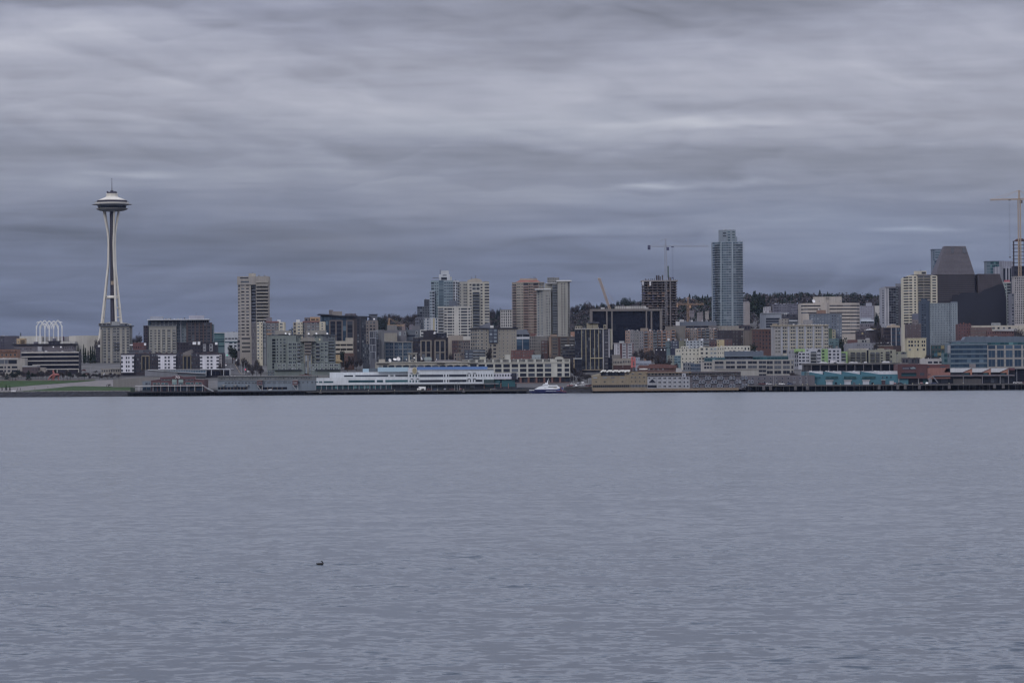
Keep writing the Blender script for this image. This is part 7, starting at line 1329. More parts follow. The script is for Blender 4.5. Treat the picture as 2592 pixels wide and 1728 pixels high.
def leaf_quads(mb, c, s, rr, thin=1.0):
    n = Vector((rr.gauss(0, 1), rr.gauss(0, 1), rr.gauss(0, 1))).normalized(); u = n.orthogonal().normalized(); w_ = n.cross(u)
    a = rr.uniform(0, 3.14); u, w_ = u*math.cos(a)+w_*math.sin(a), w_*math.cos(a)-u*math.sin(a); u *= s; w_ *= s*thin
    mb.add([c-u-w_, c+u-w_*.6, c+u*.8+w_, c-u*.7+w_*.8], [(0, 1, 2, 3)])
def conifer_crown(seed, mat, n=520, w_=.17, full=1.0):
    rr = random.Random(seed); mb = MB()
    for k in range(n):
        t = rr.random()**.75*.93+.05; lay = (t*11+seed*.3) % 1.0; rmax = w_*10*(1-t)**.8*(.72+.35*lay)*rr.uniform(.85, 1.12)+.12; rad_ = rmax*math.sqrt(rr.uniform(.1, 1)); a = rr.uniform(0, 6.283)
        leaf_quads(mb, Vector((math.cos(a)*rad_, math.sin(a)*rad_, t*10-rad_*.25)), rr.uniform(.16, .38)*(1.2-t*.6), rr)
    return mb.mesh('crown', mat)
def round_crown(seed, mat, n=650, bare=False):
    rr = random.Random(seed); mb = MB(); lobes = [(Vector((rr.uniform(-2.3, 2.3), rr.uniform(-2.3, 2.3), rr.uniform(4.6, 8.2))), rr.uniform(1.2, 2.3)) for _ in range(11)]
    for k in range(n):
        c, R0 = rr.choice(lobes); d = Vector((rr.gauss(0, 1), rr.gauss(0, 1), rr.gauss(0, .8))).normalized(); p = c+d*R0*rr.uniform(.45, 1.12)
        if p.z < 2.6: p.z = 2.6+rr.random()
        leaf_quads(mb, p, rr.uniform(.16, .34) if not bare else rr.uniform(.3, .75), rr, 1.0 if not bare else .2)
    return mb.mesh('crown', mat)
m_bark = plain('bark', (.05, .042, .04), .95, raw=True, var=.3)
m_con = leafy('conifer_needles', (.012, .020, .016), (.028, .040, .026)); m_evr = leafy('evergreen_leaves', (.012, .018, .017), (.026, .034, .026)); m_bare = leafy('bare_twigs', (.034, .030, .035), (.062, .054, .057)); m_bush = leafy('shrub_leaves', (.025, .04, .02), (.06, .08, .04))
TK = {'conifer': ([trunk_mesh('trunk', 9.5, .2, 0, i, m_bark) for i in range(2)], [conifer_crown(i, m_con, 520, (.2, .26, .18, .3)[i]) for i in range(4)]),
      'cypress': ([trunk_mesh('trunk', 9, .16, 0, 3, m_bark)], [conifer_crown(20+i, m_con, 420, .09) for i in range(2)]),
      'evergreen': ([trunk_mesh('trunk', 8, .28, 7, 4, m_bark)], [round_crown(30+i, m_evr, 900) for i in range(4)]),
      'bare': ([trunk_mesh('trunk', 9.6, .2, 16, 50+i, m_bark) for i in range(3)], [round_crown(60+i, m_bare, 900, True) for i in range(4)])}
NMT = {'conifer': 'conifer', 'cypress': 'conifer', 'evergreen': 'evergreen_tree', 'bare': 'bare_tree'}
def tree(kind, p, h, wfac=1.0, label='', group=None, name=None):
    tr, cr = TK[kind]; s = h/10.0; root = empty(name or NMT[kind], p, RND.uniform(0, 6.28), label, 'tree', group)
    child('trunk', RND.choice(tr), root, scale=(s, s, s)); child('crown', RND.choice(cr), root, scale=(s*wfac, s*wfac, s)); return root
def tree_at(kind, z, x, ytop, Y, wpx=None, label='', group=None, hmin=6, hmax=34):
    top = W(z, x, ytop, Y); g = ground(top.x, Y); h = max(hmin, top.z-g)
    nat = {'conifer': .36, 'cypress': .2, 'evergreen': .66, 'bare': .66}[kind]
    wf = 1.0
    if wpx: wf = max(.35, min(1.9, wpx*ZN[z][2]/FPX*Y/(h*nat)))
    return tree(kind, (top.x, Y, top.z-h), h, wf, label, group)
sky_c = 'dark conifer standing out on the wooded ridge against the sky'; sky_b = 'bare brown tree on the wooded ridge line behind the towers'; sky_e = 'dense dark evergreen on the wooded ridge line'
for x, y, w_, k in [(165, 405, 40, 'bare'), (205, 400, 50, 'bare'), (250, 398, 55, 'evergreen'), (292, 376, 60, 'bare'), (335, 400, 60, 'bare'), (372, 398, 30, 'conifer'), (400, 404, 60, 'bare'), (437, 382, 50, 'evergreen'), (505, 392, 70, 'bare'), (548, 370, 40, 'evergreen'), (592, 342, 50, 'evergreen'), (635, 345, 55, 'evergreen'), (682, 366, 60, 'evergreen'), (725, 374, 60, 'evergreen'), (762, 370, 50, 'evergreen'),
        (1070, 352, 50, 'evergreen'), (1110, 338, 50, 'evergreen'), (1160, 312, 40, 'conifer'), (1188, 330, 36, 'conifer'), (1218, 320, 55, 'evergreen'), (1272, 322, 36, 'conifer'), (1314, 318, 34, 'conifer'), (1352, 342, 36, 'conifer'), (1250, 350, 70, 'evergreen'),
        (1640, 372, 60, 'bare'), (1690, 335, 40, 'conifer'), (1712, 296, 50, 'conifer'), (1752, 308, 60, 'evergreen'), (1794, 316, 30, 'conifer'), (1846, 312, 36, 'conifer'), (1888, 300, 60, 'evergreen'), (1932, 298, 60, 'evergreen'), (1974, 288, 40, 'conifer'), (2006, 318, 60, 'bare'), (2036, 310, 34, 'conifer'), (2068, 312, 40, 'evergreen'), (2112, 292, 110, 'evergreen'), (2165, 296, 100, 'evergreen'), (2204, 318, 60, 'bare')]:
    tree_at(k, 'U', x, y, RND.uniform(4740, 4860), w_, {'conifer': sky_c, 'bare': sky_b, 'evergreen': sky_e}[k], 'skyline trees: '+NMT[k])
for x, y, w_, k in [(868, 72, 70, 'conifer'), (905, 130, 60, 'bare'), (980, 98, 50, 'conifer'), (948, 128, 60, 'evergreen'), (1035, 124, 30, 'conifer'), (1085, 140, 70, 'evergreen'), (1136, 122, 70, 'evergreen'), (1190, 146, 30, 'conifer'), (1240, 160, 70, 'bare'), (1325, 106, 110, 'evergreen'), (1395, 120, 70, 'bare'), (1442, 130, 70, 'evergreen'), (1500, 150, 60, 'bare'), (1560, 112, 110, 'evergreen'), (1640, 180, 60, 'bare'), (1690, 138, 44, 'conifer'), (1735, 165, 60, 'evergreen'), (1780, 150, 60, 'evergreen')]:
    tree_at(k, 'G', x, y, RND.uniform(4740, 4860), w_, {'conifer': sky_c, 'bare': sky_b, 'evergreen': sky_e}[k], 'skyline trees: '+NMT[k])
for x, y, w_, k in [(20, 590, 60, 'evergreen'), (62, 600, 60, 'bare'), (100, 588, 60, 'bare'), (135, 568, 70, 'bare'), (180, 566, 80, 'bare'), (225, 570, 80, 'bare'), (270, 566, 80, 'bare'), (318, 588, 70, 'bare'), (365, 585, 70, 'bare'), (410, 572, 80, 'bare'), (455, 562, 80, 'bare'), (500, 570, 70, 'bare'), (1350, 505, 70, 'bare'), (1385, 520, 60, 'bare'), (1425, 512, 60, 'evergreen'), (1456, 494, 26, 'conifer'), (1490, 520, 60, 'evergreen')]:
    tree_at(k, 'D', x, y, RND.uniform(4740, 4860), w_, {'conifer': sky_c, 'bare': sky_b, 'evergreen': sky_e}[k], 'skyline trees: '+NMT[k])
tree_at('evergreen', 'C', 2010, 262, 4300, 90, 'dark evergreen rising behind the brown stucco block'); tree_at('evergreen', 'C', 2068, 250, 4330, 90, 'dark evergreen at the left end of the bare hill trees')
tree_at('conifer', 'A', 356, 415, 4250, 60, 'lone dark conifer tip above the exhibition hall, left of the white arches')
tree_at('bare', 'B', 132, 786, 4000, 110, 'bare grey tree beside the dark brick side of the condominium'); tree_at('bare', 'B', 85, 830, 3960, 70, 'smaller bare tree left of the bare grey one')
tree_at('evergreen', 'C', 595, 428, 3600, 110, 'dark evergreen in the gap between the two cream-ended flats')
tree_at('evergreen', 'C', 1410, 778, 3100, 100, 'dark tall bushy tree in front of the cream parking garage')
tree_at('evergreen', 'B', 1275, 905, 3260, 115, 'big dark evergreen at the top of the uphill street'); tree_at('evergreen', 'B', 1310, 960, 3230, 90, 'second dark evergreen against the foot of the tall cream tower')
tree_at('evergreen', 'G', 1195, 742, 3160, 130, 'dark bushy tree between the teal-grey flats and the grey terrace'); tree_at('evergreen', 'G', 1675, 378, 3930, 70, 'dark tree against the cream blank wall on the far slope'); tree_at('evergreen', 'F', 1095, 1052, 3120, 60, 'dark cone-shaped tree in front of the old brick warehouse'); tree_at('bare', 'A', 1690, 520, 3700, 120, 'bare tree behind the narrow dark slab')
tree_at('conifer', 'F', 1105, 590, 4500, 110, 'large dark conifer right of the tallest teal tower'); tree_at('conifer', 'F', 1150, 605, 4520, 90, 'dark conifer beside the largest conifer by the tallest teal tower'); tree_at('conifer', 'F', 1187, 615, 4540, 60, 'slim dark conifer at the right of the group by the tallest teal tower')
for x, y, w_ in [(1348, 640, 36), (1385, 700, 60), (1444, 612, 40), (1475, 680, 50), (1520, 720, 50), (1562, 650, 60), (1600, 648, 60), (1635, 670, 50)]:
    tree_at('cypress', 'A', x, y, RND.uniform(3290, 3320), w_, 'dark pointed cypress in the row between the black-banded office and the apartment tower', 'cypress row beside the office', hmax=40)
g1 = 'small trees along the top of the park lawn'
for k in range(44):
    x = -20+k*48+RND.uniform(-18, 18); kind = RND.choice(['bare', 'bare', 'evergreen', 'conifer']) if x < 1000 else RND.choice(['bare', 'bare', 'bare', 'evergreen'])
    tree_at(kind, 'A', x, RND.uniform(1045, 1135) if x < 1500 else RND.uniform(1090, 1160), RND.uniform(2952, 2975), RND.uniform(55, 90), 'small %s along the top edge of the park lawn' % {'bare': 'bare tree', 'evergreen': 'dark evergreen', 'conifer': 'dark conifer'}[kind], g1+': '+NMT[kind], hmin=4)
for k, (x, y, w_) in enumerate([(35, 1340, 30), (105, 1322, 34), (170, 1335, 36), (300, 1370, 20), (352, 1375, 30)]):
    top = W('A', x, y, 2850); tree('conifer', (top.x, 2850, ground(top.x, 2850)-.2), max(1.5, top.z-ground(top.x, 2850)+.4), w_*.14667/FPX*2850/1.6, 'young conifer on the shore strip below the park lawn at far left', 'young conifers on the shore strip')
g2 = 'bare street trees between the low city blocks'
for z, x, y, Y, w_ in [('Q', 840, 470, 3030, 130), ('Q', 930, 500, 3010, 120), ('Q', 1010, 640, 2980, 120), ('Q', 1230, 640, 2970, 130), ('Q', 1330, 690, 2965, 110), ('Q', 1100, 780, 2950, 120), ('Q', 700, 500, 3080, 110), ('Q', 190, 640, 2980, 90), ('Q', 230, 760, 2965, 80),
        ('E', 340, 1010, 2950, 60), ('E', 420, 1020, 2950, 70), ('E', 520, 1050, 2940, 70), ('E', 600, 1060, 2945, 70), ('E', 700, 1040, 2960, 80), ('E', 760, 1100, 2940, 70), ('E', 800, 1180, 2920, 80), ('E', 850, 1220, 2910, 90), ('E', 900, 1250, 2905, 80), ('E', 955, 1260, 2900, 90), ('E', 780, 1290, 2890, 60), ('E', 860, 1300, 2885, 70),
        ('F', 215, 1140, 3000, 60), ('F', 180, 1110, 3060, 60), ('F', 240, 1170, 2990, 60), ('F', 275, 1190, 2980, 60), ('F', 330, 1200, 2965, 50), ('F', 30, 1110, 3060, 60), ('F', 90, 1100, 3070, 60), ('F', 140, 1120, 3050, 60), ('F', 400, 1225, 2950, 40),
        ('G', 480, 1230, 2905, 90), ('G', 530, 1260, 2900, 90), ('G', 590, 1290, 2895, 80), ('G', 400, 1300, 2900, 80), ('G', 300, 1310, 2900, 70), ('G', 1760, 700, 3250, 60), ('G', 1660, 800, 3120, 70), ('G', 1500, 740, 3200, 60), ('C', 1560, 870, 3060, 90), ('C', 1640, 930, 3040, 90), ('C', 1700, 900, 3060, 90), ('C', 1500, 940, 3010, 70), ('C', 60, 930, 3050, 90), ('C', 20, 1010, 3000, 80), ('C', 130, 1050, 2965, 80), ('D', 880, 1020, 3000, 60), ('D', 1330, 950, 3060, 60),
        ('H', 20, 830, 3300, 50), ('H', 250, 1150, 3000, 40), ('H', 500, 1150, 3000, 60), ('H', 420, 1180, 2980, 40), ('H', 1400, 880, 3120, 50), ('H', 1440, 900, 3110, 50)]:
    tree_at('bare', z, x, y, Y, w_, 'bare brown street tree among the low blocks behind the waterfront', g2, hmin=5)
# wooded hillside read as one mass
def hillwood():
    mb = MB(); rr = random.Random(77); mats = [m_bare, m_evr]
    for k in range(3400):
        Y = rr.uniform(4080, 4900); x = rr.uniform(-330, 760)*Y/4900
        g = ground(x, Y)
        if g < 43: continue
        R0 = rr.uniform(4.5, 8.5); e = rr.random() < .36; c = Vector((x, Y, g+R0*.8))
        for q in range(34):
            d = Vector((rr.gauss(0, 1), rr.gauss(0, 1), abs(rr.gauss(0, 1)))).normalized()*R0*rr.uniform(.5, 1.1)
            o0 = len(mb.f); leaf_quads(mb, c+d, rr.uniform(.8, 1.7), rr, .8); 
            if e: mb.m[o0] = 1
    tag(mb.build('hillside_wood', mats), 'brown and dark green winter wood covering the far hillside behind the towers', 'wood', kind='stuff')
hillwood()
for k, (z, x, y, Y, w_, c) in enumerate([('U', 1640, 380, 4500, 50, (118, 112, 120)), ('U', 1820, 425, 4450, 60, (130, 130, 140)), ('G', 30, 330, 4520, 40, (112, 100, 108)), ('G', 1420, 560, 3900, 60, (104, 96, 104)), ('U', 1180, 455, 4450, 40, (96, 88, 100)), ('D', 330, 690, 4300, 40, (110, 90, 92)), ('D', 420, 700, 4320, 50, (96, 90, 104)), ('U', 1250, 470, 4350, 50, (104, 96, 104)), ('U', 1310, 462, 4380, 30, (120, 112, 112))]):
    q = Bd(z, Y, ['low mauve-grey house among the trees right of the tallest teal tower', 'pale house roof on the slope left of the terraced grey block', 'brown-grey house half hidden in the hillside trees', 'grey-brown house below the pale balconied block', 'dull house in the wood behind the orange crane', 'reddish house under the bare trees by the small orange crane', 'lilac-grey house at the right of the bare hill trees', 'low house with small windows right of the orange crane mast', 'tiny tan house near the orange crane counterweight'][k], x-w_/2, x+w_/2, y+30, name='house', cat='house')
    q.mass([x-w_/2, x+w_/2], y, y+30, c, [wn(4, 2, .4, .4, 'mix')], dep=12, slope=[y+2, y-4]); q.done()

# ================================================================== park, street, small things
m_gr = plain('park_grass', (.024, .045, .015), .95, raw=True, var=.25, scale=.15)
drape_strip('lawn', 'R', [(-500, 225), (0, 236), (1500, 236), (2000, 225), (2300, 214), (2360, 213)], [(-500, 420), (0, 408), (280, 396), (850, 345), (1500, 300), (2000, 262), (2300, 232), (2360, 224)], m_gr)
drape_strip('lawn', 'R', [(440, 494), (850, 462), (1200, 430), (1500, 398), (1850, 366), (2350, 376), (3300, 392)], [(440, 499), (850, 490), (1500, 490), (2000, 487), (3300, 482)], m_gr, lift=.12)
m_pa = plain('pale_path', (.135, .125, .125), .9, raw=True, var=.15, scale=.3)
drape_strip('path', 'R', [(-500, 424), (0, 412), (280, 399), (850, 349), (1500, 304), (2000, 266), (2350, 238), (3200, 170)], [(-500, 500), (0, 500), (430, 494), (850, 460), (1200, 428), (1500, 396), (1850, 364), (2350, 372), (3200, 388)], m_pa, lift=.12)
drape_strip('path', 'R', [(-500, 186), (0, 198), (1500, 200), (2360, 196)], [(-500, 222), (0, 232), (1500, 232), (2000, 221), (2360, 209)], plain('brown_bed', (.09, .075, .072), .9, raw=True, var=.2), lift=.1)
m_as = plain('asphalt', (.055, .054, .058), .9, raw=True, var=.2, scale=.2)
drape_strip('road', 'Q', [(330, 560), (470, 556), (700, 600), (1060, 980)], [(330, 985), (1060, 1000)], m_as, lift=.2)
def road_mark():
    mb = MB(); pts = [drape('Q', x, y) for x, y in ((610, 700), (680, 820), (750, 930), (820, 985))]
    for a, e in zip(pts, pts[1:]): mb.add([(a.x-.12, a.y, ground(a.x, a.y)+.32), (a.x+.12, a.y, ground(a.x, a.y)+.32), (e.x+.12, e.y, ground(e.x, e.y)+.32), (e.x-.12, e.y, ground(e.x, e.y)+.32)], [(0, 1, 2, 3)])
    o = mb.build('road_marking', plain('yellow_line', (150, 122, 70), .8)); tag(o, kind='structure')
road_mark()
m_st = plain('street_surface', (.075, .073, .077), .9, raw=True, var=.25, scale=.1)
mb = MB(); mb.add([(-215, 2834, 4.62), (420, 2834, 4.62), (420, 2890, 7.3), (-215, 2890, 7.3)], [(0, 1, 2, 3)]); tag(mb.build('road', m_st), kind='structure')
def sculpture():
    p = W('R', 1330, 205, 2950); g = ground(p.x, 2950); root = empty('sculpture', (p.x, 2950, g), 0, 'bright red steel park sculpture of curved legs with an upright fin', 'sculpture'); o = tuple(root.location); m = plain('red_steel', (138, 52, 50), .5)
    def arc(name, pts, w0, w1):
        mb = MB(); n = len(pts)
        L = [W('R', x, y, 2950+dy) for x, y, dy in pts]
        for i, (a, e) in enumerate(zip(L, L[1:])): mb.bar(a, e, w0+(w1-w0)*i/n, n=6, r2=w0+(w1-w0)*(i+1)/n)
        mb.build(name, m, root, o)
    arc('curved_leg', [(1200, 212, -1), (1225, 160, -1), (1260, 110, -.5), (1310, 78, 0), (1360, 64, 0)], .35, .8)
    arc('curved_leg', [(1275, 214, 1), (1290, 160, .6), (1312, 110, .3), (1345, 76, 0)], .3, .8)
    arc('curved_leg', [(1325, 216, 0), (1328, 160, 0), (1350, 110, 0), (1375, 80, 0)], .5, .9)
    arc('curved_leg', [(1350, 74, 0), (1420, 66, .5), (1455, 78, 1), (1468, 110, 1.5), (1440, 160, 2), (1470, 214, 2)], .8, .2)
    arc('fin', [(1340, 70, 0), (1330, 30, 0), (1318, -10, 0), (1326, -40, 0)], .9, .3); 
    mb = MB(); a, e = W('R', 1320, 62, 2949), W('R', 1440, 96, 2951); mb.box(a.x, e.x, 2949.4, 2950.6, e.z, a.z); mb.build('body_plate', m, root, o)
    p = W('A', 1880, 1345, 2895); g = ground(p.x, 2895); root = empty('sculpture', (p.x, 2895, g), 0, 'black round-wheeled steel sculpture on the lower lawn', 'sculpture'); m = plain('black_steel', (24, 24, 34), .5)
    for dx in (-.8, .7):
        mb = MB(); n = 20; q = [(dx+math.cos(2*math.pi*k/n)*.95, .95+math.sin(2*math.pi*k/n)*.95+.1) for k in range(n)]
        for k in range(n): mb.bar((q[k][0], 0, q[k][1]), (q[(k+1) % n][0], 0, q[(k+1) % n][1]), .22, n=5)
        mb.build('wheel_ring', m, root)
    mb = MB(); mb.bar((-.8, 0, 1), (.9, 0, 1.6), .25); mb.bar((.2, 0, 1.9), (1.3, .2, 2.1), .2); mb.build('arm', m, root)
sculpture()
p = W('R', 330, 512, 2829); mb = MB(); mb.box(-1.75, 1.75, -.6, .6, 0, .9); mb.box(-1.9, 1.9, -.7, .7, .9, 1.0)
o = mb.build('white_block', wall((178, 178, 184))); o.location = (p.x, 2829.6, 4.15); tag(o, 'long low white slab on the promenade edge at far left', 'slab')
# cars
def car_proto(i, col, van=False):
    root = empty('parked_car' if not van else 'white_van', (0, 0, -500)); L, Wd, H = (4.5, 1.8, 1.45) if not van else (6.4, 2.2, 2.9)
    prof = [(-L/2, .35), (L/2, .35), (L/2+.05, .75), (L/2-.9, .92), (L/2-1.6, H), (-L/2+.9, H), (-L/2+.1, .98), (-L/2-.05, .7)] if not van else [(-L/2, .4), (L/2, .4), (L/2, 1.3), (L/2-.9, 1.9), (L/2-1.2, 2.1), (L/2-1.25, H), (-L/2, H)]
    mb = MB(); mb.extrude_y(prof, -Wd/2, Wd/2); m = plain('car_paint_%d' % i, col, .3, var=.03); mb.build('body', m, root)
    gl = [(L/2-1.25, .95), (L/2-1.7, H-.12), (-L/2+1.0, H-.12), (-L/2+.5, .98)] if not van else [(L/2-.95, 1.4), (L/2-1.0, 1.85), (L/2-1.6, 2.2), (L/2-1.9, 1.4)]
    mb = MB(); mb.extrude_y(gl, -Wd/2-.02, Wd/2+.02); mb.build('side_window', glass('black'), root)
    mb = MB(); n = 12; w_ = MB(); pr = [(.33*math.cos(2*math.pi*k/n), .33*math.sin(2*math.pi*k/n)) for k in range(n)]; w_.extrude_y(pr, -.12, .12); me = w_.mesh('wheel', plain('tyre', (.02, .02, .02), .8, raw=True))
    for sx_ in (-L*.31, L*.31):
        for sy in (-Wd/2+.08, Wd/2-.08): child('wheel', me, root, (sx_, sy, .33))
    return root
CARS = [(car_proto(i, c), n) for i, (c, n) in enumerate([((150, 150, 156), 'pale silver'), ((36, 36, 46), 'black'), ((84, 86, 96), 'grey'), ((176, 176, 180), 'white'), ((92, 44, 50), 'dark red'), ((52, 62, 90), 'dark blue')])]; VAN = car_proto(9, (178, 178, 182), True)
used = set()
spots = [('E', 735, 1425, 2838), ('E', 775, 1418, 2842), ('E', 830, 1422, 2839), ('E', 880, 1405, 2850), ('E', 790, 1378, 2868), ('E', 850, 1370, 2874), ('E', 920, 1388, 2862), ('E', 960, 1424, 2838), ('E', 995, 1418, 2844), ('E', 905, 1350, 2886),
 ('D', 560, 1450, 2806), ('D', 640, 1452, 2806), ('D', 700, 1450, 2806), ('D', 820, 1452, 2806), ('D', 900, 1450, 2806), ('D', 1000, 1455, 2806), ('D', 1380, 1448, 2806), ('D', 1480, 1450, 2806),
 ('I', 80, 905, 2806), ('I', 240, 940, 2804), ('I', 730, 918, 2806), ('I', 960, 930, 2805), ('I', 1140, 922, 2806), ('I', 1360, 918, 2807), ('J', 2080, 950, 2806), ('J', 2180, 948, 2806), ('J', 2290, 925, 2808),
 ('G', 60, 1415, 2806), ('G', 150, 1412, 2806), ('G', 330, 1412, 2806), ('G', 450, 1416, 2806), ('G', 40, 1395, 2812),
 ('Q', 330, 715, None), ('Q', 345, 755, None), ('Q', 590, 580, None), ('Q', 650, 620, None), ('Q', 700, 640, None), ('Q', 870, 760, None), ('Q', 905, 800, None), ('Q', 1010, 930, None), ('Q', 540, 865, None), ('C', 1420, 1015, 3000), ('C', 1455, 1030, 2995), ('C', 1490, 1045, 2990), ('C', 1400, 1000, 3005), ('A', 1440, 1090, None), ('A', 1650, 1110, None), ('A', 1500, 1150, None)]
DECKZ = {'D': W('L', 300, 1035, 2800).z, 'I': W('I', 500, 948, 2800).z, 'J': W('I', 500, 948, 2800).z, 'G': W('I', -2000, 948, 2800).z}
where = {'E': 'car standing on the street in the gap right of the long arched building', 'D': 'car on the pier in front of the white waterfront office', 'I': 'car on the pier in front of the dark red restaurant', 'J': 'car at the right end of the working pier', 'G': 'car on the quay left of the teal shed', 'Q': 'car on the uphill street', 'C': 'car on the ramp below the parking garage', 'A': 'car on the park road right of the black-banded office'}
for z, x, y, Y in spots:
    k = RND.randrange(len(CARS)); src, cn = CARS[k]
    if Y is None: p = drape(z, x, y); pz = p.z+.2
    else: p = W(z, x, y, Y); pz = DECKZ[z] if (z in DECKZ and Y < 2830) else max(ground(p.x, Y), 4.6+max(0, (Y-2834)*.048))+.05
    c = src if k not in used else copy_tree(src); used.add(k)
    c.location = (p.x, p.y if Y is None else Y, pz); c.rotation_euler = (0, 0, RND.choice([0, 3.14, .2, 1.3] if z != 'Q' else [1.5, 1.6, 1.7])); tag(c, cn+' '+where[z], 'car', 'cars: %s %s' % (cn, where[z]))
for k in range(len(CARS)):
    if k not in used:
        for ch in list(CARS[k][0].children): bpy.data.objects.remove(ch)
        bpy.data.objects.remove(CARS[k][0])
p = W('L', 430, 980, 2806); VAN.location = (p.x, 2806, DECKZ['D']); VAN.rotation_euler = (0, 0, math.pi); tag(VAN, 'white box van parked on the pier below the gold emblem', 'van')
# flag poles and street lamps
def pole(z, x, y0, y1, Y, label, grp=None, lamp=False, name='flagpole', cat='pole'):
    a, e = W(z, x, y1, Y), W(z, x, y0, Y); root = empty(name, (a.x, Y, a.z), 0, label, cat, grp); h = e.z-a.z; mb = MB(); mb.bar((0, 0, -.5), (0, 0, h), .16, n=6, r2=.08); mb.build('post', wall((120, 122, 128)), root)
    mb = MB()
    if lamp: mb.bar((0, 0, h), (1.6, 0, h+.3), .07); mb.box(1.2, 2.0, -.15, .15, h+.2, h+.36); mb.build('lamp_head', wall((100, 102, 110)), root)
    else: mb.lathe([(.05, h), (.2, h+.15), (.05, h+.3)], 8); mb.build('finial', wall((130, 130, 136)), root)
for x, y0, nm in ((602, 1232, 'tall pale pole left of the teal shed, rightmost of the quay poles'), (686, 1234, 'pale pole directly against the teal shed porch'), (212, 1268, 'pale pole in front of the wide cream-framed office, left one of two'), (248, 1276, 'pale pole in front of the wide cream-framed office, right one of two')): pole('G', x, y0, 1424, 2803, nm)
for k, (z, x, y0, y1, Y) in enumerate([('E', 790, 1300, 1425, 2840), ('E', 880, 1310, 1425, 2840), ('E', 965, 1330, 1425, 2840), ('L', 735, 870, 1035, 2803), ('L', 1420, 790, 1035, 2803), ('L', 1500, 800, 1035, 2803), ('L', 1570, 770, 1035, 2803), ('Q', 500, 700, 980, 2945), ('Q', 800, 600, 900, 2990), ('Q', 880, 640, 960, 2960), ('A', 1560, 1000, 1200, 2990), ('A', 1420, 1020, 1210, 2975), ('M', 1725, -10, 330, 2930)]):
    pole(z, x, y0, y1, Y, 'thin grey street lamp post near the waterfront street', 'street lamps near the waterfront', True, 'street_lamp', 'street lamp')
def lampsig(z, x, y, Y, col, label):
    p = W(z, x, y, Y); g = ground(p.x, Y); root = empty('traffic_light', (p.x, Y, g), 0, label, 'traffic light'); mb = MB(); mb.bar((0, .2, 0), (0, .2, p.z-g+.6), .1); mb.build('post', wall((60, 60, 70)), root)
    mb = MB(); mb.box(-.3, .3, -.1, .2, p.z-g-1.0, p.z-g+.6); mb.build('signal_box', wall((40, 40, 50)), root); mb = MB(); n = 10; mb.extrude_y([(.3*math.cos(2*math.pi*k/n), p.z-g+.3*math.sin(2*math.pi*k/n)) for k in range(n)], -.2, -.1); mb.build('lit_lens', plain('lens_%s' % label.split()[1], (.1, .1, .1), .4, emit=(col, 2.2), raw=True), root)
lampsig('Q', 390, 436, 3150, (.1, .9, .6), 'small green traffic light at the top of the uphill street'); lampsig('Q', 908, 840, 2975, (1, .05, .15), 'small red traffic light on the right of the uphill street')
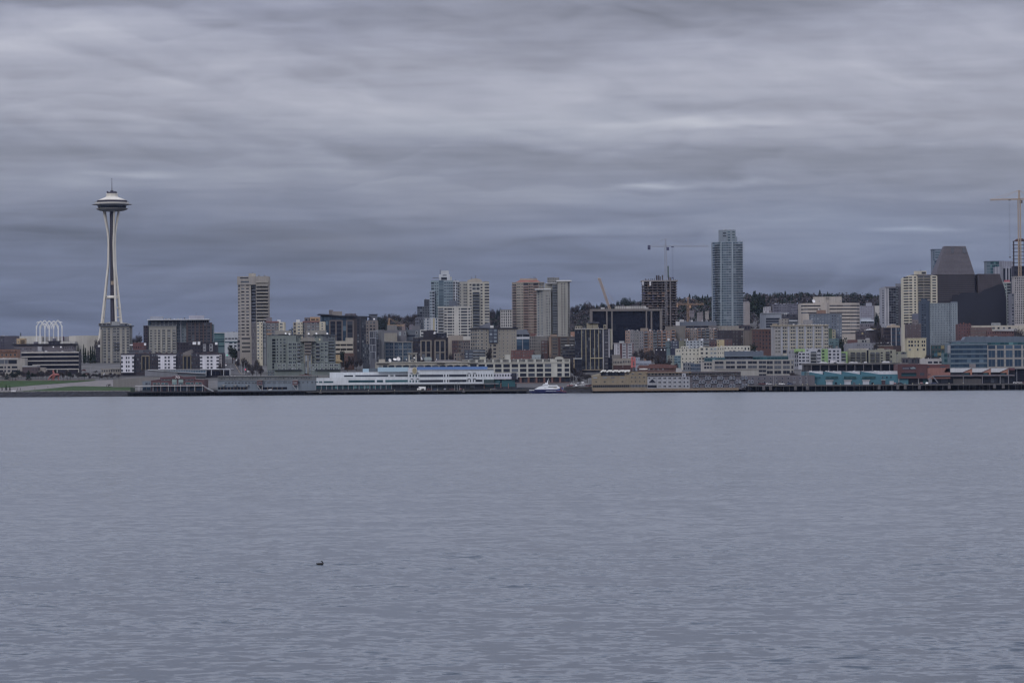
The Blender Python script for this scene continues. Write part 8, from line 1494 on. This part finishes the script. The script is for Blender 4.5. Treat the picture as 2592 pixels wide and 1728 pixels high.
# ================================================================== ferry, bird, people
def ferry():
    Y = 2784; a = W('S', 250, 712, Y); k = ZN['S'][2]/FPX*Y
    root = empty('passenger_ferry', (a.x+14, Y+3.5, 0), 0, 'white and dark blue passenger ferry moored between the white office and the hotel', 'ferry')
    X = lambda x: (x-250)*k-14
    Z = lambda y: (716-y)*k
    navy = plain('ferry_navy', (30, 36, 78), .3, var=.06); wht = plain('ferry_white', (178, 182, 190), .35, var=.05); red = plain('ferry_red', (130, 52, 62), .4)
    mb = MB(); st = [(0, .15, Z(628), Z(655)), (1.6, 1.2, Z(628), Z(690)), (4, 2.4, Z(629), -.3), (9, 3.4, Z(632), -.5), (16, 3.7, Z(638), -.5), (24, 3.6, Z(650), -.5), (28.2, 3.4, Z(655), -.4)]; vs = []
    for x, hw, zt, zk in st:
        for yy, zz in ((-hw, zt), (-hw*.92, (zt+zk)/2), (-hw*.7, zk), (hw*.7, zk), (hw*.92, (zt+zk)/2), (hw, zt)): vs.append((x-14, yy, zz))
    fs = [(j*6+i, (j+1)*6+i, (j+1)*6+i+1, j*6+i+1) for j in range(len(st)-1) for i in range(5)] + [(j*6+5, (j+1)*6+5, (j+1)*6, j*6) for j in range(len(st)-1)] + [tuple(range(5, -1, -1)), tuple(range(36, 42))]
    mb.add(vs, fs); mb.build('hull', navy, root)
    def pl(name, pts, y0, y1, mat, par=None):
        pr = [(X(x), Z(y)) for x, y in pts]; A = sum(pr[i][0]*pr[(i+1) % len(pr)][1]-pr[(i+1) % len(pr)][0]*pr[i][1] for i in range(len(pr)))
        if A < 0: pr.reverse()
        q = MB(); q.extrude_y(pr, y0, y1); return q.build(name, mat, par or root)
    pl('lower_deck_house', [(430, 582), (1150, 582), (1160, 640), (420, 632)], -3.3, 3.3, navy)
    cab = pl('cabin', [(425, 580), (470, 552), (560, 502), (660, 470), (800, 452), (930, 446), (1190, 445), (1205, 478), (1255, 498), (1275, 545), (1155, 580)], -3.1, 3.1, wht)
    pl('window_strip', [(872, 506), (905, 486), (1180, 486), (1180, 503)], -3.2, 3.2, glass('black'), cab); pl('window_strip', [(740, 545), (760, 525), (830, 525), (810, 545)], -3.16, 3.16, plain('pale_decal', (140, 140, 150)), cab)
    pl('window_strip', [(1060, 540), (1075, 515), (1170, 515), (1150, 545)], -3.16, 3.16, plain('tan_decal', (150, 138, 120)), cab)
    br_ = pl('bridge', [(668, 462), (700, 436), (740, 402), (860, 396), (925, 444), (925, 455)], -2.2, 2.2, wht); pl('bridge_window', [(655, 466), (680, 448), (880, 432), (900, 442), (760, 458)], -2.3, 2.3, glass('black'), br_)
    q = MB(); q.bar((X(840), 0, Z(396)), (X(908), 0, Z(215)), .32, n=6, r2=.07); q.bar((X(850), -1, Z(330)), (X(930), 1, Z(318)), .1); q.bar((X(790), 0, Z(392)), (X(800), 0, Z(350)), .12); q.build('mast', wht, root)
    q = MB(); q.box(X(800), X(880), -.9, .9, Z(392), Z(368)); q.build('radar_base', wht, root)
    q = MB()
    for i in range(14): x = X(258)+i*(X(790)-X(258))/13; q.bar((x, -1.0-min(2.2, i*.25), Z(628)), (x, -1.0-min(2.2, i*.25), Z(596)), .06); q.bar((x, 1.0+min(2.2, i*.25), Z(628)), (x, 1.0+min(2.2, i*.25), Z(596)), .06)
    for i in range(13):
        x0 = X(258)+i*(X(790)-X(258))/13; x1 = x0+(X(790)-X(258))/13
        for zz in (596, 612):
            for s_ in (-1, 1): q.bar((x0, s_*(1+min(2.2, i*.25)), Z(zz)), (x1, s_*(1+min(2.2, (i+1)*.25)), Z(zz)), .09)
    q.build('bow_rail', wht, root); pl('rub_strake', [(800, 630), (1150, 632), (1150, 640), (800, 640)], -3.75, 3.75, wht)
    pl('stern_house', [(1150, 552), (1262, 552), (1290, 625), (1160, 632)], -2.9, 2.9, plain('ferry_blue', (40, 56, 110), .4)); pl('stern_deck', [(1150, 634), (1490, 650), (1490, 664), (1170, 662)], -3.5, 3.5, red)
    q = MB(); q.bar((X(1262), -2, Z(500)), (X(1370), -2, Z(640)), .14); q.bar((X(1300), -2, Z(470)), (X(1300), -2, Z(640)), .1); q.bar((X(1262), 2, Z(500)), (X(1360), 2, Z(640)), .14); q.build('davit', red, root)
    pl('liferaft_locker', [(1322, 530), (1368, 520), (1370, 600), (1332, 600)], -1.5, 1.5, plain('ferry_blue', (40, 56, 110), .4)); q = MB(); q.bar((X(1385), 0, Z(500)), (X(1365), 0, Z(650)), .14); q.build('stern_post', wht, root)
ferry()
def skin_obj(name, pts, edges, mat, parent=None, sub=2):
    """one continuous body grown round a skeleton of joints (position, radius)"""
    me = bpy.data.meshes.new(name); me.from_pydata([p for p, r in pts], edges, []); me.materials.append(mat)
    o = bpy.data.objects.new(name, me); COL.objects.link(o); o.parent = parent
    sk = o.modifiers.new('skin', 'SKIN'); sk.use_smooth_shade = True
    if not me.skin_vertices: me.skin_vertices.new()
    for i, (p, r) in enumerate(pts): me.skin_vertices[0].data[i].radius = r if isinstance(r, tuple) else (r, r)
    me.skin_vertices[0].data[0].use_root = True
    ss = o.modifiers.new('subd', 'SUBSURF'); ss.levels = sub; ss.render_levels = sub
    return o
def bird():
    p = W('O', 810, 1428, 177); root = empty('diving_bird', (p.x, p.y, 0), 0, 'small dark diving bird swimming alone on the open water', 'bird'); m = plain('dark_feathers', (.012, .011, .013), .7, raw=True, var=.3, scale=20)
    k = .085/FPX*177*1.12
    f = lambda x, y: ((x-1290)*k, 0, (578-y)*k)
    pts = [(f(1290, 552), (.085, .066)), (f(1240, 548), (.066, .054)), (f(1205, 541), (.03, .03)), (f(1186, 532), (.012, .022)), (f(1340, 548), (.085, .07)), (f(1376, 542), (.058, .052)), (f(1364, 512), (.032, .034)), (f(1350, 488), (.028, .028)), (f(1334, 476), (.034, .034)), (f(1318, 474), (.022, .022))]
    b_ = skin_obj('body', pts, [(0, 1), (1, 2), (2, 3), (0, 4), (4, 5), (5, 6), (6, 7), (7, 8), (8, 9)], m, root)
    q = MB(); q.bar(f(1322, 478), f(1300, 474), .007, n=6, r2=.002); q.build('bill', plain('dark_bill', (.05, .045, .04), .5, raw=True), root)
    q = MB()
    for s_ in (-1, 1): q.bar((f(1332, 482)[0], s_*.017, f(0, 482)[2]), (f(1332, 482)[0], s_*.021, f(0, 482)[2]), .004, n=6)
    q.build('eye', plain('bird_eye', (.3, .05, .03), .3, raw=True), root)
    for s_ in (-1, 1):
        q = MB(); q.add([(f(1350, 0)[0], s_*.052, .042), (f(1290, 0)[0], s_*.060, .05), (f(1225, 0)[0], s_*.036, .050), (f(1205, 0)[0], s_*.018, .046), (f(1240, 0)[0], s_*.050, .020), (f(1300, 0)[0], s_*.062, .015)], [(0, 1, 2, 3, 4, 5)]); q.build('wing', m, root)
bird()
def wake():
    p = W('O', 810, 1428, 177); mb = MB(); rr = random.Random(3); m = bpy.data.materials['bay_water']
    for sg, L in ((1, 1.5), (-1, .8)):
        prev = None
        for i in range(24):
            t = i/23; x = p.x-.1-L*t; y = p.y+sg*.02-t*.55*(1 if sg > 0 else -.5)-.05*math.sin(t*9); h = .022*(1-t)**.7*(.7+.5*abs(math.sin(t*17+sg))); w_ = .05+.05*t
            q = [(x, y-w_, -.01), (x, y-w_*.2, h), (x, y+w_, -.01)]
            if prev: mb.add(prev+q, [(0, 1, 4, 3), (1, 2, 5, 4)])
            prev = q
    o = mb.build('wake', m); tag(o, 'thin trailing ripple behind the swimming bird', 'wake', kind='stuff')
wake()
def people():
    skin = plain('skin', (.35, .22, .17), .6, raw=True)
    def man(c1, c2, label, x, y, z, rz, st=.18):
        root = empty('person', (x, y, z), rz, label, 'person')
        P_ = [((0, 0, .95), (.15, .11)), ((0, 0, 1.15), (.14, .10)), ((0, 0, 1.38), (.17, .11)), ((0, 0, 1.50), (.06, .06)), ((0, .02, 1.58), (.075, .09)), ((0, .02, 1.70), (.07, .085)),
              ((-.09, 0, .9), .085), ((-.1, st, .50), .06), ((-.1, st*1.1, .08), .04), ((-.1, st*1.1+.14, .04), .035), ((.09, 0, .9), .085), ((.1, -st*.4, .50), .06), ((.1, -st*1.3, .08), .04), ((.1, -st*1.3+.14, .04), .035),
              ((-.2, 0, 1.4), .055), ((-.25, -.06, 1.15), .045), ((-.25, .06, .92), .035), ((-.25, .1, .84), .03), ((.2, 0, 1.4), .055), ((.25, .05, 1.15), .045), ((.25, .14, .94), .035), ((.25, .18, .87), .03)]
        E_ = [(0, 1), (1, 2), (2, 3), (3, 4), (4, 5), (0, 6), (6, 7), (7, 8), (8, 9), (0, 10), (10, 11), (11, 12), (12, 13), (2, 14), (14, 15), (15, 16), (16, 17), (2, 18), (18, 19), (19, 20), (20, 21)]
        skin_obj('body', P_, E_, skin, root, 1)
        skin_obj('jacket', [((0, 0, .92), (.17, .13)), ((0, 0, 1.16), (.16, .12)), ((0, 0, 1.40), (.185, .125)), ((-.205, 0, 1.4), .07), ((-.255, -.06, 1.15), .06), ((-.255, .05, .95), .05), ((.205, 0, 1.4), .07), ((.255, .05, 1.15), .06), ((.255, .13, .97), .05)], [(0, 1), (1, 2), (2, 3), (3, 4), (4, 5), (2, 6), (6, 7), (7, 8)], plain('cloth_%d' % c1[0], c1, .9, raw=True), root, 1)
        skin_obj('trousers', [((0, 0, .92), (.165, .125)), ((-.1, 0, .86), .10), ((-.1, st, .50), .075), ((-.1, st*1.1, .12), .06), ((.1, 0, .86), .10), ((.1, -st*.4, .50), .075), ((.1, -st*1.3, .12), .06)], [(0, 1), (1, 2), (2, 3), (0, 4), (4, 5), (5, 6)], plain('cloth_%d' % int(c2[0]*999), c2, .9, raw=True), root, 1)
        mb = MB(); mb.lathe([(.01, 1.80), (.06, 1.79), (.095, 1.72), (.098, 1.66), (.06, 1.64)], 10, c=(0, .005)); mb.build('hair', plain('hair', (.03, .02, .015), .8, raw=True), root)
    for (z, x, y, c1, c2, lab) in [('R', 1187, 412, (.03, .03, .04), (.04, .045, .07), 'person in dark clothes walking up the pale path in the middle of the park slope'), ('R', 868, 448, (.05, .04, .06), (.03, .03, .03), 'person in dark clothes on the lower left part of the pale path'), ('R', 400, 222, (.04, .05, .05), (.05, .05, .06), 'person standing on the upper edge of the park lawn at left'), ('R', 228, 240, (.06, .04, .04), (.03, .03, .05), 'person on the top path beside the dark shrub at far left')]:
        p = drape(z, x, y); man(c1, c2, lab, p.x, p.y, p.z+.13, RND.uniform(0, 6))
people()
# ================================================================== air over the bay
mb = MB(); mb.box(-2750, 2750, -80, 7700, -3.5, 246)

me = mb.mesh('haze', []); hz = bpy.data.objects.new('haze', me); COL.objects.link(hz); tag(hz, kind='stuff')
hm = bpy.data.materials.new('bay_air'); nt, ns, lk = nodes(hm); out = N(ns, 'ShaderNodeOutputMaterial'); pv = N(ns, 'ShaderNodeVolumePrincipled')
pv.inputs['Color'].default_value = (.50, .64, 1.0, 1); pv.inputs['Density'].default_value = HAZE; pv.inputs['Anisotropy'].default_value = 0.0
lk.new(pv.outputs[0], out.inputs['Volume']); me.materials.append(hm)
